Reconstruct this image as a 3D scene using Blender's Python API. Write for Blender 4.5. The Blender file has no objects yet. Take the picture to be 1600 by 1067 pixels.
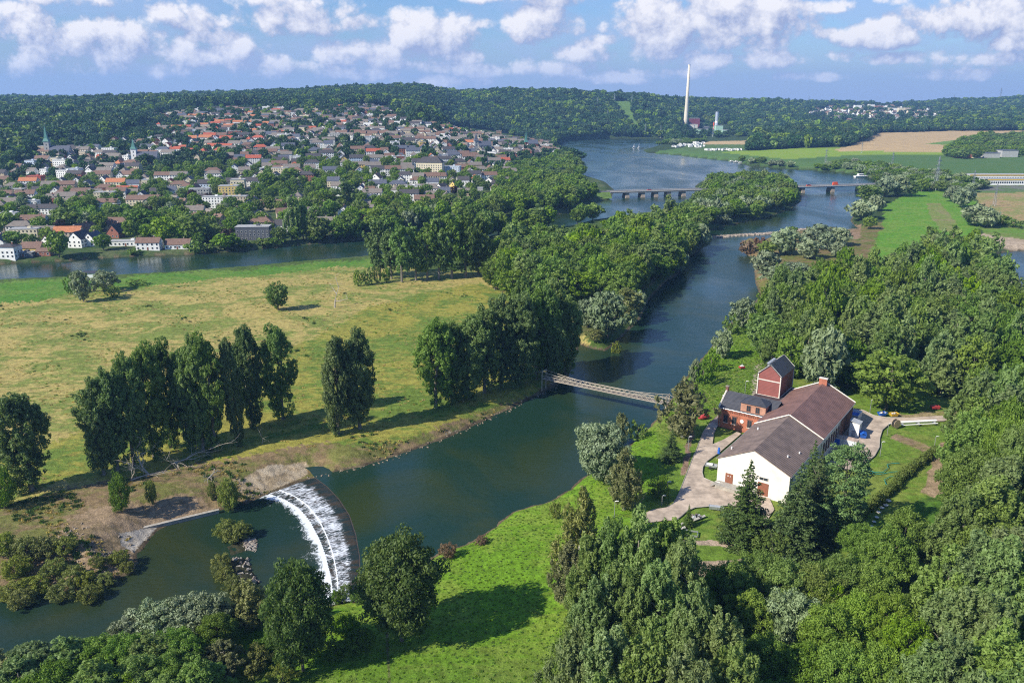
import bpy, math, random
import numpy as np
from math import radians, sin, cos, pi
random.seed(7); RNG = np.random.default_rng(11)
S = bpy.context.scene
COL = S.collection
# ------------------------------------------------------------------ camera
F, YH, CH = 1244.0, 155.0, 110.0          # focal length in photo pixels, horizon row, eye height
PIT = math.atan((533.5 - YH) / F)
cd = bpy.data.cameras.new('camera'); cam = bpy.data.objects.new('camera', cd); COL.objects.link(cam)
cam.location = (0, 0, CH); cam.rotation_euler = (pi / 2 - PIT, 0, 0)
cd.sensor_width = 36; cd.lens = 36 * F / 1600; cd.clip_start = 1; cd.clip_end = 60000
S.camera = cam
# ------------------------------------------------------------------ light
SUN_AZ = math.atan2(-0.87, -0.49)          # towards the sun: left and a little behind the camera
SUN_EL = radians(37)
ld = bpy.data.lights.new('sun', 'SUN'); ld.energy = 5.0; ld.angle = radians(0.5); ld.color = (1, .93, .80)
sun = bpy.data.objects.new('sun', ld); COL.objects.link(sun)
from mathutils import Vector, Matrix
sdir = Vector((sin(SUN_AZ) * cos(SUN_EL), cos(SUN_AZ) * cos(SUN_EL), sin(SUN_EL)))
sun.rotation_euler = sdir.to_track_quat('Z', 'Y').to_euler()
sun.location = (0, 0, 500)
S.view_settings.view_transform = 'Standard'; S.view_settings.look = 'None'
S.view_settings.exposure = 0.5; S.view_settings.gamma = 1
S.cycles.max_bounces = 5; S.cycles.diffuse_bounces = 3; S.cycles.glossy_bounces = 2
S.cycles.transmission_bounces = 3; S.cycles.volume_bounces = 0; S.cycles.transparent_max_bounces = 4
S.cycles.filter_width = 1.15; S.cycles.use_denoising = False; S.cycles.sample_clamp_indirect = 3.0; S.cycles.caustics_reflective = False; S.cycles.caustics_refractive = False

class NT:
    """tiny helper to write node trees"""
    def __init__(s, tree): s.t = tree; s.n = tree.nodes; s.l = tree.links
    def new(s, kind, **kw):
        nd = s.n.new(kind)
        for k, v in kw.items(): setattr(nd, k, v)
        return nd
    def put(s, sock, v):
        if isinstance(v, bpy.types.NodeSocket): s.l.new(v, sock)
        else:
            if hasattr(sock.default_value, '__len__') and not hasattr(v, '__len__'): v = (v,) * len(sock.default_value)
            if hasattr(v, '__len__') and len(v) == 3 and len(sock.default_value) == 4: v = (*v, 1)
            sock.default_value = v
    def m(s, op, a, b=None, c=None, clamp=False):
        nd = s.new('ShaderNodeMath', operation=op, use_clamp=clamp)
        s.put(nd.inputs[0], a)
        if b is not None: s.put(nd.inputs[1], b)
        if c is not None: s.put(nd.inputs[2], c)
        return nd.outputs[0]
    def mix(s, f, a, b, mode='MIX'):
        nd = s.new('ShaderNodeMix', data_type='RGBA', blend_type=mode)
        s.put(nd.inputs[0], f); s.put(nd.inputs[6], a); s.put(nd.inputs[7], b); return nd.outputs[2]
    def noise(s, vec, scale, det=3, rough=.55, dist=0.0):
        nd = s.new('ShaderNodeTexNoise'); nd.inputs['Scale'].default_value = scale
        nd.inputs['Detail'].default_value = det; nd.inputs['Roughness'].default_value = rough
        nd.inputs['Distortion'].default_value = dist
        if vec is not None: s.l.new(vec, nd.inputs['Vector'])
        return nd.outputs[0]
    def smooth(s, v, a, b, lo=0.0, hi=1.0):
        nd = s.new('ShaderNodeMapRange', interpolation_type='SMOOTHSTEP')
        s.put(nd.inputs[0], v); nd.inputs[1].default_value = a; nd.inputs[2].default_value = b
        nd.inputs[3].default_value = lo; nd.inputs[4].default_value = hi
        return nd.outputs[0]
    def vmath(s, op, a, b=None):
        nd = s.new('ShaderNodeVectorMath', operation=op); s.put(nd.inputs[0], a)
        if b is not None: s.put(nd.inputs[1], b)
        return nd.outputs[0]

# ------------------------------------------------------------------ sky with cumulus
W = bpy.data.worlds.new('World'); S.world = W; W.use_nodes = True
W.node_tree.nodes.clear(); t = NT(W.node_tree)
sky = t.new('ShaderNodeTexSky', sky_type='NISHITA'); sky.sun_disc = False
sky.sun_elevation = SUN_EL; sky.sun_rotation = SUN_AZ; sky.altitude = 200; sky.air_density = 1.2; sky.dust_density = .6; sky.ozone_density = 3.0
tc = t.new('ShaderNodeTexCoord'); sx = t.new('ShaderNodeSeparateXYZ'); t.l.new(tc.outputs['Generated'], sx.inputs[0])
ay = t.m('MAXIMUM', t.m('ABSOLUTE', sx.outputs[1]), .05)
U = t.m('DIVIDE', sx.outputs[0], ay); V = t.m('DIVIDE', sx.outputs[2], ay)       # tangent-plane direction
cmb = t.new('ShaderNodeCombineXYZ'); t.l.new(U, cmb.inputs[0]); t.l.new(V, cmb.inputs[1])
# cumulus heaps: centre, base line, half width, height (in hundredths of the view) and how solid they are
CLD = [(1050,84,78,92,1),(1175,70,74,74,1),(1110,36,60,50,1),(1225,60,40,40,.6),(655,86,44,62,1),(708,88,40,58,1),(838,64,46,48,1),(862,14,70,30,.8),(1355,74,48,34,1),(1365,62,30,34,.8),(1470,46,66,50,1),(1545,54,100,66,1),(1600,84,70,40,.8),
 (302,50,54,36,.7),(372,98,32,42,.9),(352,104,40,26,.6),(515,100,30,32,.7),(478,50,86,56,.7),(565,54,70,26,.5),(445,22,66,30,.6),(905,98,50,30,.7),(850,124,80,30,.6),(1040,124,70,20,.45),(1105,108,40,26,.6),(1205,108,50,30,.6),(1250,128,60,16,.4),
 (1312,98,24,20,.5),(1395,102,66,20,.5),(1490,106,100,26,.5),(1255,26,60,20,.5),(1372,14,34,14,.5),(40,76,90,54,.75),(115,94,100,60,.75),(205,98,90,60,.75),(60,118,100,40,.6),(295,106,80,38,.65),(250,124,90,28,.5),(150,16,100,26,.6),(555,90,32,26,.6),(605,102,70,32,.6),
 (665,114,80,24,.5),(738,100,20,24,.7),(752,52,28,20,.5),(760,12,50,20,.6),(690,136,76,20,.4),(560,124,90,20,.4),(430,118,100,30,.5),(770,122,70,22,.5),(950,132,90,20,.4),(1520,126,120,22,.4),(1590,106,90,28,.5),(955,74,34,18,.4),(1292,64,38,18,.4),(20,30,60,20,.5),(335,84,70,34,.6),
 (-130,60,110,60,.8),(1740,60,120,70,.9),(-160,120,130,40,.6),(1760,120,130,30,.6)]
g = bpy.data.node_groups.new('cloud_density', 'ShaderNodeTree')
g.interface.new_socket('vec', in_out='INPUT', socket_type='NodeSocketVector')
g.interface.new_socket('d', in_out='OUTPUT', socket_type='NodeSocketFloat')
q = NT(g); gi = q.new('NodeGroupInput'); go = q.new('NodeGroupOutput')
wn = q.new('ShaderNodeTexNoise'); wn.inputs['Scale'].default_value = 16; wn.inputs['Detail'].default_value = 4
q.l.new(gi.outputs[0], wn.inputs['Vector'])
wc = q.vmath('SUBTRACT', wn.outputs[1], (.5, .5, .5)); pv = q.vmath('ADD', gi.outputs[0], q.vmath('MULTIPLY', wc, (.035, .010, 0)))
acc = None
for cx, cy, a, h, k in CLD:
    u0 = (cx - 800) / F * cos(PIT); vb = (155 - cy) / 1330; hh = h / 1330
    d = q.vmath('MULTIPLY', q.vmath('SUBTRACT', pv, (u0, vb + hh * .42, 0)), (1300 / (a * 1.13), 1 / (hh * .60), 0))
    ln = q.new('ShaderNodeVectorMath', operation='DOT_PRODUCT'); q.l.new(d, ln.inputs[0]); q.l.new(d, ln.inputs[1])
    e = q.m('SUBTRACT', k, q.m('MULTIPLY', ln.outputs[1], .9))
    acc = e if acc is None else q.m('MAXIMUM', acc, e)
acc = q.m('MAXIMUM', acc, -1.2)
vo = q.new('ShaderNodeTexVoronoi', feature='F1'); vo.inputs['Scale'].default_value = 26; vo.inputs['Detail'].default_value = 3; vo.inputs['Roughness'].default_value = .65; vo.inputs['Lacunarity'].default_value = 2.1; vo.normalize = True
q.l.new(q.vmath('ADD', q.vmath('MULTIPLY', gi.outputs[0], (1, 1.15, 1)), q.vmath('MULTIPLY', wc, (.022, .022, 0))), vo.inputs['Vector'])
n1 = q.noise(gi.outputs[0], 22, 6, .6)
dd = q.m('ADD', q.m('MULTIPLY', acc, .62), q.m('MULTIPLY', q.m('SUBTRACT', .36, vo.outputs[0]), 2.3))
dd = q.m('ADD', dd, q.m('MULTIPLY', q.m('SUBTRACT', n1, .5), 1.9))
q.l.new(dd, go.inputs[0])
def cden(vec):
    nd = t.new('ShaderNodeGroup'); nd.node_tree = g; t.l.new(vec, nd.inputs[0]); return nd.outputs[0]
D0 = cden(cmb.outputs[0]); D1 = cden(t.vmath('ADD', cmb.outputs[0], (-.011, .014, 0)))
alpha = t.smooth(D0, -.16, .46); lit = t.m('SUBTRACT', D0, D1)
# thin lilac veil that thickens towards the horizon
veil = t.m('MULTIPLY', t.smooth(t.noise(t.vmath('MULTIPLY', cmb.outputs[0], (1, 3.0, 1)), 5, 5, .6), .36, .62), t.m('MULTIPLY', t.smooth(V, .03, .14, .80, .45), t.smooth(V, .16, .5, 1, .38)))
haz = t.smooth(V, -.02, .10, .95, 0.08)
bl = t.m('ADD', t.m('MULTIPLY', lit, .85), t.m('MULTIPLY', t.smooth(D0, .1, 1.0), .30)); bl = t.m('ADD', bl, .34, clamp=True)
ccol = t.mix(bl, (.29, .34, .52), (.80, .78, .80))
ccol = t.mix(t.smooth(V, .0, .085, .45, .04), ccol, (.46, .55, .80))
skyc = t.mix(1.0, sky.outputs[0], (.66, .90, 1.32), 'MULTIPLY')
bg1 = t.new('ShaderNodeBackground'); t.l.new(skyc, bg1.inputs[0]); bg1.inputs[1].default_value = .078
bgv = t.new('ShaderNodeBackground'); t.put(bgv.inputs[0], (.39, .50, .77)); bgv.inputs[1].default_value = .80
bgc = t.new('ShaderNodeBackground'); t.l.new(ccol, bgc.inputs[0]); bgc.inputs[1].default_value = .93
m1 = t.new('ShaderNodeMixShader'); t.l.new(t.m('MAXIMUM', veil, haz), m1.inputs[0]); t.l.new(bg1.outputs[0], m1.inputs[1]); t.l.new(bgv.outputs[0], m1.inputs[2])
m2 = t.new('ShaderNodeMixShader'); t.l.new(t.m('MULTIPLY', t.m('MULTIPLY', alpha, t.smooth(V, -.03, 0)), t.smooth(V, 0, .05, .75, .97)), m2.inputs[0]); t.l.new(m1.outputs[0], m2.inputs[1]); t.l.new(bgc.outputs[0], m2.inputs[2])
wo = t.new('ShaderNodeOutputWorld'); t.l.new(m2.outputs[0], wo.inputs[0])
W.cycles.sampling_method = 'MANUAL'; W.cycles.sample_map_resolution = 512

# ------------------------------------------------------------------ helpers: points
def ray(px, py):
    a = (px - 800) / F; b = (533.5 - py) / F; c, s = cos(PIT), sin(PIT)
    return np.array([a, c + b * s, -s + b * c])
def at(px, py, z=0.0):
    d = ray(px, py); k = (z - CH) / d[2]
    return np.array([d[0] * k, d[1] * k, z])
def proj(x, y, z):
    c, s = cos(PIT), sin(PIT); z = z - CH
    dep = y * c - z * s; up_ = y * s + z * c
    return 800 + F * x / dep, 533.5 - F * up_ / dep, dep
def poly(pts, z=0.0): return np.array([at(a, b, z)[:2] for a, b in pts])
def inpoly(P, X, Y):
    P = np.asarray(P, float); r = np.zeros(np.shape(X), bool); n = len(P); j = n - 1
    for i in range(n):
        xi, yi = P[i]; xj, yj = P[j]
        if yi != yj:
            r ^= ((yi > Y) != (yj > Y)) & (X < (xj - xi) * (Y - yi) / (yj - yi) + xi)
        j = i
    return r
def sdist(P, X, Y, closed=True):
    d = np.full(X.shape, 1e9); n = len(P)
    for i in range(n if closed else n - 1):
        a = P[i]; b = P[(i + 1) % n]; e = b - a; L = max(e @ e, 1e-9)
        k = np.clip(((X - a[0]) * e[0] + (Y - a[1]) * e[1]) / L, 0, 1)
        d = np.minimum(d, (X - a[0] - k * e[0]) ** 2 + (Y - a[1] - k * e[1]) ** 2)
    d = np.sqrt(d)
    if closed: d = np.where(inpoly(P, X, Y), -d, d)
    return d
def sm(a, b, x): k = np.clip((x - a) / (b - a), 0, 1); return k * k * (3 - 2 * k)
def wob(x, y, f, s=0.0):
    return (np.sin(x * f + s) * np.cos(y * f * 1.3 + 1.7 * s) + .5 * np.sin(x * f * 2.3 + y * f * 1.9 + s) + .25 * np.cos(x * f * 4.1 - y * f * 4.7 + 3 * s)) / 1.75

# ------------------------------------------------------------------ water outlines (world polygons)
LOWZ = -1.8
P_RIVER = poly([(488,748),(500,742),(570,728),(640,705),(700,683),(760,655),(800,637),(830,622),(860,606),(885,594),(893,575),(898,555),(905,538),(925,545),(945,548),(960,538),(1000,498),(1012,470),(1040,440),
 (1060,428),(1070,405),(1092,392),(1112,378),(1100,368),(1112,358),(1150,350),(1200,339),(1235,327),(1252,315),(1253,303),(1245,293),(1234,284),(1215,276),(1170,272),(1120,275),(1095,284),(1085,292),(1092,300),(1110,308),(1116,316),(1090,320),
 (1070,330),(1040,332),(1000,334),(960,340),(918,346),(880,356),(800,364),(740,376),(660,392),(577,403),(500,409),(420,416),(300,426),(180,433),(100,436),(0,440),(-300,450),(-300,425),(0,414),(20,412),(90,409),(130,406),(210,401),(300,398),
 (400,390),(500,381),(575,374),(660,362),(740,350),(800,345),(880,334),(920,322),(955,310),(960,297),(945,284),(905,272),(895,268),(912,262),(908,250),(880,240),(872,228),(880,221),(950,217),(1000,217),(1036,217),(1045,223),(1004,235),(1010,239),(1060,243),(1100,248),
 (1150,253),(1170,260),(1200,262),(1250,266),(1300,268),(1345,273),(1368,282),(1362,296),(1350,302),(1342,315),(1338,330),(1328,345),(1334,352),(1345,360),(1320,362),(1290,354),(1250,362),(1225,368),(1200,372),(1190,380),(1172,372),(1160,378),(1162,395),
 (1178,405),(1180,440),(1188,462),(1175,478),(1150,498),(1130,520),(1102,555),(1078,582),(1060,610),(1045,628),(1035,645),(1010,672),(985,695),(955,722),(910,748),(890,765),(860,783),(800,800),(770,825),(740,846),(690,864),(650,885),(600,905),(572,922),(557,934),
 (561,900),(556,860),(547,835),(530,795),(510,766)])
P_LOW = poly([(-300,975),(0,934),(60,916),(110,924),(150,915),(205,895),(216,880),(214,865),(232,845),(252,824),(290,812),(340,798),(385,786),(430,768),(470,752),(488,748),(510,766),(530,795),(547,835),(556,860),(561,900),(557,934),
 (520,945),(440,940),(380,948),(300,965),(200,985),(100,1010),(0,1020),(-300,1100)], LOWZ)
P_BASIN = poly([(1560,396),(1600,391),(1700,388),(1700,470),(1605,470),(1590,430)])
CREST = poly([(492,746),(511,760),(530,780),(546,805),(556,835),(562,870),(562,905),(558,940)], 0)
TOE = poly([(420,772),(446,781),(466,794),(484,815),(498,842),(508,868),(516,900),(521,940)], LOWZ)
P_WEIR = np.vstack([CREST, TOE[::-1]])

# ------------------------------------------------------------------ base relief, one profile per bearing
TAB = {
 -400: [(0,2.5),(560,2.5),(900,6),(1200,28),(1600,62),(2000,90),(2600,95),(3500,118),(4200,95),(9000,60)],
 0: [(0,2.5),(560,3),(900,5),(1200,28),(1600,62),(1900,80),(2200,74),(2700,92),(3500,114),(4200,95),(9000,60)],
 150: [(0,2.5),(600,3),(900,7),(1200,28),(1600,56),(1900,78),(2300,90),(2700,92),(3500,118),(4200,100),(9000,60)],
 300: [(0,2.5),(650,3),(900,9),(1300,38),(1700,72),(2000,92),(2500,100),(3400,124),(4200,100),(9000,60)],
 430: [(0,2.5),(680,3),(900,11),(1300,40),(1700,75),(1900,88),(2200,102),(2600,112),(3300,140),(4200,110),(9000,60)],
 550: [(0,2.5),(690,3),(950,14),(1350,46),(1750,82),(1950,92),(2200,104),(2600,120),(3000,147),(4000,120),(9000,60)],
 650: [(0,2.5),(740,3),(1000,16),(1400,50),(1700,72),(1900,82),(2200,90),(2900,144),(3600,130),(9000,60)],
 720: [(0,2.5),(750,3),(1100,14),(1500,36),(1700,42),(1950,30),(2200,25),(2500,60),(3100,138),(3800,120),(9000,60)],
 800: [(0,2.5),(900,3),(1350,12),(1650,24),(1850,18),(2100,4),(2300,10),(2700,76),(3100,141),(3800,120),(9000,60)],
 870: [(0,2.5),(1300,4),(1700,6),(2200,3),(2270,6),(2600,66),(3100,138),(3800,120),(9000,60)],
 1000: [(0,4),(600,3),(2330,3),(2450,16),(2750,62),(3200,124),(3800,110),(9000,60)],
 1100: [(0,4),(600,3),(2600,4),(2800,14),(3200,48),(3600,106),(4200,100),(9000,60)],
 1200: [(0,4),(600,3),(1750,5),(2050,14),(2500,8),(2800,10),(3300,54),(4000,100),(4600,90),(9000,60)],
 1300: [(0,4),(600,3),(1500,4),(1750,8),(2050,22),(2500,18),(3300,34),(3500,40),(4150,82),(4600,90),(5200,80),(9000,60)],
 1400: [(0,4),(600,3),(1500,5),(1800,12),(2300,16),(2600,26),(2900,30),(3300,34),(3500,40),(4200,80),(4600,88),(5200,70),(9000,60)],
 1500: [(0,4),(600,3),(1500,5),(1900,12),(2400,16),(2700,30),(3000,34),(3600,44),(4200,64),(4800,106),(5600,90),(9000,60)],
 1600: [(0,4),(600,3),(1500,5),(1900,12),(2400,18),(2700,32),(3000,36),(3600,50),(4200,76),(4800,122),(5600,110),(9000,60)],
 2200: [(0,4),(600,3),(1500,5),(1900,12),(2400,18),(2700,32),(3600,60),(4800,122),(9000,60)]}
AK = sorted(TAB)
def base(x, y):
    y1 = np.maximum(y, 30.0); A = 800 + x / y1 * F / cos(PIT)
    A = np.clip(A, AK[0], AK[-1] - .01)
    cols = np.stack([np.interp(y1, [p[0] for p in TAB[k]], [p[1] for p in TAB[k]]) for k in AK])
    i = np.clip(np.searchsorted(AK, A, side='right') - 1, 0, len(AK) - 2)
    ak = np.array(AK, float); f = (A - ak[i]) / (ak[i + 1] - ak[i]); f = f * f * (3 - 2 * f) * .6 + f * .4
    ii = np.indices(A.shape)
    h = cols[(i, *ii)] * (1 - f) + cols[(i + 1, *ii)] * f
    h = h - 13 * sm(2500, 3200, y1) * sm(40, 80, h)
    far = sm(1500, 2600, y1) * sm(15, 45, h)
    h = h + far * (7 * wob(x, y, .0042) + 3 * wob(x, y, .013, 2.0)) + sm(15, 40, h) * (1 - far) * 2 * wob(x, y, .01, 1)
    h = h + .22 * wob(x, y, .08, .5) * (1 - sm(1200, 1500, y1)) * (1 - SITE(x, y))
    return h
def SITE(x, y):
    return sm(100, 80, np.hypot((x - 92), (y - 222))) * 1.0
BB_R = (P_RIVER.min(0) - 30, P_RIVER.max(0) + 30)
def shore(x, y):
    near = np.minimum(sdist(P_RIVER, x, y), sdist(P_BASIN, x, y))
    return near, sdist(P_LOW, x, y)
ISL = [(poly([(352,848),(392,842),(396,858),(360,866)], -1.5), .5), (poly([(356,870),(386,872),(402,905),(397,938),(374,932),(362,902)], -1.5), 1.1)]
def height_exact(x, y):
    b = base(x, y); su = np.full(x.shape, 999.); sl = su.copy()
    mk = (y < 2700) & (y > 100)
    su[mk], sl[mk] = shore(x[mk], y[mk])
    rag = .5 * wob(x, y, .35, 1) + .3 * wob(x, y, .9, 2)
    rag = rag * (y < 700); su2 = su + rag; sl2 = sl + rag
    bw = np.where(y < 700, 7.0, 12.0)
    hu = np.where(su2 > 0, b * sm(-1.2, bw, su2) + .03 - .03 * sm(0, 1, su2), np.maximum(su2 * .4, -3))
    hu = np.where((su2 <= 0), np.minimum(hu, 0.0) - .0, hu)
    hl = np.where(sl2 > 0, LOWZ + (b - LOWZ) * sm(-1.5, 14, sl2), LOWZ + np.maximum(sl2 * .4, -3))
    h = np.minimum(hu, hl)
    for P_, hh_ in ISL: h = np.maximum(h, LOWZ - .25 + (hh_ + .5 * wob(x, y, .9)) * sm(1.2, -2.2, sdist(P_, x, y)))
    return h, su, sl
# ------------------------------------------------------------------ terrain grid
gA = np.concatenate([np.arange(-900, -120, 26.), np.arange(-120, 1760, 2.6), np.arange(1760, 2700, 26.)])
rows = [1330 * 110 / (p - 155) for p in np.arange(1180, 235, -1.7)]
rows = [34., 50., 70., 90., 110.] + [r for r in rows if r > 118]
yy = rows[-1]
while yy < 2600: yy += 14; rows.append(yy)
while yy < 5600: yy += 26; rows.append(yy)
while yy < 7400: yy += 200; rows.append(yy)
gY = np.array(rows)
GX = (gA[None, :] - 800) / F * cos(PIT) * gY[:, None]; GY = np.repeat(gY[:, None], len(gA), 1)
GH, GU, GL = height_exact(GX, GY)
def _look(G, x, y):
    x = np.asarray(x, float); y = np.asarray(y, float)
    A = 800 + x / np.maximum(y, 30) * F / cos(PIT)
    i = np.clip(np.searchsorted(gY, y) - 1, 0, len(gY) - 2); j = np.clip(np.searchsorted(gA, A) - 1, 0, len(gA) - 2)
    fy = np.clip((y - gY[i]) / (gY[i + 1] - gY[i]), 0, 1); fa = np.clip((A - gA[j]) / (gA[j + 1] - gA[j]), 0, 1)
    return (G[i, j] * (1 - fy) + G[i + 1, j] * fy) * (1 - fa) + (G[i, j + 1] * (1 - fy) + G[i + 1, j + 1] * fy) * fa
def hgt(x, y): return _look(GH, x, y)
def shore_at(x, y): return np.minimum(_look(GU, x, y), _look(GL, x, y))
def ground(px, py):
    """the point of the land seen at a photo pixel"""
    d = ray(px, py); d = d / d[1]
    ys = np.concatenate([np.arange(100, 800, 1.0), np.arange(800, 6000, 4.0)])
    z = CH + d[2] * ys; g = hgt(d[0] * ys, ys); k = np.argmax(z <= g)
    if z[k] > g[k]: k = -1
    y = ys[k]; x = d[0] * y
    return x, y, float(hgt(x, y))
def hz(x, y): return float(hgt(np.array([x]), np.array([y]))[0])

# ------------------------------------------------------------------ materials
def newmat(name):
    m = bpy.data.materials.new(name); m.use_nodes = True; m.node_tree.nodes.clear(); return m, NT(m.node_tree)
def out(t, s, disp=None): o = t.new('ShaderNodeOutputMaterial'); t.l.new(s, o.inputs[0])
MC = {}
def mat(name, rgb, rough=.8, var=.25, scale=1.5, metal=0.0, spec=.4, bump=0.0, bscale=8.0):
    if name in MC: return MC[name]
    m, t = newmat(name); tc = t.new('ShaderNodeTexCoord'); p = t.new('ShaderNodeBsdfPrincipled')
    n = t.noise(tc.outputs['Object'], scale, 5, .65)
    k = t.smooth(n, .25, .75, 1 - var, 1 + var)
    kc = t.new('ShaderNodeCombineXYZ'); [t.l.new(k, kc.inputs[i]) for i in range(3)]
    t.put(p.inputs['Base Color'], t.mix(1.0, (*rgb, 1), kc.outputs[0], 'MULTIPLY'))
    p.inputs['Roughness'].default_value = rough; p.inputs['Metallic'].default_value = metal
    p.inputs['Specular IOR Level'].default_value = spec
    if bump:
        b = t.new('ShaderNodeBump'); b.inputs['Strength'].default_value = bump; b.inputs['Distance'].default_value = .05
        t.l.new(t.noise(tc.outputs['Object'], bscale, 4), b.inputs['Height']); t.l.new(b.outputs[0], p.inputs['Normal'])
    out(t, p.outputs[0]); MC[name] = m; return m
def stripes(name, rgb, rgb2, axis, period, duty=.5, rough=.7, var=.2, bump=.4, vscale=.5):
    """procedural surface with ribs/courses along one object axis"""
    if name in MC: return MC[name]
    m, t = newmat(name); tc = t.new('ShaderNodeTexCoord'); p = t.new('ShaderNodeBsdfPrincipled')
    sp = t.new('ShaderNodeSeparateXYZ'); t.l.new(tc.outputs['Object'], sp.inputs[0])
    fr = t.m('FRACT', t.m('DIVIDE', sp.outputs[axis], period)); s = t.smooth(t.m('ABSOLUTE', t.m('SUBTRACT', fr, .5)), duty * .5 - .08, duty * .5 + .08)
    c = t.mix(s, (*rgb, 1), (*rgb2, 1)); n = t.noise(tc.outputs['Object'], vscale, 6, .7)
    k = t.smooth(n, .25, .75, 1 - var, 1 + var); kc = t.new('ShaderNodeCombineXYZ'); [t.l.new(k, kc.inputs[i]) for i in range(3)]
    t.put(p.inputs['Base Color'], t.mix(1.0, c, kc.outputs[0], 'MULTIPLY')); p.inputs['Roughness'].default_value = rough
    b = t.new('ShaderNodeBump'); b.inputs['Strength'].default_value = bump; b.inputs['Distance'].default_value = .08
    t.l.new(s, b.inputs['Height']); t.l.new(b.outputs[0], p.inputs['Normal'])
    out(t, p.outputs[0]); MC[name] = m; return m
def brickmat(name, c1, c2, mortar, scale=1.0):
    if name in MC: return MC[name]
    m, t = newmat(name); tc = t.new('ShaderNodeTexCoord'); p = t.new('ShaderNodeBsdfPrincipled')
    sp = t.new('ShaderNodeSeparateXYZ'); t.l.new(tc.outputs['Object'], sp.inputs[0])
    cb = t.new('ShaderNodeCombineXYZ'); t.l.new(t.m('ADD', sp.outputs[0], sp.outputs[1]), cb.inputs[0]); t.l.new(sp.outputs[2], cb.inputs[1])
    br = t.new('ShaderNodeTexBrick'); t.l.new(cb.outputs[0], br.inputs['Vector']); br.inputs['Scale'].default_value = 2.2 * scale
    t.put(br.inputs['Color1'], c1); t.put(br.inputs['Color2'], c2); t.put(br.inputs['Mortar'], mortar); br.inputs['Mortar Size'].default_value = .015
    n = t.noise(tc.outputs['Object'], .6, 6, .7); k = t.smooth(n, .25, .75, .72, 1.28); kc = t.new('ShaderNodeCombineXYZ'); [t.l.new(k, kc.inputs[i]) for i in range(3)]
    t.put(p.inputs['Base Color'], t.mix(1.0, br.outputs[0], kc.outputs[0], 'MULTIPLY')); p.inputs['Roughness'].default_value = .85
    out(t, p.outputs[0]); MC[name] = m; return m
def glassmat(name='window_glass', rgb=(.02, .03, .04)):
    return mat(name, rgb, .12, .3, 3, 0, .6)

# water --------------------------------------------------
def watermat(name, body, foam=False):
    m, t = newmat(name); geo = t.new('ShaderNodeNewGeometry'); p = t.new('ShaderNodeBsdfPrincipled')
    pos = geo.outputs['Position']
    big = t.noise(t.vmath('MULTIPLY', pos, (1, .45, 1)), .012, 5, .6, 1.2)       # gusts roughen parts of the surface
    fine = t.noise(t.vmath('MULTIPLY', pos, (1, 1.5, 1)), .55, 4, .6); mid = t.noise(pos, .11, 3, .5)
    hgt_ = t.m('ADD', t.m('MULTIPLY', fine, .22), t.m('MULTIPLY', mid, .35))
    b = t.new('ShaderNodeBump'); b.inputs['Distance'].default_value = 1.0
    t.l.new(t.smooth(big, .35, .65, .35, .85), b.inputs['Strength']); t.l.new(hgt_, b.inputs['Height'])
    silt = t.noise(pos, .02, 4, .6, .8)
    col = t.mix(t.smooth(silt, .4, .7), (*body, 1), (body[0] * 2.0 + .006, body[1] * 1.25, body[2] * .62, 1))
    ro = t.smooth(big, .35, .65, .10, .28)
    if foam:
        a = t.new('ShaderNodeAttribute', attribute_name='foam')
        fn = t.noise(t.vmath('MULTIPLY', pos, (1.1, .55, 1)), 1.1, 6, .75, 1.4); fl = t.noise(pos, .12, 3, .6, 2)
        fm = t.m('ADD', t.m('MULTIPLY', a.outputs['Fac'], 1.5), t.m('MULTIPLY', t.m('SUBTRACT', fn, .62), 2.2))
        fm = t.m('ADD', fm, t.m('MULTIPLY', t.m('SUBTRACT', fl, .55), 1.2)); fm = t.smooth(fm, .3, .75)
        col = t.mix(fm, col, (.72, .76, .78, 1)); ro = t.m('ADD', ro, t.m('MULTIPLY', fm, .5), clamp=True)
    t.l.new(col, p.inputs['Base Color']); t.put(p.inputs['Roughness'], ro); p.inputs['IOR'].default_value = 1.33; t.put(p.inputs['Specular Tint'], (.80, .90, 1.0, 1))
    t.l.new(b.outputs[0], p.inputs['Normal']); out(t, p.outputs[0]); return m
M_WATER = watermat('river_water', (.012, .036, .022)); M_POOL = watermat('pool_water', (.012, .032, .019), True)

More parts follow.
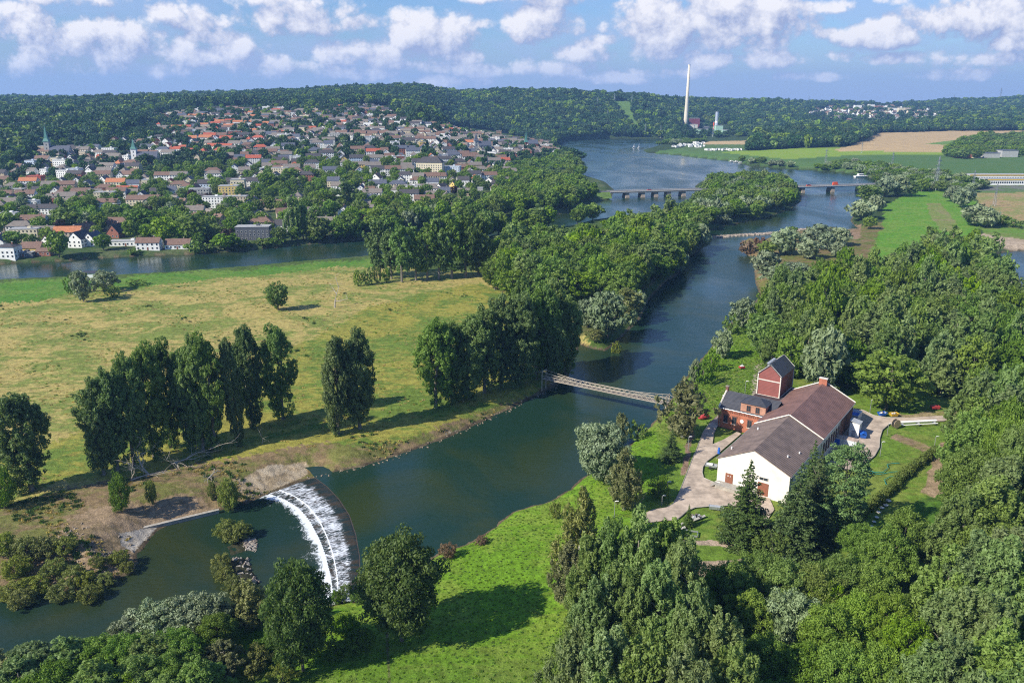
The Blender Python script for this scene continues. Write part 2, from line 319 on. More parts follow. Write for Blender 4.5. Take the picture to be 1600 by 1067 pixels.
# ------------------------------------------------------------------ object helpers
def link(o, parent=None): COL.objects.link(o); o.parent = parent; return o
def tagd(o, label=None, cat=None, group=None, kind=None):
    if label: o['label'] = label
    if cat: o['category'] = cat
    if group: o['group'] = group
    if kind: o['kind'] = kind
    return o
def empty(name, loc, rz=0.0, label=None, cat=None, group=None, sc=None):
    o = bpy.data.objects.new(name, None); o.empty_display_size = .1; COL.objects.link(o); o.location = loc; o.rotation_euler[2] = rz
    if sc: o.scale = sc
    return tagd(o, label, cat, group)
class MB:
    """collects faces and builds one mesh object"""
    def __init__(s): s.v = []; s.f = []; s.mi = []; s.mats = []
    def mat(s, m):
        if m not in s.mats: s.mats.append(m)
        return s.mats.index(m)
    def add(s, V, Fc, m):
        b = len(s.v); s.v += [tuple(map(float, p)) for p in V]; k = s.mat(m)
        for f in Fc: s.f.append([b + i for i in f]); s.mi.append(k)
        return s
    def box(s, c, d, m, rz=0.0, ry=0.0, taper=1.0):
        x, y, z = d[0] / 2, d[1] / 2, d[2] / 2; R = Matrix.Rotation(rz, 3, 'Z') @ Matrix.Rotation(ry, 3, 'Y')
        P = [(sx_ * x * (taper if k else 1), sy * y * (taper if k else 1), (z if k else -z)) for k in (0, 1) for sx_, sy in ((-1, -1), (1, -1), (1, 1), (-1, 1))]
        P = [tuple(R @ Vector(p) + Vector(c)) for p in P]
        return s.add(P, [(3, 2, 1, 0), (4, 5, 6, 7), (0, 1, 5, 4), (1, 2, 6, 5), (2, 3, 7, 6), (3, 0, 4, 7)], m)
    def prism(s, pts, z0, z1, m):
        n = len(pts); V = [(*p[:2], z0) for p in pts] + [(*p[:2], z1) for p in pts]
        return s.add(V, [tuple(range(n))[::-1], tuple(range(n, 2 * n))] + [(i, (i + 1) % n, n + (i + 1) % n, n + i) for i in range(n)], m)
    def tube(s, pts, rad, m, n=6):
        pts = [Vector(p) for p in pts]; rad = rad if hasattr(rad, '__len__') else [rad] * len(pts); V = []; Fc = []
        for i, p in enumerate(pts):
            d = (pts[min(i + 1, len(pts) - 1)] - pts[max(i - 1, 0)]).normalized()
            a = d.cross(Vector((0, 0, 1)) if abs(d.z) < .95 else Vector((1, 0, 0))).normalized(); b = d.cross(a)
            V += [tuple(p + (a * cos(2 * pi * k / n) + b * sin(2 * pi * k / n)) * rad[i]) for k in range(n)]
        for i in range(len(pts) - 1):
            for k in range(n): Fc.append((i * n + k, i * n + (k + 1) % n, (i + 1) * n + (k + 1) % n, (i + 1) * n + k))
        Fc.append(tuple(range(n))[::-1]); Fc.append(tuple((len(pts) - 1) * n + k for k in range(n)))
        return s.add(V, Fc, m)
    def slab(s, quad, th, m):
        """thick plate under a planar quad/polygon"""
        q = [Vector(p) for p in quad]; nrm = (q[1] - q[0]).cross(q[2] - q[0]).normalized()
        if nrm.z < 0: q = q[::-1]; nrm = -nrm
        n = len(q); V = [tuple(p - nrm * th) for p in q] + [tuple(p) for p in q]
        return s.add(V, [tuple(range(n))[::-1], tuple(range(n, 2 * n))] + [(i, (i + 1) % n, n + (i + 1) % n, n + i) for i in range(n)], m)
    def data(s, name):
        me = bpy.data.meshes.new(name); me.from_pydata(s.v, [], s.f)
        for m in s.mats: me.materials.append(m)
        me.polygons.foreach_set('material_index', s.mi); me.update(); return me
    def build(s, name, parent=None, smooth=False):
        me = s.data(name)
        if smooth: me.polygons.foreach_set('use_smooth', [True] * len(s.f))
        return link(bpy.data.objects.new(name, me), parent)
def inst(name, me, parent=None): return link(bpy.data.objects.new(name, me), parent)
def rawmesh(name, V, Fq, mats, smooth=False, attrs=None):
    me = bpy.data.meshes.new(name); n = len(V); k = Fq.shape[1]
    me.vertices.add(n); me.vertices.foreach_set('co', np.asarray(V, np.float32).ravel())
    me.loops.add(Fq.size); me.loops.foreach_set('vertex_index', Fq.astype(np.int32).ravel())
    me.polygons.add(len(Fq)); me.polygons.foreach_set('loop_start', np.arange(0, Fq.size, k, dtype=np.int32))
    me.polygons.foreach_set('loop_total', np.full(len(Fq), k, np.int32))
    if smooth: me.polygons.foreach_set('use_smooth', np.ones(len(Fq), bool))
    for m in mats: me.materials.append(m)
    for nm, dom, ty, val in (attrs or []):
        a = me.attributes.new(nm, ty, dom)
        a.data.foreach_set('color' if ty == 'FLOAT_COLOR' else 'value', np.asarray(val, np.float32).ravel())
    me.update(calc_edges=True); return me
def gridfaces(nr, nc):
    i = np.arange(nr - 1)[:, None] * nc + np.arange(nc - 1)[None, :]
    return np.stack([i, i + 1, i + nc + 1, i + nc], -1).reshape(-1, 4)

# ------------------------------------------------------------------ ground cover (two real colours per patch, mixed by noise)
SQ = lambda a: np.array(a, float)
COV = [  # polygon in photo pixels, colour A, colour B
 ([(-400,150),(2000,150),(2000,420),(1310,420),(960,300),(880,215),(-400,215)], (.035,.062,.018), (.05,.08,.022)),
 ([(-400,215),(880,205),(960,300),(940,340),(577,400),(-400,440)], (.045,.085,.022), (.10,.12,.05)),                # town gardens
 ([(-400,466),(0,462),(110,452),(250,440),(420,427),(577,410),(760,428),(900,460),(920,560),(830,625),(640,705),(500,745),(300,770),(-400,900)], (.37,.30,.10), (.17,.21,.045)),
 ([(-400,440),(0,440),(180,433),(300,426),(420,416),(577,403),(740,380),(740,400),(577,417),(420,430),(250,444),(110,456),(60,470),(-400,474)], (.08,.19,.022), (.13,.21,.035)),
 ([(230,620),(420,560),(600,470),(760,440),(910,560),(830,622),(640,705),(500,742),(400,728),(300,735),(100,755),(-60,790),(-60,740),(60,700)], (.27,.25,.05), (.12,.18,.03)),
 ([(-60,810),(120,762),(400,708),(520,700),(640,690),(830,618),(900,585),(830,628),(700,688),(570,735),(500,746),(380,790),(250,830),(214,870),(-60,935)], (.21,.15,.08), (.14,.145,.04)),
 ([(60,850),(150,800),(300,770),(345,798),(190,838),(216,880),(120,920),(60,912)], (.29,.21,.13), (.2,.15,.08)),
 ([(365,752),(420,728),(478,722),(482,740),(430,764),(385,776)], (.40,.33,.23), (.30,.23,.14)),
 ([(186,834),(252,822),(240,845),(214,866),(190,850)], (.40,.36,.30), (.33,.29,.23)),
 ([(700,690),(800,640),(870,600),(895,596),(860,610),(760,660),(700,686)], (.30,.27,.22), (.2,.18,.12)),
 # right bank
 ([(330,1100),(380,960),(440,940),(557,930),(690,860),(790,805),(900,750),(1030,650),(1090,570),(1190,470),(1230,600),(1150,640),(1100,800),(900,1100)], (.13,.25,.016), (.17,.25,.03)),
 ([(540,1050),(600,985),(680,1000),(650,1040),(600,1067)], (.13,.15,.045), (.20,.17,.08)),
 ([(1040,850),(1020,640),(1060,600),(1180,560),(1500,600),(1500,800),(1400,880),(1100,900)], (.12,.20,.025), (.17,.215,.04)),
 ([(1330,850),(1460,760),(1470,700),(1500,600),(1560,600),(1560,900),(1330,900)], (.08,.17,.02), (.07,.12,.02)),
 ([(1440,770),(1452,735),(1470,690),(1490,690),(1490,760),(1462,778)], (.33,.24,.15), (.25,.19,.10)),
 ([(1390,682),(1402,677),(1490,712),(1490,722),(1455,712)], (.27,.19,.12), (.2,.17,.07)),
 ([(1400,648),(1500,640),(1520,655),(1400,655)], (.30,.24,.13), (.2,.2,.05)),
 ([(1062,742),(1070,710),(1076,672),(1084,672),(1078,712),(1072,742)], (.24,.16,.11), (.20,.15,.09)),
 ([(1180,570),(1192,566),(1186,600),(1180,625),(1172,625),(1175,598)], (.40,.34,.26), (.33,.28,.2)),
 ([(1155,860),(1120,852),(1040,846),(1040,838),(1160,850)], (.40,.31,.23), (.33,.26,.18)),
 ([(1060,880),(1160,872),(1240,890),(1100,900)], (.35,.27,.19), (.25,.2,.12)),
 # scrub peninsula and island
 ([(1160,372),(1230,360),(1345,352),(1400,345),(1350,420),(1310,440),(1180,470),(1160,400)], (.12,.14,.03), (.20,.14,.07)),
 ([(1260,366),(1322,352),(1345,352),(1345,372),(1300,378)], (.28,.19,.12), (.20,.14,.07)),
 ([(880,620),(895,520),(960,520),(1010,450),(1100,380),(1115,360),(1060,350),(900,400)], (.09,.11,.03), (.17,.13,.07)),
 ([(1060,300),(1110,300),(1120,306),(1090,318),(1060,318)], (.14,.22,.05), (.2,.22,.08)),
 # big meadow and fields to the right
 ([(1350,420),(1376,360),(1385,318),(1430,298),(1502,297),(1520,306),(1540,350),(1500,380),(1400,440),(1340,440)], (.10,.235,.02), (.15,.25,.035)),
 ([(1448,318),(1470,318),(1492,345),(1502,365),(1470,360),(1452,335)], (.17,.22,.05), (.23,.21,.09)),
 ([(1520,300),(1640,298),(1700,345),(1545,350)], (.34,.24,.12), (.22,.24,.07)),
 ([(1515,372),(1545,362),(1660,372),(1660,396),(1575,392)], (.43,.34,.24), (.36,.28,.19)),
 ([(1530,356),(1600,350),(1660,366),(1600,374),(1540,366)], (.12,.22,.03), (.16,.2,.05)),
 ([(1000,252),(1000,240),(1060,232),(1180,236),(1380,236),(1600,236),(1700,300),(1500,302),(1400,285),(1345,272),(1150,252)], (.085,.17,.04), (.11,.18,.05)),
 ([(1235,252),(1300,242),(1480,240),(1700,236),(1700,274),(1520,274),(1400,262)], (.075,.15,.035), (.095,.16,.045)),
 ([(1120,238),(1200,234),(1330,229),(1400,236),(1480,234),(1485,242),(1330,243),(1230,249)], (.20,.31,.03), (.24,.31,.05)),
 ([(1300,236),(1345,222),(1370,208),(1480,205),(1720,204),(1720,217),(1500,222),(1478,228),(1476,238),(1420,237)], (.50,.36,.18), (.42,.30,.15)),
 ([(1445,225),(1510,217),(1560,219),(1500,228)], (.13,.23,.04), (.16,.24,.05)),
 ([(1065,232),(1075,226),(1160,226),(1170,230),(1160,236),(1080,237)], (.09,.16,.04), (.1,.15,.05)),
 ([(1095,226),(1108,221),(1176,220),(1178,226)], (.48,.35,.18), (.4,.3,.16)),
 ([(1530,282),(1650,280),(1700,298),(1530,298)], (.16,.16,.14), (.10,.16,.05)),
 ([(955,158),(985,158),(992,185),(1005,205),(990,205),(972,185)], (.14,.24,.05), (.11,.19,.04)),
]
PX, PY, _ = proj(GX, GY, GH)
ca = np.zeros(GX.shape + (4,)); cb = ca.copy(); ca[...] = (.06, .10, .02, 1); cb[...] = (.08, .12, .03, 1)
ROUGHG = np.zeros(GX.shape)
for P, a, b in COV:
    Pa = np.array(P); big = float(np.ptp(Pa[:, 0]) > 120 and np.ptp(Pa[:, 1]) > 60); sc_ = np.clip(300 / GY, .15, 1.2)
    wx = PX + (3 * wob(GX, GY, .3) + big * (13 * wob(GX, GY, .045, .3) + 7 * wob(GX, GY, 1.3, 2))) * sc_ * (GY < 900); wy = PY + (2 * wob(GY, GX, .3, 1) + big * (8 * wob(GX, GY, .06, 2.3) + 5 * wob(GX, GY, 1.1, 5))) * sc_ * (GY < 900)
    k = inpoly(P, wx, wy); ca[k] = (*a, 1); cb[k] = (*b, 1)
# wet, brown margin along the water
nrm_ = np.minimum(GU, GL); k = (nrm_ < .9) & (GY < 1200); ca[k] = (.10, .075, .045, 1); cb[k] = (.15, .12, .07, 1)
k = nrm_ < -.5; ca[k] = (.03, .035, .02, 1); cb[k] = (.04, .04, .02, 1)
m, t = newmat('ground_cover'); geo = t.new('ShaderNodeNewGeometry'); pos = geo.outputs['Position']
a1 = t.new('ShaderNodeAttribute', attribute_name='cov_a'); a2 = t.new('ShaderNodeAttribute', attribute_name='cov_b')
n1 = t.noise(pos, .035, 7, .68, .7); n2 = t.noise(pos, .45, 5, .7); n3 = t.noise(pos, 2.4, 4, .7); n4 = t.noise(t.vmath('MULTIPLY', pos, (1, 2.2, 1)), .14, 6, .72, .4)
col = t.mix(t.smooth(t.m('ADD', n1, t.m('MULTIPLY', t.m('SUBTRACT', n4, .5), .8)), .42, .60), a1.outputs[0], a2.outputs[0])
k = t.m('MULTIPLY', t.smooth(n2, .28, .72, .68, 1.3), t.smooth(n3, .28, .72, .70, 1.3)); kc = t.new('ShaderNodeCombineXYZ'); [t.l.new(k, kc.inputs[i]) for i in range(3)]
col = t.mix(1.0, col, kc.outputs[0], 'MULTIPLY')
# dark weed clumps
wd = t.m('MULTIPLY', t.smooth(t.noise(pos, .26, 5, .75, .5), .63, .70), t.smooth(n1, .38, .55)); col = t.mix(t.m('MULTIPLY', wd, .5), col, (.045, .075, .018, 1))
p = t.new('ShaderNodeBsdfPrincipled'); t.l.new(col, p.inputs['Base Color']); p.inputs['Roughness'].default_value = .95; p.inputs['Specular IOR Level'].default_value = .12
b = t.new('ShaderNodeBump'); b.inputs['Strength'].default_value = .75; b.inputs['Distance'].default_value = .5
t.l.new(t.m('ADD', t.m('MULTIPLY', n3, .5), n2), b.inputs['Height']); t.l.new(b.outputs[0], p.inputs['Normal']); out(t, p.outputs[0]); M_GROUND = m
me = rawmesh('ground', np.stack([GX, GY, GH], -1).reshape(-1, 3), gridfaces(*GX.shape), [M_GROUND], True,
             [('cov_a', 'POINT', 'FLOAT_COLOR', ca.reshape(-1, 4)), ('cov_b', 'POINT', 'FLOAT_COLOR', cb.reshape(-1, 4))])
tagd(inst('ground', me), kind='structure')

# water sheets
c0, c1 = CREST[0], CREST[-1]
WP = [(-4200, 2700), (-4200, 420)] + [(c0[0] - 60, c0[1] + 45), (c0[0] - 14, c0[1] + 16), (c0[0] - 3, c0[1] + 5)] + [tuple(q) for q in CREST] + [(c1[0] + 8, c1[1] - 6), (3000, 60), (4200, 2700)]
me = bpy.data.meshes.new('water'); me.from_pydata([(*q, 0) for q in WP], [], [tuple(range(len(WP)))[::-1]]); me.materials.append(M_WATER); me.update()
if me.polygons[0].normal.z < 0: me.flip_normals()
tagd(inst('water', me), kind='structure')
gx, gy = np.meshgrid(np.arange(-330, -8, .9), np.arange(118, 236, .9)); 
sdw = sdist(TOE, gx, gy, closed=False); inw = inpoly(P_WEIR, gx, gy)
V = np.stack([gx, gy, np.full(gx.shape, LOWZ)], -1).reshape(-1, 3); fq = gridfaces(*gx.shape)
cen = V[fq].mean(1); a0, b0 = CREST[0], CREST[-1]
keep = sdist(P_LOW, cen[:, 0], cen[:, 1]) < 6
keep &= ~((sdist(CREST, cen[:, 0], cen[:, 1], closed=False) < 1.2) | (inpoly(WP, cen[:, 0], cen[:, 1]) & (sdist(TOE, cen[:, 0], cen[:, 1], closed=False) > 6)))
fo = np.where(inw, .8, .9 * np.exp(-sdw / 2.0)) + .26 * np.exp(-sdw / 13)
me = rawmesh('river_pool', V, fq[keep], [M_POOL], True, [('foam', 'POINT', 'FLOAT', fo)])
tagd(inst('river', me), kind='structure')
# weir apron: a curved stone ramp with the river running over it
def resamp(P, n):
    d = np.r_[0, np.cumsum(np.hypot(*np.diff(P, axis=0).T))]; s = np.linspace(0, d[-1], n); s_ = s
    from_ = np.stack([np.interp(s_, d, P[:, i]) for i in (0, 1)], 1)
    for _ in range(6): from_[1:-1] = (from_[:-2] + 2 * from_[1:-1] + from_[2:]) / 4
    return from_
nc, ns = 200, 60; Cc = resamp(CREST, nc); Tt = resamp(TOE, nc); ss = np.linspace(-.03, 1.02, ns)
Pm = Cc[None] * (1 - ss[:, None, None]) + Tt[None] * ss[:, None, None]
sl = ss[:, None] * np.ones((1, nc)); tl = np.ones((ns, 1)) * np.linspace(0, 1, nc)[None]
zz = np.interp(sl, [-.03, 0, .06, .2, .74, .78, .86, 1.02], [-.25, -.02, .03, -.15, -1.15, -1.25, -1.62, -1.86])
zz += .05 * wob(tl * 300, sl * 9, 1.0) * sm(.15, .5, sl)
V = np.concatenate([Pm, zz[..., None]], -1).reshape(-1, 3)
m, t = newmat('weir_water'); a = t.new('ShaderNodeAttribute', attribute_name='ws'); b_ = t.new('ShaderNodeAttribute', attribute_name='wt')
cv = t.new('ShaderNodeCombineXYZ'); t.l.new(t.m('MULTIPLY', b_.outputs['Fac'], 150), cv.inputs[0]); t.l.new(t.m('MULTIPLY', a.outputs['Fac'], 7), cv.inputs[1])
st = t.noise(cv.outputs[0], 1.0, 7, .72, .5); st2 = t.noise(cv.outputs[0], .12, 3, .6)
cov = t.m('ADD', t.smooth(a.outputs['Fac'], .05, .40, -.34, .04), t.smooth(a.outputs['Fac'], .78, .86, 0, -.06)); lip = t.smooth(t.m('ABSOLUTE', t.m('SUBTRACT', a.outputs['Fac'], .77)), .022, .0, 0, .35)
fm = t.smooth(t.m('ADD', t.m('ADD', st, cov), t.m('ADD', lip, t.m('MULTIPLY', t.m('SUBTRACT', st2, .5), .5))), .44, .66)
basec = t.mix(t.smooth(t.noise(cv.outputs[0], .2, 4, .6), .42, .62), (.014, .024, .02, 1), (.045, .034, .02, 1))
p = t.new('ShaderNodeBsdfPrincipled'); t.l.new(t.mix(fm, basec, (.62, .66, .72, 1)), p.inputs['Base Color']); t.put(p.inputs['Roughness'], t.m('ADD', .2, t.m('MULTIPLY', fm, .5))); p.inputs['IOR'].default_value = 1.33
bb = t.new('ShaderNodeBump'); bb.inputs['Strength'].default_value = .6; bb.inputs['Distance'].default_value = .25; t.l.new(st, bb.inputs['Height']); t.l.new(bb.outputs[0], p.inputs['Normal']); out(t, p.outputs[0])
wq = rawmesh('weir', V, gridfaces(ns, nc), [m], True, [('ws', 'POINT', 'FLOAT', sl), ('wt', 'POINT', 'FLOAT', tl)])
WEIR = empty('weir', (*Cc[nc // 2], 0), 0, 'curved stone weir with white water streaming over its broad apron', 'weir')
def under(o, p): o.parent = p; o.matrix_parent_inverse = p.matrix_basis.inverted(); return o
ap = inst('cascade', wq); under(ap, WEIR)
M_CONC = mat('concrete', (.36, .33, .28), .9, .3, .8, bump=.3); M_STONE = mat('rough_stone', (.26, .22, .18), .95, .4, .7, bump=.5)
k = MB(); k.tube([(*q, -.16) for q in Cc], .2, mat('wet_sill', (.07, .055, .04), .5, .3, 1), 6); under(k.build('crest_sill'), WEIR)
# ------------------------------------------------------------------ foliage materials
def leafmat(name, c1, c2, trans=.35, bright=1.0):
    m, t = newmat(name); a = t.new('ShaderNodeAttribute', attribute_name='lv'); oi = t.new('ShaderNodeObjectInfo')
    stand = t.noise(t.new('ShaderNodeNewGeometry').outputs['Position'], .006, 4, .6); c = t.mix(t.m('MULTIPLY_ADD', t.m('SUBTRACT', stand, .5), .8, a.outputs['Fac'], clamp=True), (*c1, 1), (*c2, 1))
    hs = t.new('ShaderNodeHueSaturation'); t.l.new(c, hs.inputs['Color'])
    t.l.new(t.m('MULTIPLY_ADD', oi.outputs['Random'], .026, .484), hs.inputs['Hue']); r2 = t.m('FRACT', t.m('MULTIPLY', oi.outputs['Random'], 7.31))
    t.l.new(t.m('MULTIPLY_ADD', r2, .36, .84 * bright), hs.inputs['Value']); t.l.new(t.m('MULTIPLY_ADD', t.m('FRACT', t.m('MULTIPLY', oi.outputs['Random'], 3.7)), .25, .85), hs.inputs['Saturation'])
    d = t.new('ShaderNodeBsdfPrincipled'); d.inputs['Roughness'].default_value = .5; d.inputs['Specular IOR Level'].default_value = .22; t.l.new(hs.outputs[0], d.inputs['Base Color'])
    tr = t.new('ShaderNodeBsdfTranslucent'); t.l.new(t.mix(1.0, hs.outputs[0], (1.1, 1.25, .5, 1), 'MULTIPLY'), tr.inputs[0])
    mx = t.new('ShaderNodeMixShader'); mx.inputs[0].default_value = trans; t.l.new(d.outputs[0], mx.inputs[1]); t.l.new(tr.outputs[0], mx.inputs[2]); out(t, mx.outputs[0]); return m
L_BROAD = leafmat('broad_leaves', (.09, .165, .018), (.195, .30, .038))
L_FAR = leafmat('forest_leaves', (.036, .088, .028), (.058, .118, .034), .25)
L_OAK = leafmat('oak_leaves', (.06, .125, .016), (.125, .21, .03))
L_LIME = leafmat('lime_leaves', (.13, .22, .022), (.23, .34, .035))
L_POP = leafmat('poplar_leaves', (.125, .20, .045), (.24, .325, .10))
L_DPOP = leafmat('windblown_poplar_leaves', (.09, .165, .035), (.21, .30, .08))
L_WIL = leafmat('willow_leaves', (.15, .205, .09), (.29, .355, .20), .2)
L_OLV = leafmat('osier_leaves', (.14, .17, .032), (.25, .28, .065))
L_SPR = leafmat('spruce_needles', (.04, .08, .02), (.095, .145, .035), .1)
L_PINE = leafmat('pine_needles', (.075, .14, .045), (.145, .23, .09), .1)
L_BIR = leafmat('birch_leaves', (.165, .185, .055), (.28, .30, .115))
L_COP = leafmat('copper_leaves', (.035, .018, .016), (.07, .035, .025))
L_RED = leafmat('brown_twigs', (.16, .10, .06), (.26, .17, .10))
BARK = mat('grey_bark', (.14, .12, .095), .95, .35, 1.2, bump=.5); BARKW = mat('birch_bark', (.42, .40, .36), .9, .4, 1.0)
BARKP = mat('poplar_bark', (.20, .18, .145), .95, .35, 1.0, bump=.5); DEADW = mat('bleached_wood', (.38, .34, .28), .9, .3, 1.5)

def fib(n):
    i = np.arange(n) + .5; ph = np.arccos(1 - 2 * i / n); th = pi * (1 + 5 ** .5) * i
    return np.stack([np.cos(th) * np.sin(ph), np.sin(th) * np.sin(ph), np.cos(ph)], 1)
def leaves(lobes, ls, cover, rng, aspect=1.5, up=0.0, thick=.35):
    """leaf faces over ellipsoid lobes (cx,cy,cz,rx,ry,rz)"""
    Vs = []; lv = []
    for lb in lobes:
        c, r = np.array(lb[:3]), np.array(lb[3:6]); ar = 4 * pi * ((r[0] * r[1]) ** 1.6 / 3 + 2 * (r[0] * r[2]) ** 1.6 / 3) ** (1 / 1.6)
        n = max(6, int(ar * cover / (ls * ls * 1.1)))
        d = rng.normal(size=(n, 3)); d /= np.linalg.norm(d, axis=1)[:, None]
        fr = 1 + .18 * np.sin(d[:, 0] * 7 + lb[0]) * np.cos(d[:, 2] * 6 + lb[1])
        p = c + d * r * (fr * (1 - thick * rng.random(n) ** 1.5))[:, None]
        nn = d / r + 0; nn /= np.linalg.norm(nn, axis=1)[:, None]; nn = nn + rng.normal(size=(n, 3)) * .42; nn /= np.linalg.norm(nn, axis=1)[:, None]
        ref = rng.normal(size=(n, 3)) + np.array([.25 * up, 0, up]); a = np.cross(nn, ref); a /= np.linalg.norm(a, axis=1)[:, None] + 1e-9; b = np.cross(nn, a)
        s = ls * (.6 + .7 * rng.random(n))[:, None]
        q = np.stack([p - b * s * aspect * .62, p + a * s * .5, p + b * s * aspect * .62, p - a * s * .5], 1)
        Vs.append(q); lv.append(np.clip(rng.random() * .5 + rng.random(n) * .5, 0, 1))
    V = np.concatenate(Vs).reshape(-1, 3); lv = np.concatenate(lv)
    return V, np.arange(len(V)).reshape(-1, 4), lv
def crown_broad(rng, R, H, z0, nl, sub, squash=1.0):
    """lobes on a rounded, uneven envelope from z0 to H"""
    L = []; cz = (z0 + H) / 2; hz_ = (H - z0) / 2; lump = rng.random(8) * 2 * pi
    for d in fib(nl):
        th = math.atan2(d[1], d[0]); rr = 1 + .13 * sin(2 * th + lump[0]) + .1 * sin(3 * th + lump[1] + 2 * d[2]); rr *= (1 + .10 * rng.normal())
        zf = d[2]; rad = R * rr * (1 if zf > -.2 else .9)
        lr = R * (.27 + .12 * rng.random()) * (1.15 if sub else 1.0)
        c = np.array([d[0] * (rad - lr * .8), d[1] * (rad - lr * .8), cz + zf * (hz_ - lr * .7)])
        if sub:
            for e in fib(sub):
                e = e + rng.normal(size=3) * .3
                if np.dot(e, d) < -.35: continue
                sr = lr * (.36 + .2 * rng.random()); L.append((*(c + e * lr * .72), sr, sr, sr * .78 * squash))
        else: L.append((*c, lr, lr, lr * .85))
    return L
def crown_poplar(rng, R, H, z0, nl, sub, ragged=.2, lean=.0, spread=1.0):
    """tall crown of upswept plumes round several leaders"""
    L = []; heads = [(0, 0, H)] + [(R * .5 * cos(a) * (.7 + .4 * rng.random()), R * .5 * sin(a) * (.7 + .4 * rng.random()), H * (.78 + .2 * rng.random())) for a in rng.random(4) * 2 * pi]
    for i in range(nl):
        hx, hy, hh = heads[i % len(heads)]; f = rng.random() ** .85; z = z0 + (hh - z0) * f
        w = R * (.55 + .45 * sin(pi * min(1, f * 1.05) ** .8)) * (1 - .55 * f ** 3) * spread * (1 + ragged * rng.normal())
        a = rng.random() * 2 * pi; rad = w * (.55 + .45 * rng.random() ** .5); lr = R * (.17 + .13 * rng.random()) * (1.25 - .5 * f)
        c = np.array([hx * f + cos(a) * (rad - lr * .6) + lean * f * R, hy * f + sin(a) * (rad - lr * .6), z])
        if sub:
            for k in range(sub):
                e = rng.normal(size=3); e /= np.linalg.norm(e); sr = lr * (.3 + .2 * rng.random())
                o_ = e * lr * np.array([.85, .85, 1.3]) ; o_[:2] += c[:2] * .0
                L.append((*(c + o_), sr, sr, sr * 1.75))
        else: L.append((*c, lr, lr, lr * 1.55))
    return L
def crown_row(rng, R, H, z0, nl, sub):
    """wind-combed poplar: ragged cylinder, widest above the middle, round top"""
    L = []; ph = rng.random(4) * 6.28
    for i in range(nl):
        f = rng.random() ** .8; a = rng.random() * 6.28; w = R * (.58 + .46 * sm(0, .6, f)) * (1 - sm(.72, 1.04, f) * .72) * (1 + .16 * sin(2 * a + ph[0]) + .16 * sin(f * 9 + a + ph[1]))
        if f < .2 and rng.random() < .35: continue
        if sin(a * 3 + f * 14 + ph[2]) > .72: continue
        lr = R * (.17 + .12 * rng.random()) * (1 if sub else 1.4); rad = (w - lr * .5) * (.35 + .65 * rng.random() ** .45); c = np.array([cos(a) * rad + f * R * .25, sin(a) * rad, z0 + ((H - lr) * (1 - .10 * abs(sin(1.5 * a + ph[3]))) - z0) * f])
        if sub:
            for k in range(sub):
                e = rng.normal(size=3); e /= np.linalg.norm(e); sr = lr * (.32 + .25 * rng.random()); L.append((*(c + e * lr * np.array([1.05, 1.0, 1.1])), sr * 1.25, sr, sr * 1.15))
        else: L.append((*c, lr * 1.15, lr * 1.1, lr * 1.25))
    return L
def crown_spruce(rng, R, H, z0, tiers, per):
    L = []
    for i in range(tiers):
        f = i / (tiers - 1); z = z0 + (H - z0) * f ** .92; w = R * (1 - f) ** .85 * (1 + .14 * rng.normal()) + .25; n = max(3, int(per * (1 - f * .75)))
        a0 = rng.random() * 6
        for k in range(n):
            a = a0 + 2 * pi * k / n + .3 * rng.normal(); l = w * (.8 + .3 * rng.random())
            for u in (.35, .62, .9):
                r = l * .26 * (1.25 - u * .5); L.append((cos(a) * l * u, sin(a) * l * u, z - l * u * .30 + (u > .8) * .1 * l, r, r, r * .42))
    L.append((0, 0, H, .25, .25, .9)); return L
def trunk_mesh(rng, H, r, bark, limbs=6, top=.75, R=4, lean=0, fork=False, name='trunk'):
    k = MB(); pts = [(0, 0, -.5), (0.02 * H * rng.normal() * .3, 0, H * .2), (.02 * H * rng.normal(), .02 * H * rng.normal(), H * .45), (lean * R * .5, .02 * H * rng.normal(), H * top)]
    k.tube(pts, [r * 1.35, r, r * .7, r * .18], bark, 7)
    for i in range(limbs):
        f = .28 + .5 * i / max(1, limbs); a = i * 2.4 + rng.random(); z = H * f; l = R * (.32 + .25 * rng.random())
        k.tube([(pts[2][0] * f, 0, z), (cos(a) * l * .5, sin(a) * l * .5, z + l * .45), (cos(a) * l, sin(a) * l, z + l * 1.15)], [r * .42, r * .26, r * .06], bark, 5)
    return k.data(name)
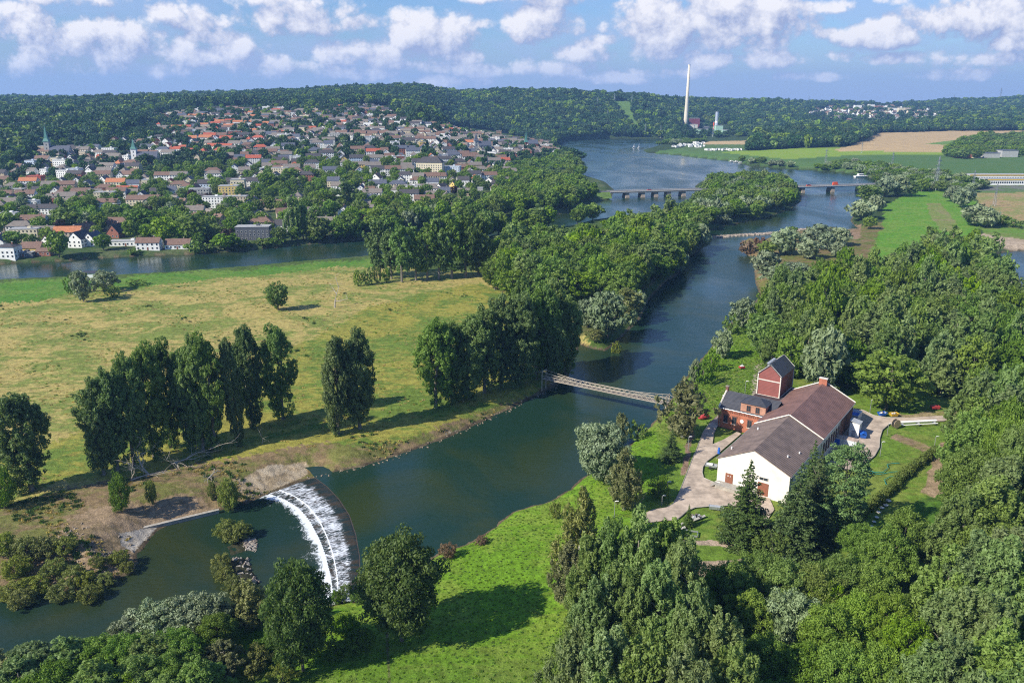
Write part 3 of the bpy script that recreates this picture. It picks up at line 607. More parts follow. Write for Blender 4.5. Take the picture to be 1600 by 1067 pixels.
# kind: (leaf material, bark, nominal height, nominal radius, builder)
KD = {
 'broad': (L_BROAD, BARK, 16, 7.0, lambda g_, lod: crown_broad(g_, 7, 16, 2.2, (46, 34, 22)[lod], (9, 5, 0)[lod])),
 'oak': (L_OAK, BARK, 16, 7.0, lambda g_, lod: crown_broad(g_, 7, 16, 2.2, (50, 36, 22)[lod], (9, 5, 0)[lod])),
 'lime': (L_LIME, BARK, 16, 7.0, lambda g_, lod: crown_broad(g_, 7, 16, 2.0, (44, 32, 22)[lod], (9, 5, 0)[lod])),
 'copper': (L_COP, BARK, 16, 7.0, lambda g_, lod: crown_broad(g_, 7, 16, 2.0, (44, 32, 22)[lod], (9, 5, 0)[lod])),
 'willow': (L_WIL, BARK, 12, 6.5, lambda g_, lod: crown_broad(g_, 6.5, 12, 1.0, (44, 30, 18)[lod], (8, 5, 0)[lod], .9)),
 'osier': (L_OLV, BARK, 5, 3.4, lambda g_, lod: crown_broad(g_, 3.4, 5, .2, (22, 16, 10)[lod], (6, 4, 0)[lod], 1.2)),
 'thicket': (L_RED, BARK, 5, 3.4, lambda g_, lod: crown_broad(g_, 3.4, 5, .2, (20, 16, 10)[lod], (6, 4, 0)[lod], 1.3)),
 'shrub': (L_BROAD, BARK, 5, 3.6, lambda g_, lod: crown_broad(g_, 3.6, 5, .1, (22, 16, 10)[lod], (6, 4, 0)[lod])),
 'poplar': (L_POP, BARKP, 26, 6.0, lambda g_, lod: crown_poplar(g_, 6, 26, 3, (150, 90, 45)[lod], (9, 5, 0)[lod])),
 'mpoplar': (L_DPOP, BARKP, 28, 5.2, lambda g_, lod: crown_row(g_, 5.4, 28, g_.choice([1.0, 2.2, 4.5, 3.0]), (200, 120, 50)[lod], (8, 5, 0)[lod])),
 'birch': (L_BIR, BARKW, 18, 4.6, lambda g_, lod: crown_poplar(g_, 4.8, 18, 2.5, (90, 60, 30)[lod], (8, 5, 0)[lod], .25)),
 'spruce': (L_SPR, BARK, 22, 5.2, lambda g_, lod: crown_spruce(g_, 5.2, 22, 1.2, (24, 16, 9)[lod], (13, 9, 6)[lod])),
 'pine': (L_PINE, BARK, 22, 6.0, lambda g_, lod: crown_broad(g_, 6, 22, 3.5, (46, 30, 16)[lod], (8, 5, 0)[lod], .6)),
}
NAMES = dict(broad='broadleaf_tree', oak='broadleaf_tree', lime='lime_tree', copper='copper_beech', willow='willow_tree', osier='osier_bush', thicket='brown_thicket', shrub='shrub', poplar='poplar_tree', mpoplar='poplar_tree', birch='birch_tree', spruce='spruce_tree', pine='pine_tree')
LEAF = {0: .30, 1: .62, 2: 1.15, 3: 2.4}
TP = {}
def proto(kind, lod, var):
    key = (kind, lod, var)
    if key in TP: return TP[key]
    lm, bark, H, R, fn = KD[kind]; g_ = np.random.default_rng(abs(hash((sorted(KD).index(kind), lod, var))) % 2 ** 31)
    lob = fn(g_, min(lod, 2)); ls = LEAF[lod]; lm = L_FAR if lod == 3 and kind == 'broad' else lm
    if kind in ('osier', 'thicket', 'shrub'): ls *= .7
    cover = {0: .66, 1: .9, 2: 1.15, 3: 1.3}[lod]
    if kind in ('mpoplar', 'birch', 'osier', 'thicket') and lod < 2: cover *= .8
    V, Fq, lv = leaves(lob, ls, cover, g_, 1.9 if kind in ('poplar', 'mpoplar', 'willow', 'osier', 'thicket', 'birch') else 1.35, .8 if kind in ('poplar', 'mpoplar') else 0)
    V[:, 2] = np.maximum(V[:, 2], .05)
    cm = rawmesh(NAMES[kind] + '_crown', V, Fq, [lm], False, [('lv', 'FACE', 'FLOAT', lv)])
    tm = trunk_mesh(g_, H, {'poplar': .5, 'mpoplar': .42}.get(kind, .35) * (H / 20) ** .5, bark, (7, 5, 2, 0)[lod], .82, R, .2 if kind == 'mpoplar' else 0, name=NAMES[kind] + '_trunk')
    if lod >= 2:      # far away: crown and trunk share one mesh
        tv = np.zeros((len(tm.vertices), 3), np.float32); tm.vertices.foreach_get('co', tv.ravel()); tv = np.array([v.co[:] for v in tm.vertices])
        quads = np.array([list(p_.vertices)[:4] if len(p_.vertices) >= 4 else list(p_.vertices) + [p_.vertices[0]] for p_ in tm.polygons])
        V2 = np.concatenate([V, tv]); F2 = np.concatenate([Fq, quads + len(V)])
        cm = rawmesh(NAMES[kind], V2, F2, [lm, bark], False, [('lv', 'FACE', 'FLOAT', np.r_[lv, np.zeros(len(quads))])])
        cm.polygons.foreach_set('material_index', np.r_[np.zeros(len(Fq), np.int32), np.ones(len(quads), np.int32)])
    TP[key] = (cm, tm); return TP[key]
od = ['first','second','third','fourth','fifth','sixth','seventh','eighth','ninth','tenth','eleventh','twelfth','thirteenth','fourteenth','fifteenth','sixteenth','seventeenth','eighteenth','nineteenth','twentieth']
TREES = []      # (kind, x, y, h, w, label or None, zone)
def T(kind, x, y, h, w, label=None, zone=None, z=None): TREES.append(dict(k=kind, x=float(x), y=float(y), h=float(h), w=float(w), label=label, zone=zone, z=z))
def TG(kind, bx, by, ty, wpx, label=None, zone=None):
    """foot pixel, top row and crown width seen in the photo -> position and real size"""
    x, y, z = ground(bx, by); dep = proj(x, y, z)[2]; h = 6.
    for _ in range(30):
        e = proj(x, y, z + h)[1] - ty; h += e * dep / F * 1.05
    T(kind, x, y, max(h, 1.5), wpx / F * dep, label, zone)
def TT(kind, px, ty, h, w, label=None, zone=None, zg=4.0):
    x, y, _ = at(px, ty, zg + h); T(kind, x, y, h, w, label, zone)
def wood(pts, kinds, sp, h, w, zone, seed=1, zg=3.5, hv=.18, both=False):
    """fill a canopy outline (photo pixels, seen at crown height) with jittered trees"""
    P = poly(pts, zg + h * .85); r = np.random.default_rng(seed); mn, mx = P.min(0), P.max(0)
    X, Y = np.meshgrid(np.arange(mn[0], mx[0], sp), np.arange(mn[1], mx[1], sp * .87)); X[1::2] += sp / 2
    X = X.ravel() + r.normal(size=X.size) * sp * .22; Y = Y.ravel() + r.normal(size=Y.size) * sp * .22
    k = inpoly(P, X, Y) & (shore_at(X, Y) > 1.0)
    if both: k &= inpoly(poly(pts, zg + h * .3), X, Y)
    X, Y = X[k], Y[k]; ks, ws = zip(*kinds); ws = np.array(ws) / sum(ws)
    for x, y in zip(X, Y):
        f = 1 + hv * r.normal(); kd = ks[r.choice(len(ks), p=ws)]; T(kd, x, y, h * f * (1.12 if kd == 'poplar' else 1), w * (1 + .15 * r.normal()), None, zone)

# ---- the poplar row on the meadow (foot x, foot y, top y, crown width)
row = [(50,768,603,92),(163,744,588,62),(185,738,572,60),(210,728,548,66),(241,715,527,64),(267,700,522,52),(297,702,540,52),(318,706,520,58),(338,704,512,60),(372,697,522,44),(395,669,503,56),(443,656,498,58),(529,680,516,56),(562,670,510,66)]
desc = ['broad bushy poplar standing alone at the left edge of the meadow','low leafy poplar at the left end of the dense poplar row','poplar leaning beside the low left end of the row','dark poplar left of the tallest clump in the row','tall dark poplar in the middle of the left clump','tall slim poplar at the right end of the left clump',
 'leafy poplar just right of the gap in the row','dense poplar second from the gap in the row','tall wide poplar in the middle of the right clump','thin poplar with bare lower trunk right of the wide ones','tall poplar with clear stem over the shadowed bank','airy poplar with side branch and long bare trunk','pale trunked poplar standing nearest the river, left of a pair','dark windblown poplar on the right of the riverside pair']
for (a, b_, c, d), l in zip(row, desc): TG('mpoplar', a, b_, c, d * .73, l, 'row')
rr = [(a_, b_, c_, d_ * .85) for a_, b_, c_, d_ in [(681,637,495,62),(706,630,500,50),(732,624,486,58),(757,614,474,56),(783,606,460,60),(808,603,450,60),(837,593,445,58),(860,592,440,50),(884,585,462,46),(870,575,430,50),(820,580,428,50),(866,600,486,44)]]
for i, (a, b_, c, d) in enumerate(sorted(rr)): TG('mpoplar', a, b_, c, d, f'{od[i]} from left of the dense dark poplars by the footbridge head', 'bridge clump')
for i, (a, b_, c, d) in enumerate([(594,432,342,34),(612,436,356,26),(628,441,343,32),(650,439,346,30),(668,438,340,34),(686,437,332,34),(706,436,330,36),(728,434,326,36),(748,430,330,36)]):
    TG('mpoplar', a, b_, c, d, f'{od[i]} from left of the poplars between meadow and old channel', 'channel clump')
for i, (a, b_, c, d) in enumerate([(560,447,423,16),(575,446,420,17),(590,444,418,15),(604,441,420,14)]): TG('shrub', a, b_, c, d, f'{od[i]} from left of four young trees at the meadow edge', 'young')
TG('broad', 435, 485, 441, 34, 'lone round tree in the middle of the yellow meadow'); TG('shrub', 110, 459, 431, 17, 'small dark tree left of the silver willow on the meadow bank')
TG('willow', 131, 472, 422, 30, 'silver willow beside the small hut on the far bank of the meadow'); TG('willow', 165, 455, 424, 36, 'round pale green willow right of the small hut'); TG('shrub', 178, 464, 448, 24, 'low dark bush under the round pale willow'); TG('shrub', 214, 446, 437, 30, 'low bush right of the willows on the channel bank')
TG('shrub', 8, 796, 735, 40, 'leafy sapling clump at the left edge behind the debris bank'); TG('shrub', 190, 802, 742, 32, 'dark ivy-clad stump tree beside the driftwood heap')
TG('osier', 361, 798, 750, 34, 'pale sapling on the gravel by the quay wall'); TG('osier', 333, 782, 754, 16, 'small upright sapling on the debris bank'); TG('osier', 238, 790, 752, 16, 'thin sapling right of the driftwood heap')
SH = [('broad',93,403,360,34),('broad',162,391,366,30),('lime',108,364,324,42),('broad',143,354,321,36),('broad',222,364,324,52),('broad',257,382,338,46),('broad',305,382,332,48),('shrub',305,396,376,26),('broad',354,390,364,44),('broad',336,374,350,36),
 ('spruce',185,336,306,20),('broad',22,388,361,36),('birch',28,362,341,28),('poplar',456,376,309,18),('poplar',465,376,311,18),('poplar',474,374,314,18),('shrub',410,386,372,30),('shrub',430,384,371,28),('broad',492,379,364,24),('broad',535,378,341,40),('broad',554,377,338,34),('poplar',540,332,282,38),
 ('broad',385,345,318,30),('lime',410,360,330,26),('broad',505,330,300,34),('broad',565,345,312,30),('shrub',208,398,388,18),('shrub',325,393,380,24),('shrub',378,388,374,22),('broad',62,372,345,24),('lime',340,300,276,30),('broad',420,300,268,34),('broad',455,285,262,30)]
for i, (k, a, b_, c, d) in enumerate(SH): TG(k, a, b_, c, d, None, 'town shore')
# ---- foreground trees
for i, (a, b_, c, d) in enumerate([(540,938,914,26),(562,944,922,24),(526,944,924,20),(585,948,928,22)]): TG('shrub', a, b_, c, d, f'{od[i]} of the low green bushes at the right end of the weir', 'weir bushes')
TG('oak', 628, 1003, 846, 118, 'big dark rounded tree right of the weir, casting a long shadow'); TG('oak', 474, 1052, 889, 94, 'dark upright tree in front of the weir foot'); TG('birch', 395, 985, 908, 62, 'thin grey-green willow left of the dark foreground tree')
TG('birch', 905, 930, 768, 66, 'tall birch with pale drooping twigs beside the poplar stand'); TG('birch', 890, 960, 850, 55, 'lower birch leaning over the bank slope'); TG('shrub', 905, 1060, 990, 90, 'dark bush at the bottom edge beside the poplar stand')
TG('osier', 868, 812, 786, 18, 'small sapling on the bank edge above the weir pool'); TG('thicket', 700, 872, 850, 28, 'dry brown bush at the waterside below the grass slope'); TG('thicket', 752, 850, 838, 20, 'small brown bush on the waterside')
TG('osier', 963, 558, 534, 16, 'tiny flooded tree standing in the river')
for i, (x, ty, h, w) in enumerate([(915,838,25,9),(960,812,28,10),(1000,803,30,11),(1045,812,28,10),(1078,850,27,10),(935,900,26,10),(985,880,28,11),(1035,890,28,11),(1090,925,27,10),(905,985,24,9),(960,975,27,10),(1020,985,27,11),(1080,1010,27,10),(1130,955,26,10),(1150,1010,26,10),(940,1060,25,10),(1010,1070,26,10)]):
    TT('poplar', x, ty, h, w, None, 'front poplars')
for i, (x, ty, h, w) in enumerate([(1530,640,25,13),(1580,600,26,14),(1512,770,24,12),(1560,740,26,14),(1490,860,22,12),(1530,840,25,13),(1590,820,26,14),(1490,930,22,12),(1545,920,25,13),(1500,1000,22,12),(1580,980,25,13),(1455,1010,20,11),(1620,700,26,14),(1640,860,26,14),(1530,1060,22,12),(1620,1050,25,12),(1650,600,26,14)]):
    TT('poplar' if i % 3 else 'osier' if 0 else 'poplar', x, ty, h, w, None, 'right poplars')
for i, (k, x, ty, h, w) in enumerate([('lime',1150,880,15,9),('lime',1190,865,14,9),('broad',1230,880,15,10),('lime',1275,885,15,9),('broad',1320,870,15,10),('lime',1365,880,15,10),('broad',1395,830,16,10),('broad',1420,800,16,11),('willow',1240,930,14,11),('broad',1300,950,16,11),('lime',1345,930,16,9),('lime',1395,930,17,9),('lime',1425,970,17,9),
 ('broad',1200,1000,12,9),('broad',1260,1010,13,10),('lime',1320,1010,16,9),('lime',1370,1010,16,9),('broad',1410,1050,15,9),('broad',1230,1060,9,9),('willow',1480,1040,10,9),('lime',1180,925,14,8),('broad',1130,890,13,8),('broad',1350,820,10,8),('lime',1290,900,13,8)]):
    TT(k, x, ty, h, w, None, 'front wood')
for i, (k, x, ty, h, w) in enumerate([('willow',205,955,9,10),('willow',240,940,10,11),('willow',285,935,10,10),('willow',320,930,10,9),('poplar',230,985,11,11),('broad',335,960,10,8),('broad',275,985,10,9),('poplar',40,990,12,12),('poplar',95,985,12,12),('broad',150,985,11,10),('broad',190,990,11,9),('poplar',20,1020,12,11),('broad',80,1030,11,11),('poplar',140,1030,13,12),
 ('broad',215,1025,11,10),('broad',265,1020,10,9),('poplar',310,1030,12,10),('birch',-20,1000,10,10),('broad',40,1060,10,10),('birch',340,1000,8,7),('broad',180,1060,10,10),('poplar',260,1060,11,11),('osier',400,1010,5,6),('shrub',420,990,5,6),('shrub',540,960,5,6),('shrub',560,985,4,6),('shrub',520,1000,4,6),('osier',440,1040,4,6)]):
    TT(k, x, ty, h, w, None, 'bottom left wood', 3)
# ---- around the waterworks
TG('spruce', 1163, 846, 722, 80, 'tall pointed spruce in front of the white gable'); TG('spruce', 1238, 866, 728, 84, 'wide dark spruce right of the pointed one'); TG('spruce', 1268, 850, 706, 66, 'dark spruce pressed against the pine')
TG('pine', 1308, 842, 693, 80, 'blue-green pine beside the hall side wall'); TG('shrub', 1205, 875, 830, 52, 'leafy bush at the foot of the two spruces'); TG('spruce', 1262, 800, 690, 50, 'spruce top close to the side wall windows')
TG('broad', 1384, 640, 553, 96, 'broad round chestnut standing on the lawn behind the hall'); TG('willow', 1281, 618, 514, 66, 'tall silvery tree behind the red tower'); TG('birch', 1066, 684, 590, 60, 'beige weeping birch at the footbridge pylon'); TG('spruce', 1048, 720, 671, 32, 'small bluish spruce on the lawn strip by the drive')
TG('spruce', 1075, 824, 788, 16, 'tiny cone-shaped spruce by the drive bend'); TG('willow', 938, 752, 664, 74, 'large silver willow on the river bank by the drive'); TG('birch', 975, 798, 705, 48, 'upright green birch beside the silver willow'); TG('birch', 967, 700, 643, 26, 'slim green tree behind the silver willow')
TG('shrub', 1028, 778, 752, 36, 'dark clipped bush beside the drive'); TG('shrub', 995, 690, 660, 30, 'green bush on the bank behind the silver willow'); TG('shrub', 1036, 757, 742, 12, 'small yellow-green cone bush beside the stairs')
for i, (k, a, b_, c, d) in enumerate([('willow',1160,512,467,42),('shrub',1142,522,492,32),('willow',1128,560,516,34),('shrub',1110,580,548,30),('shrub',1098,600,566,36),('willow',1084,598,562,20),('shrub',1172,500,478,26)]):
    TG(k, a, b_, c, d * .85, f'{od[i]} counted bush on the green dyke above the footbridge, {["silver and tall","low and green","silver with bare foot","green and low","dark green and wide","pale and narrow","green under the wood"][i]}', 'dyke bushes')
wood([(1190,470),(1200,440),(1240,428),(1290,412),(1330,418),(1368,415),(1400,388),(1470,364),(1535,368),(1572,415),(1590,465),(1700,480),(1720,600),(1560,640),(1500,600),(1440,590),(1330,590),(1250,590),(1215,565),(1192,560)], [('poplar',.5),('broad',.42),('lime',.08)], 10.5, 20, 12.5, 'right wood', 3, both=True)
wood([(1500,600),(1640,560),(1800,540),(1850,1110),(1560,1067),(1500,900),(1492,760),(1510,690)], [('poplar',.6),('broad',.4)], 12, 20, 12.5, 'right wood edge', 4, both=True)
# ---- middle distance
wood([(752,440),(765,385),(800,355),(870,360),(925,352),(985,338),(1050,325),(1085,335),(1104,350),(1100,380),(1076,395),(1060,425),(1035,440),(1008,452),(985,468),(945,470),(925,450),(895,450),(870,470),(830,455)], [('broad',.72),('lime',.13),('poplar',.15)], 12, 19, 15, 'middle wood', 5, both=True)
wood([(480,342),(560,330),(640,322),(700,320),(760,306),(800,290),(850,270),(905,280),(955,296),(952,310),(915,322),(840,336),(760,344),(660,352),(590,356),(480,352)], [('broad',.8),('lime',.12),('poplar',.08)], 14, 17, 16, 'channel bank wood', 6)
wood([(1080,296),(1098,282),(1125,272),(1165,268),(1200,270),(1228,278),(1246,296),(1248,314),(1220,326),(1180,334),(1130,345),(1105,345),(1085,330),(1050,318),(1085,312)], [('broad',.8),('willow',.2)], 14, 14, 15, 'island wood', 7)
for k, a, b_, c, d in [('willow',918,512,468,40),('willow',950,528,455,62),('willow',935,520,480,40),('birch',975,500,448,44),('willow',992,492,455,34),('willow',1062,426,392,26),('willow',1092,392,350,34),('osier',930,532,515,28),('willow',1075,400,372,24),('broad',900,475,425,60)]:
    TG(k, a, b_, c, d, None, 'shore willows')
for i, (k, a, b_, c, d) in enumerate([('willow',1195,430,392,42),('willow',1227,398,356,46),('lime',1197,400,377,30),('willow',1264,404,374,38),('willow',1280,374,350,36),('willow',1312,384,356,34),('willow',1310,403,378,28),('lime',1237,368,354,17),('willow',1215,445,415,44),('willow',1245,440,410,50),('thicket',1168,398,376,26),('thicket',1188,390,370,22),('willow',1290,390,362,30),('willow',1262,384,360,30)]):
    TG(k, a, b_, c, d, None, 'peninsula willows')
for i, (k, a, b_, c, d) in enumerate([('broad',1356,318,288,40),('willow',1344,344,312,40),('willow',1368,330,305,26),('broad',1357,358,338,22),('willow',1381,308,275,30),('willow',1403,307,274,34),('broad',1424,308,283,22),('broad',1440,300,280,18)]):
    TG(k, a, b_, c, d, f'{od[i]} of the trees lining the green field by the far bridge end', 'field edge trees')
for i, (k, a, b_, c, d) in enumerate([('willow',1488,316,290,26),('willow',1503,325,292,34),('willow',1522,352,319,46),('willow',1543,356,325,34),('shrub',1566,352,336,26),('shrub',1585,356,342,26)]):
    TG(k, a, b_, c, d, f'{od[i]} from left of the bushes right of the green field', 'right field bushes')
wood([(1005,238),(1060,240),(1150,250),(1245,262),(1240,252),(1150,243),(1060,234),(1010,233)], [('broad',.6),('willow',.4)], 18, 10, 16, 'lake shore trees', 8)
wood([(1150,256),(1200,250),(1250,256),(1330,250),(1440,262),(1500,272),(1540,280),(1530,290),(1440,288),(1400,280),(1340,270),(1250,266)], [('broad',.55),('willow',.45)], 17, 10, 15, 'shore trees behind the road bridge', 9)
wood([(1478,236),(1500,222),(1530,216),(1600,214),(1640,220),(1640,236),(1560,235),(1530,238),(1490,240)], [('broad',1)], 22, 15, 20, 'farmstead trees', 10)
wood([(1000,212),(1060,215),(1105,217),(1060,222),(1030,221),(1000,217)], [('broad',.8),('willow',.2)], 22, 9, 18, 'trees before the power station', 12)
wood([(872,236),(905,245),(912,262),(890,272),(850,276),(800,285),(760,272),(800,258),(850,250)], [('broad',.9),('lime',.1)], 17, 13, 15, 'headland trees', 13)
for x, ty, h, w in [(80,870,4,6),(110,880,4,6),(40,850,5,7),(70,845,5,7),(20,870,5,7),(100,850,4,6),(130,885,3.5,5),(45,890,4,7),(10,900,4,7),(30,910,4,6),(90,900,4,6),(135,905,3.5,6),(160,885,3,5),(182,858,3,5),(195,870,2.5,4),(150,870,2.5,4),(0,850,5,7)]:
    TT('osier', x, ty, h, w, None, 'osiers on the debris bank', .3)
for x, ty, h, w in [(350,812,4.5,6),(374,816,4.5,6),(362,822,4,6),(345,864,4,4.5),(349,885,3.5,4.5),(362,900,4,5),(372,912,3,4),(342,880,3,4)]:
    TT('osier', x, ty, h, w, None, 'osiers on the rocky islet', -1.5)
# ------------------------------------------------------------------ waterworks buildings
M_CREAM = mat('cream_render', (.74, .71, .63), .85, .15, .4); M_WHITE = mat('white_paint', (.80, .79, .76), .7, .08, .8); M_TRIM = mat('pale_trim', (.66, .62, .54), .7, .15, 1)
M_BRICK = brickmat('red_brick', (.42, .13, .07), (.34, .10, .055), (.36, .22, .15)); M_BRICKD = brickmat('dark_brick', (.20, .085, .06), (.15, .07, .05), (.2, .13, .1))
M_RPANEL = stripes('red_cladding', (.27, .085, .07), (.19, .06, .05), 2, .5, .85, .6, .12, .4); M_SLATE = stripes('dark_slate', (.050, .052, .062), (.030, .032, .04), 2, .28, .85, .5, .25, .4)
M_RIB = stripes('brown_ribbed_roof', (.24, .13, .10), (.13, .07, .055), 0, 1.0, .6, .6, .30, .6, .3); M_RIB2 = stripes('grey_brown_ribbed_roof', (.23, .165, .13), (.13, .095, .075), 0, 1.0, .6, .65, .34, .6, .3)
M_GLASS = glassmat(); M_DOOR = mat('brown_door', (.24, .09, .05), .6, .15, 2); M_METAL = mat('galvanised_metal', (.42, .44, .45), .45, .2, 2, .6); M_GREY = mat('grey_sheet', (.38, .40, .42), .6, .15, 1)
M_BLUE = mat('blue_paint', (.02, .12, .50), .45, .15, 1.5); M_YEL = mat('yellow_paint', (.62, .40, .04), .5, .2, 1.5); M_RED = mat('red_paint', (.42, .05, .05), .55, .2, 1.5); M_BLACK = mat('black_rubber', (.02, .02, .02), .7, .2, 2)
M_ASPH = mat('drive_asphalt', (.42, .34, .265), .92, .34, .35, bump=.2); M_KERB = mat('kerb_stone', (.34, .32, .28), .9, .2, .8); M_ROADG = mat('road_asphalt', (.12, .12, .125), .9, .25, .3)
M_WOOD = mat('sawn_timber', (.40, .30, .19), .85, .3, 1.5); M_ORANGE = mat('orange_red_paint', (.75, .10, .02), .45, .1, 1); M_SILVER = mat('silver_cladding', (.50, .55, .62), .4, .1, .2, .3)
AU = math.atan2(.809, .5876); O0 = (59.0, 208.0)
def site(name, label, cat): return empty(name, (*O0, 4.0), AU, label, cat)
def Wp(u, v, z): return (u, -v, z)
hall = site('pump_hall', 'long cream hall with ribbed brown gable roofs behind the tall spruces', 'hall')
WD, EV, RG, L1, L2 = 20.4, 8.0, 13.0, 30.5, 68.0; RV = 10.0
def hwall(name, u0, u1, v0, v1, ev, rg, rv, m, parent, base=-.3):
    k = MB(); P = lambda u: [Wp(u, v0, base), Wp(u, v1, base), Wp(u, v1, ev), Wp(u, rv, rg), Wp(u, v0, ev)]
    k.add(P(u0) + P(u1), [(0, 1, 2, 3, 4), (9, 8, 7, 6, 5), (0, 5, 6, 1), (1, 6, 7, 2), (2, 7, 8, 3), (3, 8, 9, 4), (4, 9, 5, 0)], m); return k.build(name, parent)
hwall('wall', 0, L1, 0, WD, EV, RG - .25, RV, M_CREAM, hall); hwall('wall', L1 + .05, 52, .2, WD - .1, EV - .1, RG - .35, RV, M_CREAM, hall); r_ = hwall('wall', 52.05, L2, .2, WD - .1, EV - .1, RG - .35, RV, M_BRICKD, hall)
r_['label'] = 'dark brick rear wall'
def roofpair(name, u0, u1, v0, v1, ev, rg, rv, m, parent, oh=.35, og=.25, th=.22):
    k = MB(); s1 = (rg - ev) / (rv - v0); s2 = (rg - ev) / (v1 - rv)
    k.slab([Wp(u0 - og, v0 - oh, ev - oh * s1 + th), Wp(u1 + og, v0 - oh, ev - oh * s1 + th), Wp(u1 + og, rv, rg + th), Wp(u0 - og, rv, rg + th)], th, m)
    k.slab([Wp(u0 - og, rv, rg + th), Wp(u1 + og, rv, rg + th), Wp(u1 + og, v1 + oh, ev - oh * s2 + th), Wp(u0 - og, v1 + oh, ev - oh * s2 + th)], th, m); return k.build(name, parent)
rf = roofpair('roof', 0, L1 - .3, 0, WD, EV, RG, RV, M_RIB2, hall); rf['label'] = 'grey-brown front roof'
for u, v in ((8, 17), (14, 18.5), (22, 3.5), (6, 1.5)):
    k = MB(); z = EV + (RG - EV) * (1 - abs(v - RV) / 10.2); k.tube([Wp(u, v, z), Wp(u, v, z + .8)], .22, M_WHITE, 8); k.build('roof_vent', rf)
rr_ = roofpair('roof', L1 + .1, L2, 0, WD, EV - .05, RG - .1, RV, M_RIB, hall, .3, .1); rr_['label'] = 'red-brown rear roof'
for u in (L1 - .1, L2 + .15):
    k = MB()
    for a, b_ in (((u, -.4, EV + .15), (u, RV, RG + .5)), ((u, RV, RG + .5), (u, WD + .4, EV + .15))): k.tube([Wp(*a), Wp(*b_)], .24, M_TRIM, 4)
    k.build('parapet', hall)
k = MB(); k.tube([Wp(-.3, -.4, EV - .1), Wp(L2, -.4, EV - .1)], .12, M_METAL, 5); k.build('gutter', hall); k = MB(); k.tube([Wp(-.3, WD + .45, EV - .1), Wp(L2, WD + .45, EV - .1)], .12, M_METAL, 5); k.build('gutter', hall)
for u in (2, 30, 50): k = MB(); k.tube([Wp(u, WD + .12, -.2), Wp(u, WD + .12, EV - .1)], .07, M_METAL, 5); k.build('downpipe', hall)
k = MB(); k.box(Wp(66.8, 10, 13.6), (1.1, 2.6, 2.6), M_BRICK); k.box(Wp(66.8, 10, 14.98), (1.35, 2.9, .2), M_TRIM); k.build('chimney', hall)
def win(parent, c, w, h, axis, m=M_GLASS, fr=M_TRIM, bars=2, name='window'):
    """framed window; axis 'u': lies in a wall running along u, 'v': in a gable"""
    k = MB(); d = (w, .12, h) if axis == 'u' else (.12, w, h); k.box(Wp(*c), d, m); k_ = MB()
    for s_ in (-1, 1):
        if axis == 'u': k_.box(Wp(c[0] + s_ * w / 2, c[1], c[2]), (.12, .2, h + .12), fr); k_.box(Wp(c[0], c[1], c[2] + s_ * h / 2), (w - .12, .2, .12), fr)
        else: k_.box(Wp(c[0], c[1] + s_ * w / 2, c[2]), (.2, .12, h + .12), fr); k_.box(Wp(c[0], c[1], c[2] + s_ * h / 2), (.2, w - .12, .12), fr)
    if bars: k_.box(Wp(*c), (.07 if axis == 'u' else .18, .18 if axis == 'u' else .07, h - .14), fr)
    o = k.build(name, parent); k_.build('frame', o); return o
for u in (33.5, 36.3, 39.1, 41.9, 44.7, 47.5, 50.3): win(hall, (u, WD, 3.9), 1.1, 3.4, 'u', fr=M_BRICKD)
for u in (13, 15.2, 20, 22.2): win(hall, (u, WD + .05, 2.4), 1.2, 1.6, 'u')
for u in (21, 26): win(hall, (u, WD + .05, 5.6), .9, 1.3, 'u')
k = MB(); k.box(Wp(-.06, 3.6, 2.6), (.14, 2.2, 3.0), M_DOOR); d_ = k.build('door', hall); k = MB(); k.box(Wp(-.16, 3.0, 2.5), (.06, .1, .3), M_METAL); k.build('handle', d_)
k = MB(); k.box(Wp(-.18, 3.3, 3.4), (.05, .3, .25), M_WHITE); k.build('notice', d_); k = MB(); k.box(Wp(-.18, 4.0, 3.35), (.05, .25, .2), M_WHITE); k.build('notice', d_)
k = MB(); k.box(Wp(-.06, 13.4, 2.2), (.14, 3.0, 3.8), M_DOOR); k.build('door', hall)
win(hall, (-.02, 13.4, 5.3), 2.4, .9, 'v'); 
k = MB(); k.box(Wp(-1.6, 5.5, .55), (3.0, 9.5, 1.1), M_CONC); k.box(Wp(-1.6, 5.5, 1.14), (3.2, 9.7, .1), M_KERB)
for i in range(5): k.box(Wp(-1.6, .5 - i * .3, .95 - i * .22), (2.6, .3, .2), M_CONC)
k.build('landing', hall)
k = MB()
for a in (-.7, .8, 2.2): k.tube([Wp(-3.1, a, .3 if a < 0 else 1.1), Wp(-3.1, a, 2.1 if a > 0 else 1.3)], .04, M_METAL, 5)
k.tube([Wp(-3.1, -.7, 1.3), Wp(-3.1, .8, 2.1), Wp(-3.1, 2.2, 2.1)], .04, M_METAL, 5); k.build('railing', hall)
# brick house with dormer
bh = site('brick_house', 'low red brick house with dark slate roof and a white round clock on its front', 'house')
U0, U1, V0, V1 = 40.8, 53.5, -16.2, .6; UR = 47.0; E1, R1 = 6.7, 10.7
k = MB(); P = lambda v: [Wp(U0, v, -.3), Wp(U1, v, -.3), Wp(U1, v, E1), Wp(UR, v, R1 - .2), Wp(U0, v, E1)]
k.add(P(V0) + P(V1), [(0, 1, 2, 3, 4), (9, 8, 7, 6, 5), (0, 5, 6, 1), (1, 6, 7, 2), (2, 7, 8, 3), (3, 8, 9, 4), (4, 9, 5, 0)], M_BRICK); bw_ = k.build('wall', bh)
k = MB()
for i in range(27): k.box(Wp(U0 - .09, V0 + .5 + i * .6, E1 - .95), (.2, .28, .3), M_BRICKD)
k.box(Wp(U0 - .12, (V0 + V1) / 2, E1 - .5), (.26, V1 - V0, .16), M_BRICK); k.build('cornice', bh)
k = MB(); th = .2
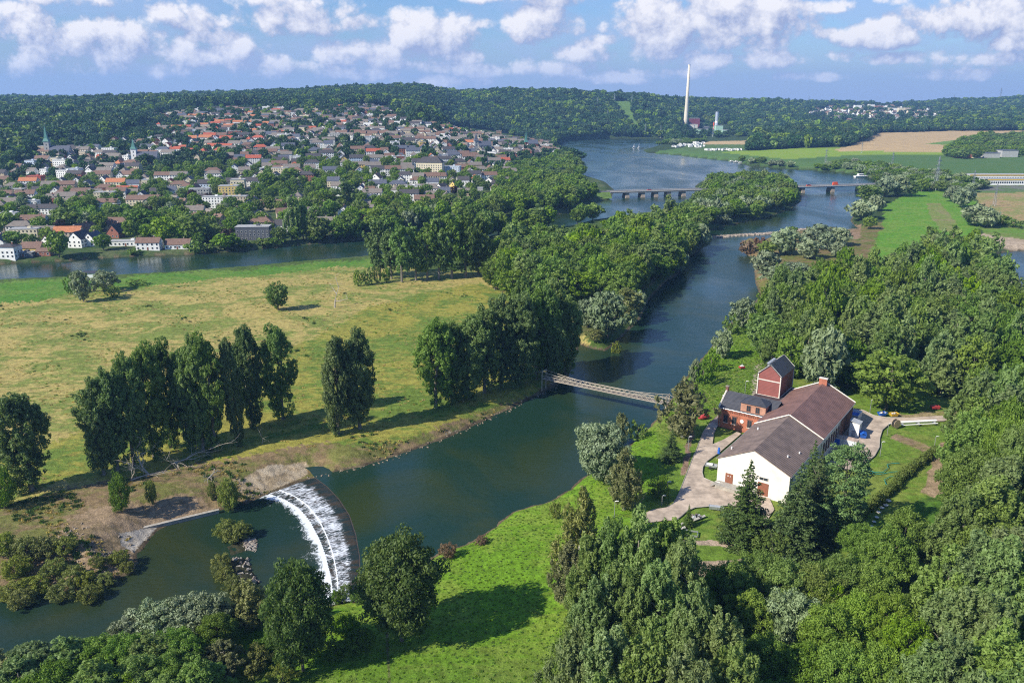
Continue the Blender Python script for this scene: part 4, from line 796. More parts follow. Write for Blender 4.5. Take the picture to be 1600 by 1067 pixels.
for ua, za, ub, zb in ((U0 - .35, E1 - .2, UR, R1), (U1 + .3, E1 - .2, UR, R1)): k.slab([Wp(ua, V0 + .3, za + th), Wp(ub, V0 + .3, zb + th), Wp(ub, 2.6 if ub == UR else 1, zb + th), Wp(ua, 1.2, za + th)], th, M_SLATE)
k.build('roof', bh)
k = MB(); k.tube([Wp(U0 - .3, V0, E1 + .1), Wp(UR, V0, R1 + .5), Wp(U1 + .3, V0, E1 + .1)], .28, M_TRIM, 4); k.build('gable_coping', bh)
k = MB(); k.tube([Wp(U0 - .45, V0, E1 + .02), Wp(U0 - .45, V1, E1 + .02)], .12, M_METAL, 5); k.tube([Wp(U0 - .2, V0 + .7, 0), Wp(U0 - .2, V0 + .7, E1)], .08, M_METAL, 5); k.build('gutter', bh)
k = MB(); k.box(Wp(UR, V0 + .1, 11.4), (.9, .9, 1.9), M_BRICKD); k.box(Wp(UR, V0 + .1, 12.4), (1.1, 1.1, .2), M_STONE); k.build('chimney', bh)
for v in (-13.6, -10.6, -5.4): 
    win(bh, (U0 - .02, v, 3.1), 1.45, 2.5, 'v', fr=M_BRICKD); k = MB(); k.box(Wp(U0 - .12, v, 4.55), (.2, 1.9, .3), M_BRICKD); k.build('lintel', bh); k = MB(); k.box(Wp(U0 - .14, v, 1.75), (.3, 1.7, .14), M_TRIM); k.build('sill', bh)
k = MB(); k.tube([Wp(U0 - .02, -8.0, 3.5), Wp(U0 - .18, -8.0, 3.5)], .62, M_WHITE, 20); k.build('clock', bh)
k = MB(); a0, a1, b0_, b1_ = 41.0, 47.2, -8.9, -.6; k.prism([Wp(a0, b0_, 0), Wp(a1, b0_, 0), Wp(a1, b1_, 0), Wp(a0, b1_, 0)][::-1], 6.8, 10.0, mat('pale_brick', (.42, .22, .15), .85, .25, .7, bump=.3)); dm = k.build('dormer', bh)
k = MB(); q_ = [Wp(a0 - .4, b0_ - .4, 10.05), Wp(a1 + .4, b0_ - .4, 10.05), Wp(a1 + .4, b1_ + .4, 10.05), Wp(a0 - .4, b1_ + .4, 10.05)]; tp = [Wp(44.1, b0_ + 3, 11.7), Wp(44.1, b1_ - 3, 11.7)]
k.add(q_ + tp, [(0, 1, 2, 3), (1, 0, 4), (2, 1, 4, 5), (3, 2, 5), (0, 3, 5, 4)], M_SLATE); k.build('dormer_roof', dm)
for v in (-6.2, -3.2): win(dm, (a0 - .02, v, 8.4), 1.3, 2.0, 'v', fr=M_BRICKD)
# red tower
tw = site('red_tower', 'tall red clad tower block with pale edge frames and dark gable roof', 'tower building')
a, b_, c, d = 62., 76.3, -10.8, -2.9; ev, rg = 14.0, 17.6; rv = (c + d) / 2
k = MB(); P = lambda u: [Wp(u, c, -.2), Wp(u, d, -.2), Wp(u, d, ev), Wp(u, rv, rg - .2), Wp(u, c, ev)]
k.add(P(a) + P(b_), [(0, 1, 2, 3, 4), (9, 8, 7, 6, 5), (0, 5, 6, 1), (1, 6, 7, 2), (2, 7, 8, 3), (3, 8, 9, 4), (4, 9, 5, 0)], M_RPANEL); k.build('wall', tw)
k = MB()
for u in (a - .06, b_ + .06):
    for v in (c, d): k.box(Wp(u, v, ev / 2), (.34, .34, ev), M_TRIM)
    k.tube([Wp(u, c - .1, ev), Wp(u, rv, rg)], .2, M_TRIM, 4); k.tube([Wp(u, rv, rg), Wp(u, d + .1, ev)], .2, M_TRIM, 4)
k.box(Wp(a - .08, rv, 11.9), (.2, d - c - .4, .35), M_TRIM); k.box(Wp(a - .08, rv, 6.2), (.2, d - c - .4, .35), M_TRIM); k.box(Wp((a + b_) / 2, d + .06, 6.2), (b_ - a - .4, .2, .3), M_TRIM); k.build('frame', tw)
k = MB(); s_ = (rg - ev) / (rv - c)
for v0, v1 in ((c - .4, rv), (d + .4, rv)): k.slab([Wp(a - .3, v0, ev - .4 * s_ + .2), Wp(b_ + .3, v0, ev - .4 * s_ + .2), Wp(b_ + .3, v1, rg + .2), Wp(a - .3, v1, rg + .2)], .2, M_SLATE)
k.build('roof', tw)
for i in range(4): k = MB(); u = 64.2 + i * 1.9; k.tube([Wp(u, -8.2, 16.0), Wp(u, -8.2, 17.5)], [.5, .5], M_METAL, 10); k.tube([Wp(u, -8.2, 17.5), Wp(u, -8.2, 17.9)], [.8, .25], M_METAL, 10); k.build('roof_vent', tw)
an = site('machine_annex', 'low flat dark annex squeezed between red tower and hall roof', 'annex')
k = MB(); k.prism([Wp(54.2, -10.9, 0), Wp(61.6, -10.9, 0), Wp(61.6, -2.5, 0), Wp(76, -2.5, 0), Wp(76, -.3, 0), Wp(54.2, -.3, 0)][::-1], -.2, 6.0, M_BRICK); k.build('wall', an)
k = MB(); k.prism([Wp(54.1, -11.1, 0), Wp(61.7, -11.1, 0), Wp(61.7, -2.4, 0), Wp(76.2, -2.4, 0), Wp(76.2, -.35, 0), Wp(54.1, -.35, 0)][::-1], 6.0, 6.3, mat('dark_felt', (.06, .04, .04), .9, .25, .6)); k.build('roof', an)
# things in the yard ----------------------------------------------------------
def P4(px, py): q_ = at(px, py, 4.0); return (float(q_[0]), float(q_[1]), 4.0)
def put(name, label, cat, px, py, rz=0.0, group=None): return empty(name, P4(px, py), rz, label, cat, group)
s = put('steel_silo', 'tall pale steel cabinet in the yard beside the blue skip', 'cabinet', 1335, 680, AU)
k = MB(); k.box((0, 0, 2.4), (3.2, 3.0, 4.8), M_WHITE); k.build('body', s); k = MB(); k.slab([(-1.8, -1.7, 4.82), (1.8, -1.7, 4.82), (1.8, 1.7, 5.5), (-1.8, 1.7, 5.5)], .12, M_GREY); k.build('lid', s); k = MB(); k.box((-1.64, 0, 1.2), (.08, 1.2, 2), M_GREY); k.build('door', s)
s = put('site_container', 'white flat-topped container with rusty roof beside the hall wall', 'container', 1321, 697, AU)
k = MB(); k.box((0, 0, 1.4), (2.6, 7.0, 2.8), stripes('container_white', (.62, .66, .68), (.48, .52, .56), 1, .3, .6, .6)); k.build('body', s); k = MB(); k.box((0, 0, 2.86), (2.7, 7.1, .1), mat('rusty_top', (.42, .32, .26), .8, .45, .7)); k.build('roof', s); k = MB(); k.box((-1.33, 2.4, 1.3), (.06, 1.6, 2.2), M_BLUE); k.build('door', s)
s = put('waste_skip', 'bright blue skip standing in the yard by the pale cabinet', 'skip', 1348, 683, AU + .3)
k = MB(); V_ = [(-1.2, -.8, .2), (1.2, -.8, .2), (1.2, .8, .2), (-1.2, .8, .2), (-1.7, -1, 1.5), (1.7, -1, 1.5), (1.7, 1, 1.5), (-1.7, 1, 1.5)]
k.add(V_, [(3, 2, 1, 0), (0, 1, 5, 4), (1, 2, 6, 5), (2, 3, 7, 6), (3, 0, 4, 7)], M_BLUE); k.slab([(-1.75, -1.05, 1.52), (1.75, -1.05, 1.52), (1.6, 0, 1.95), (-1.6, 0, 1.95)], .06, M_BLUE); k.slab([(-1.75, 1.05, 1.52), (1.75, 1.05, 1.52), (1.6, 0, 1.95), (-1.6, 0, 1.95)], .06, M_BLUE); k.build('body', s)
s = put('lean_to', 'white framed open bay at the rear corner of the hall', 'shed', 1333, 655, AU)
k = MB(); k.box((0, -2, 1.3), (6, .2, 2.6), M_WHITE); k.box((3, 0, 1.3), (.2, 4, 2.6), M_WHITE); k.box((-3, 0, 1.3), (.2, 4, 2.6), M_GREY); k.build('wall', s); k = MB(); k.box((0, 0, .9), (5.4, 3.4, 1.6), M_BLUE); k.build('tank', s)
for px, py, mt, lb in ((1378, 649, M_BLUE, 'small blue rubble skip at the lawn edge left of the yellow one'), (1396, 650, M_YEL, 'small yellow rubble skip under the round chestnut')):
    s = put('rubble_skip', lb, 'skip', px, py, .2); k = MB(); k.add([(-1.1, -.7, .15), (1.1, -.7, .15), (1.1, .7, .15), (-1.1, .7, .15), (-1.5, -.9, 1.2), (1.5, -.9, 1.2), (1.5, .9, 1.2), (-1.5, .9, 1.2)], [(3, 2, 1, 0), (0, 1, 5, 4), (1, 2, 6, 5), (2, 3, 7, 6), (3, 0, 4, 7)], mt); k.build('body', s)
    k = MB()
    for i in range(7): k.box((random.uniform(-.9, .9), random.uniform(-.5, .5), random.uniform(.8, 1.25)), (.7, .5, .4), (M_TRIM, M_WOOD, M_GREY)[i % 3], random.random() * 3, .3)
    k.build('rubble', s)
s = put('red_skip', 'dark red low skip at the edge of the right wood', 'skip', 1461, 638, .1); k = MB(); k.box((0, 0, .5), (2.6, 1.5, 1.0), M_RED, taper=1.15); k.build('body', s)
s = put('garden_table', 'red picnic table with white top on the green dyke', 'table', 1159, 575, .3); k = MB(); k.box((0, 0, .9), (1.5, 1.1, .1), M_WHITE); k.box((0, 0, 1.25), (1.0, .1, .6), M_WHITE); k.build('top', s); k = MB(); k.box((0, 0, .45), (2.2, 1.4, .6), M_RED); k.build('base', s)
s = put('red_boat', 'red upturned boat beside the drive below the weeping birch', 'boat', 1100, 653, .5); k = MB(); k.tube([(-2.6, 0, .3), (-1.4, 0, .5), (0, 0, .6), (1.4, 0, .5), (2.6, 0, .3)], [.1, .75, .95, .75, .1], M_RED, 10); k.build('hull', s)
s = put('hydrant', 'small blue hydrant figure on the grass by the drive', 'hydrant', 1123, 708); k = MB(); k.tube([(0, 0, 0), (0, 0, 1.3)], [.5, .25], M_BLUE, 10); k.tube([(0, 0, 1.3), (0, 0, 1.9)], [.35, .3], M_BLUE, 10); k.tube([(-.5, 0, 1.0), (.5, 0, 1.0)], .15, M_BLUE, 6); k.build('body', s)
s = put('handcart', 'open grey trailer with white load beside the hall corner', 'trailer', 1111, 731, AU + .2); k = MB(); k.box((0, 0, .75), (1.8, 3.4, .12), M_GREY); k.box((-.9, 0, 1.0), (.08, 3.4, .5), M_METAL); k.box((.9, 0, 1.0), (.08, 3.4, .5), M_METAL); k.build('body', s); k = MB(); k.box((.1, .4, 1.05), (1.2, 1.6, .5), M_WHITE); k.build('load', s)
for dx in (-1, 1): k = MB(); k.tube([(dx * .95, 0, .4), (dx * 1.15, 0, .4)], .4, M_BLACK, 12); k.build('wheel', s)
s = put('pipe_pontoon', 'long white pipe lying on two beams at the yard edge', 'pipe', 1432, 661, 0)
q1, q2 = P4(1406, 664), P4(1462, 661); s.location = q1; dx, dy = q2[0] - q1[0], q2[1] - q1[1]; k = MB(); k.tube([(0, 0, 1.0), (dx, dy, 1.0)], .42, M_WHITE, 12); k.build('pipe', s); k = MB()
for f in (.05, .5, .95): k.box((dx * f, dy * f, .3), (.5, 1.6, .6), M_GREY)
k.tube([(0, -1.3, .5), (dx, dy - 1.3, .5)], .18, M_WHITE, 8); k.build('support', s)
s = put('cable_drum', 'dark wooden cable drum at the left end of the white pipe', 'cable drum', 1399, 668, .4)
for y_ in (-.55, .55): k = MB(); k.tube([(0, y_ - .06, 1.5), (0, y_ + .06, 1.5)], 1.5, M_WOOD, 20); k.build('flange', s)
k = MB(); k.tube([(0, -.5, 1.5), (0, .5, 1.5)], 1.15, M_BLACK, 18); k.build('cable', s)
s = put('steel_trough', 'grey metal trough on the grass beside the yard bend', 'trough', 1119, 795, -.25); k = MB(); k.box((0, 0, .45), (3.6, 1.2, .8), M_METAL, taper=1.1); k.box((0, 0, .87), (3.5, 1.0, .04), M_GREY); k.build('body', s)
s = put('rock_pile', 'dark stone pile with grey cover beside the tiny spruce', 'stone pile', 1089, 808); k = MB()
for i in range(9): k.box((random.uniform(-1.3, 1.3), random.uniform(-.7, .7), .35), (.9, .8, .7), (M_STONE, M_BLACK, M_GREY)[i % 3], random.random() * 3, .2, .7)
k.build('stones', s)
for i, (x0, y0, x1, y1, lb) in enumerate(((1083, 814, 1101, 807, 'pale concrete beam lying right of the tiny spruce'), (1050, 826, 1067, 819, 'upper pale beam left of the tiny spruce'), (1053, 830, 1070, 825, 'lower pale beam left of the tiny spruce'))):
    a_, c_ = P4(x0, y0), P4(x1, y1); s = empty('stone_beam', a_, 0, lb, 'beam', 'pale beams on the lawn'); k = MB(); k.tube([(0, 0, .3), (c_[0] - a_[0], c_[1] - a_[1], .3)], .38, M_TRIM, 4); k.build('beam', s)
s = put('cold_frame', 'low glazed frame on the lawn below the tiny spruce', 'cold frame', 1080, 834, -.3); k = MB()
for a_ in ((-1.6, 0, .2, 3.0), (1.6, 0, .2, 3.0)): k.box((a_[0], 0, .2), (.12, 2.4, .4), M_METAL)
for y_ in (-1.2, 1.2): k.box((0, y_, .2), (3.08, .12, .4), M_METAL)
k.build('frame', s)
k = MB(); pts = [P4(*q_) for q_ in ((1338,728),(1352,733),(1366,738),(1380,738),(1388,731),(1386,726),(1394,724),(1405,724))]; k.tube([(x, y, 4.12) for x, y, _ in pts], .11, mat('hose_green', (.02, .20, .16), .6, .2, 1), 6); tagd(k.build('hose'), 'blue-green hose curling over the lawn towards the hedge', 'hose', 'hoses on the lawn')
k = MB(); pts = [P4(*q_) for q_ in ((1342,731),(1360,740),(1376,741),(1392,738),(1402,737))]; k.tube([(x, y, 4.12) for x, y, _ in pts], .11, MC['hose_green'], 6); tagd(k.build('hose'), 'lower straighter green hose on the lawn', 'hose', 'hoses on the lawn')
k = MB(); pts = [P4(*q_) for q_ in ((1402,744),(1390,745),(1382,750),(1384,756),(1392,762),(1398,770))]; k.tube([(x, y, 4.12) for x, y, _ in pts], .11, MC['hose_green'], 6); tagd(k.build('hose'), 'looping hose end nearest the hedge', 'hose', 'hoses on the lawn')
DISC = [(1388,782),(1384,789),(1378,793),(1373,800),(1370,808),(1366,815),(1362,822)]
for i, (x, y) in enumerate(DISC):
    k = MB(); k.tube([(0, 0, 0), (0, 0, .12)], .75 - .05 * i, M_TRIM, 14); o = k.build('stepping_stone'); o.location = P4(x, y); tagd(o, f'{od[i]} from top of the pale round slabs in the shaded grass', 'slab', 'pale round slabs in the grass')
LM = [(1075,704,681,'lamp post on the lawn strip beside the small bluish spruce'),(1042,774,751,'lamp post at the left edge of the drive'),(1034,789,773,'short lamp post in shade at the drive edge'),(1164,614,595,'lamp post on the dyke between brick house and tower'),(1127,640,617,'lamp post hidden behind the brick gable'),
 (1359,645,624,'lamp post in front of the round chestnut'),(1386,680,661,'lamp post at the inner bend of the yard road'),(1375,712,689,'tall lamp post on the lawn beside the yard'),(1460,697,681,'lamp post at the right end of the hedge'),(960,807,781,'lamp post beside the upright birch on the bank'),(1340,737,718,'post at the yard corner near the hoses')]
lp0 = None
for x, y, ty, lb in LM:
    s = put('lamp_post', lb, 'lamp post', x, y, 0, 'lamp posts around the waterworks'); dep = proj(*s.location)[2]; h = (y - ty) * dep / F * 1.05
    s.scale = (1, 1, h / 5)
    if lp0 is None:
        k = MB(); k.tube([(0, 0, -.1), (0, 0, 4.9)], [.11, .08], M_METAL, 8); lp0 = k.build('pole', s).data; k = MB(); k.tube([(0, 0, 4.85), (.35, 0, 5.0), (.95, 0, 4.95)], [.08, .14, .12], M_WHITE, 8); lp1 = k.build('lamp_head', s).data
    else: inst('pole', lp0, s); inst('lamp_head', lp1, s)
# drive and kerbs ------------------------------------------------------------
def Zp(L, z=4.0): return [at(1000 + a / 3.048, 520 + b / 3.048, z)[:2] for a, b in L]
DL = [(372,392),(330,432),(300,475),(283,520),(268,560),(250,600),(228,655),(205,715),(185,765),(160,812),(130,830),(60,840),(20,860)]
DR = [(20,905),(70,900),(120,893),(170,893),(200,870),(225,848),(262,832),(330,826),(430,822),(520,870),(600,900),(640,840),(600,750),(440,740),(400,735),(362,716),(325,700),(303,690),(297,665),(300,640),(318,612),(345,592),(375,572),(430,525),(482,480),(462,470),(400,507),(345,530),(352,480),(366,450),(374,440)]
DRIVE = Zp(DL) + Zp(DR)
def sheet(name, pts, z, m, ht=.04):
    k = MB(); k.prism(pts, z - .5, z + ht, m); o = k.build(name)
    bm_ = o.data; o['kind'] = 'structure'; return o
def ccw(p): p = list(p); A_ = sum(p[i][0] * p[(i + 1) % len(p)][1] - p[(i + 1) % len(p)][0] * p[i][1] for i in range(len(p))); return p if A_ > 0 else p[::-1]
from mathutils.geometry import tessellate_polygon
def flat(name, pts, z, m):
    me = bpy.data.meshes.new(name); pp = [Vector((p_[0], p_[1], z)) for p_ in ccw(pts)]; tri = tessellate_polygon([pp]); me.from_pydata([tuple(v_) for v_ in pp], [], [t_ if (pp[t_[1]] - pp[t_[0]]).cross(pp[t_[2]] - pp[t_[0]]).z > 0 else t_[::-1] for t_ in tri]); me.update(); me.materials.append(m); o = inst(name, me); o['kind'] = 'structure'; return o
flat('road', DRIVE, 4.06, M_ASPH)
YARD = Zp([(995,372),(1010,360),(1040,362),(1070,372),(1110,392),(1170,403),(1260,404),(1380,398),(1470,392),(1560,388),(1560,412),(1440,420),(1240,424),(1190,432),(1155,462),(1143,500),(1140,545),(1118,585),(1085,612),(1040,640),(1000,650),(900,640),(880,560),(930,520),(940,440)])
flat('yard', YARD, 4.055, M_ASPH)
k = MB(); k.tube([(x, y, 4.08) for x, y in Zp(DL[:11])], .13, M_KERB, 4); k.tube([(x, y, 4.08) for x, y in Zp(DR[3:9])], .12, M_KERB, 4); k.tube([(x, y, 4.08) for x, y in Zp(DR[14:23])], .12, M_KERB, 4)
k.tube([(x, y, 4.08) for x, y in Zp([(1010,360),(1040,362),(1070,372),(1110,392),(1170,403),(1260,404)])], .12, M_KERB, 4); k.tube([(x, y, 4.08) for x, y in Zp([(1190,432),(1155,462),(1143,500),(1140,545),(1118,585),(1085,612),(1040,640)])], .12, M_KERB, 4)
o = k.build('kerb'); o['kind'] = 'structure'
# hedge: one clipped strip of leaves
hp = [P4(*q_) for q_ in ((1462,706),(1452,714),(1440,724),(1428,733),(1418,741),(1408,748),(1398,762),(1385,773),(1372,784),(1355,798),(1338,812),(1318,826))]; lob = []; g_ = np.random.default_rng(3)
for a_, c_ in zip(hp, hp[1:]):
    for f in np.linspace(0, 1, 6)[:-1]:
        x, y = a_[0] + (c_[0] - a_[0]) * f, a_[1] + (c_[1] - a_[1]) * f; r0 = 1.0 + .35 * g_.random(); lob.append((x + g_.normal() * .3, y + g_.normal() * .3, 4 + r0 * .9, r0, r0, r0 * 1.25))
V, Fq, lv = leaves(lob, .28, 1.1, g_); L_HEDGE = leafmat('hedge_leaves', (.11, .18, .015), (.20, .25, .03)); V[:, 2] = np.maximum(V[:, 2], 4.02)
tagd(inst('hedge', rawmesh('hedge', V, Fq, [L_HEDGE], False, [('lv', 'FACE', 'FLOAT', lv)])), 'yellow-green hedge running diagonally between lawn and bare earth', 'hedge')
# ------------------------------------------------------------------ footbridge
fb = empty('footbridge', (*at(868, 596, 6)[:2], 6.0), 0, 'narrow suspension footbridge with lattice sides over the river', 'bridge')
A_, B_ = np.array(at(850, 590, 6)), np.array(at(1043, 630, 6)); o0 = np.array(fb.location); u = (B_ - A_); Lb = np.linalg.norm(u); u /= Lb; n_ = np.array([-u[1], u[0], 0])
M_PALE = mat('pale_bridge_steel', (.38, .33, .26), .6, .2, 1.5); LF = lambda s_, v, z: tuple(A_ - o0 + u * s_ + n_ * v + np.array([0, 0, z]))
k = MB(); k.add([LF(0, -1.2, 0), LF(Lb, -1.2, 0), LF(Lb, 1.2, 0), LF(0, 1.2, 0), LF(0, -1.2, -.3), LF(Lb, -1.2, -.3), LF(Lb, 1.2, -.3), LF(0, 1.2, -.3)], [(0, 1, 2, 3), (7, 6, 5, 4), (4, 5, 1, 0), (6, 7, 3, 2)], mat('weathered_planks', (.26, .22, .175), .9, .3, .6)); k.build('deck', fb)
for v in (-1.3, 1.3):
    k = MB(); k.tube([LF(0, v, -.2), LF(Lb, v, -.2)], .12, M_PALE, 4); k.tube([LF(0, v, 1.3), LF(Lb, v, 1.3)], .1, M_PALE, 4); ns_ = int(Lb / 2)
    for i in range(ns_):
        s0, s1 = Lb * i / ns_, Lb * (i + 1) / ns_; k.tube([LF(s0, v, -.2), LF(s1, v, 1.3)], .065, M_PALE, 4); k.tube([LF(s0, v, 1.3), LF(s1, v, -.2)], .065, M_PALE, 4)
    k.build('lattice', fb)
    cab = [LF(Lb * f, v, 1.0 + 1.9 * (2 * f - 1) ** 2) for f in np.linspace(0, 1, 41)]; k = MB(); k.tube(cab, .09, M_PALE, 5)
    for i in range(2, 39, 2): k.tube([cab[i], (cab[i][0], cab[i][1], LF(0, 0, 0)[2])], .03, M_PALE, 4)
    k.build('cable', fb); k = MB(); k.tube([LF(0, v, 2.9), LF(-9, v, -.5)], .07, M_PALE, 5); k.build('back_stay', fb); k = MB(); k.tube([LF(Lb, v, 2.9), LF(Lb + 9, v, -.5)], .09, M_PALE, 5); k.build('back_stay', fb)
for s_ in (0, Lb):
    k = MB()
    for v in (-1.5, 1.5): k.tube([LF(s_, v, -5), LF(s_, v, 3.2)], [.28, .2], M_PALE, 6)
    k.tube([LF(s_, -1.5, 3.0), LF(s_, 1.5, 3.0)], .16, M_PALE, 5); k.tube([LF(s_, -1.5, 2), LF(s_, 1.5, 2.9)], .08, M_PALE, 4); k.tube([LF(s_, 1.5, 2), LF(s_, -1.5, 2.9)], .08, M_PALE, 4); k.build('pylon', fb)
# ------------------------------------------------------------------ road bridge over channel and river
R0, R1_ = np.array([90., 929., 7.5]), np.array([640., 1060., 7.5]); ru = (R1_ - R0) / np.linalg.norm(R1_ - R0); rn = np.array([-ru[1], ru[0], 0])
def RP(x, v, z): s_ = (x - R0[0]) / ru[0]; q_ = R0 + ru * s_ + rn * v; return (q_[0], q_[1], z)
M_GIRD = mat('blue_grey_girder', (.12, .22, .32), .6, .15, .3); M_PIER = mat('bridge_pier', (.40, .33, .26), .9, .3, .4)
def rbridge(x0, x1, piers, label, gm):
    b_ = empty('road_bridge', RP((x0 + x1) / 2, 0, 7.2), 0, label, 'bridge', 'road bridges'); c0 = Vector(b_.location); L = lambda x, v, z: tuple(Vector(RP(x, v, z)) - c0)
    k = MB(); k.slab([L(x0, -6, 7.6), L(x1, -6, 7.6), L(x1, 6, 7.6), L(x0, 6, 7.6)], .4, M_ROADG); k.build('deck', b_)
    for v in (-5.6, 5.6): k = MB(); k.slab([L(x0, v - .3, 7.18), L(x1, v - .3, 7.18), L(x1, v + .3, 7.18), L(x0, v + .3, 7.18)], 1.5, gm); k.build('girder', b_)
    for v in (-6.2, 6.2): k = MB(); k.slab([L(x0, v - .12, 7.9), L(x1, v - .12, 7.9), L(x1, v + .12, 7.9), L(x0, v + .12, 7.9)], .8, M_TRIM); k.tube([L(x0, v, 8.6), L(x1, v, 8.6)], .08, M_METAL, 4); k.build('parapet', b_)
    for x in piers: k = MB(); a_ = L(x, 0, 0); k.box((a_[0], a_[1], 2.5 - c0.z), (5.2, 11, 6.4), M_PIER, math.atan2(ru[1], ru[0]), 0, .85); k.build('pier', b_)
rbridge(112, 226, [133, 152, 168, 184, 202], 'left grey concrete road bridge crossing the old channel on five squat piers', mat('grey_girder', (.33, .31, .28), .8, .2, .3)); rbridge(322, 470, [356, 396, 436], 'right road bridge with blue-grey girders crossing the river', M_GIRD)
k = MB()
for x0, x1 in ((40, 111.5), (226.5, 321.5), (470.5, 760)):
    k.slab([RP(x0, -5.5, 7.55), RP(x1, -5.5, 7.55), RP(x1, 5.5, 7.55), RP(x0, 5.5, 7.55)], .3, M_ROADG)
    k.add([RP(x0, -5.8, 7.3), RP(x1, -5.8, 7.3), RP(x1, 5.8, 7.3), RP(x0, 5.8, 7.3), RP(x0, -14, 1), RP(x1, -14, 1), RP(x1, 14, 1), RP(x0, 14, 1)], [(0, 1, 2, 3), (4, 5, 1, 0), (6, 7, 3, 2), (5, 6, 2, 1), (7, 4, 0, 3)], mat('bank_grass', (.10, .17, .035), .95, .3, .2))
o = k.build('road'); o['kind'] = 'structure'
def car(label, cat, x, v, z, rz, col, L=4.4, h=1.5, van=False, group=None, pos=None):
    c = empty('van' if van else 'car', pos or RP(x, v, z), rz, label, cat, group); k = MB()
    k.box((0, 0, h * .38), (L, 1.8, h * .45), col, taper=.97)
    if van: k.box((-L * .08, 0, h * .85), (L * .82, 1.75, h * .75), col, taper=.94)
    k.build('body', c)
    if not van: k = MB(); k.box((-.1, 0, h * .78), (L * .55, 1.6, h * .38), M_GLASS, taper=.8); k.build('windows', c)
    else: k = MB(); k.box((L * .36, 0, h * .9), (L * .12, 1.66, h * .4), M_GLASS, taper=.9); k.build('windscreen', c)
    w0 = None
    for sx_ in (-.32, .32):
        for sy in (-.85, .85): k = MB(); k.tube([(L * sx_, sy - .12, .33), (L * sx_, sy + .12, .33)], .34, M_BLACK, 10); k.build('wheel', c)
    return c
ra = math.atan2(ru[1], ru[0]); car('orange-red car on the right road bridge, left of the van', 'car', 364, -2.5, 7.62, ra, M_ORANGE, 6.5, 2.2); car('orange-red delivery van on the right road bridge', 'van', 400, -2.5, 7.62, ra, M_ORANGE, 7.5, 3.4, True); car('dark red car on the left road bridge', 'car', 160, -2.5, 7.62, ra, M_RED, 5, 1.9)
# ------------------------------------------------------------------ stone works in the river
rw = empty('rock_weir', (*at(1180, 366)[:2], 0), 0, 'low rubble weir lying across the river below the island', 'weir'); k = MB(); line = [at(*q_)[:2] for q_ in ((1113,371),(1150,368),(1190,366),(1225,363),(1255,359),(1275,358))]; line = resamp(np.array(line), 150); c0 = Vector(rw.location); g_ = np.random.default_rng(8)
for q_ in line:
    for j in range(3): s_ = 1.0 + 1.3 * g_.random(); k.box((q_[0] - c0.x + g_.normal() * .8, q_[1] - c0.y + (j - 1) * 2.1 + g_.normal() * .5, .15 + .2 * g_.random()), (s_ * 1.3, s_, .9), (M_STONE, M_PIER, M_STONE)[g_.integers(3)], g_.random() * 3, .2, .7)
k.build('rubble', rw)
qa, qb = at(187, 833, -.6), at(342, 796, -.6); qm = (qa + qb) / 2; qw = empty('quay_wall', tuple(qm), math.atan2(qb[1] - qa[1], qb[0] - qa[0]), 'straight low concrete quay wall along the pool', 'wall'); Lq = float(np.linalg.norm(qb - qa)); k = MB(); k.box((0, .5, -1.0), (Lq, .8, 1.5), M_CONC); k.build('wall', qw); k = MB(); k.box((0, .5, -.18), (Lq + .2, 1.0, .14), M_CONC); k.build('coping', qw)
def branchy(name, label, cat, base_, segs, r, m, group=None):
    e = empty(name, base_, 0, label, cat, group); g_ = np.random.default_rng(int(abs(base_[0] * 10))); k = MB()
    def br(p, d, l, r_, dep):
        pts = [p]; rad = [r_]
        for i in range(3): d = (d + Vector(g_.normal(size=3)) * .22).normalized(); p = p + d * l / 3; pts.append(p); rad.append(r_ * (1 - .28 * (i + 1)))
        k.tube(pts, rad, m, 5)
        if dep:
            for j in range(segs): br(pts[1 + j % 3], (d + Vector(g_.normal(size=3)) * .75).normalized(), l * .6, r_ * .45, dep - 1)
    return e, k, br
for px, py, ty, lb, ang in ((523, 481, 447, 'bare dead tree standing on the yellow meadow', 0), (410, 692, 674, 'pale broken dead trunk in the shade of the poplar row', .3), (227, 640, 590, None, 0)):
    if lb is None: continue
    x, y, z = ground(px, py); dep = proj(x, y, z)[2]; h = (py - ty) * dep / F; e, k, br = branchy('dead_tree', lb, 'dead tree', (x, y, z), 3, .3, DEADW); br(Vector((0, 0, -.3)), Vector((ang, 0, 1)).normalized(), h, .035 * h + .1, 2); k.build('trunk', e)
for px, py, d_, l, lb in ((205, 752, (.9, .5, .2), 13, 'tangled grey driftwood tree fallen below the poplar row'), (232, 742, (-.6, .3, .5), 9, 'fork of grey driftwood leaning over the shaded bank'), (268, 726, (1, .25, .12), 12, 'thin fallen trunk under the poplar row'), (326, 752, (.3, .8, .4), 4, 'reddish brush heap on the debris bank'), (972, 792, (1, .2, .3), 5, 'grey driftwood caught on the bank edge')):
    x, y, z = ground(px, py); e, k, br = branchy('fallen_tree', lb, 'driftwood', (x, y, z + .3), 4, .3, DEADW, 'driftwood on the banks'); br(Vector((0, 0, 0)), Vector(d_).normalized(), l, .3, 2); br(Vector((0, 0, 0)), Vector((d_[0] * .6, -.5, .3)).normalized(), l * .6, .22, 2); k.build('branches', e)
x, y, z = ground(143, 437); s = empty('hut', (x, y, z), .1, 'small white hut with dark roof among the willows on the bank', 'hut'); k = MB(); k.box((0, 0, 2.2), (7, 5, 4.4), M_WHITE); k.build('wall', s); k = MB(); k.slab([(-3.9, -2.9, 4.4), (3.9, -2.9, 4.4), (3.9, 0, 5.6), (-3.9, 0, 5.6)], .2, M_SLATE); k.slab([(-3.9, 2.9, 4.4), (3.9, 2.9, 4.4), (3.9, 0, 5.6), (-3.9, 0, 5.6)], .2, M_SLATE); k.build('roof', s)
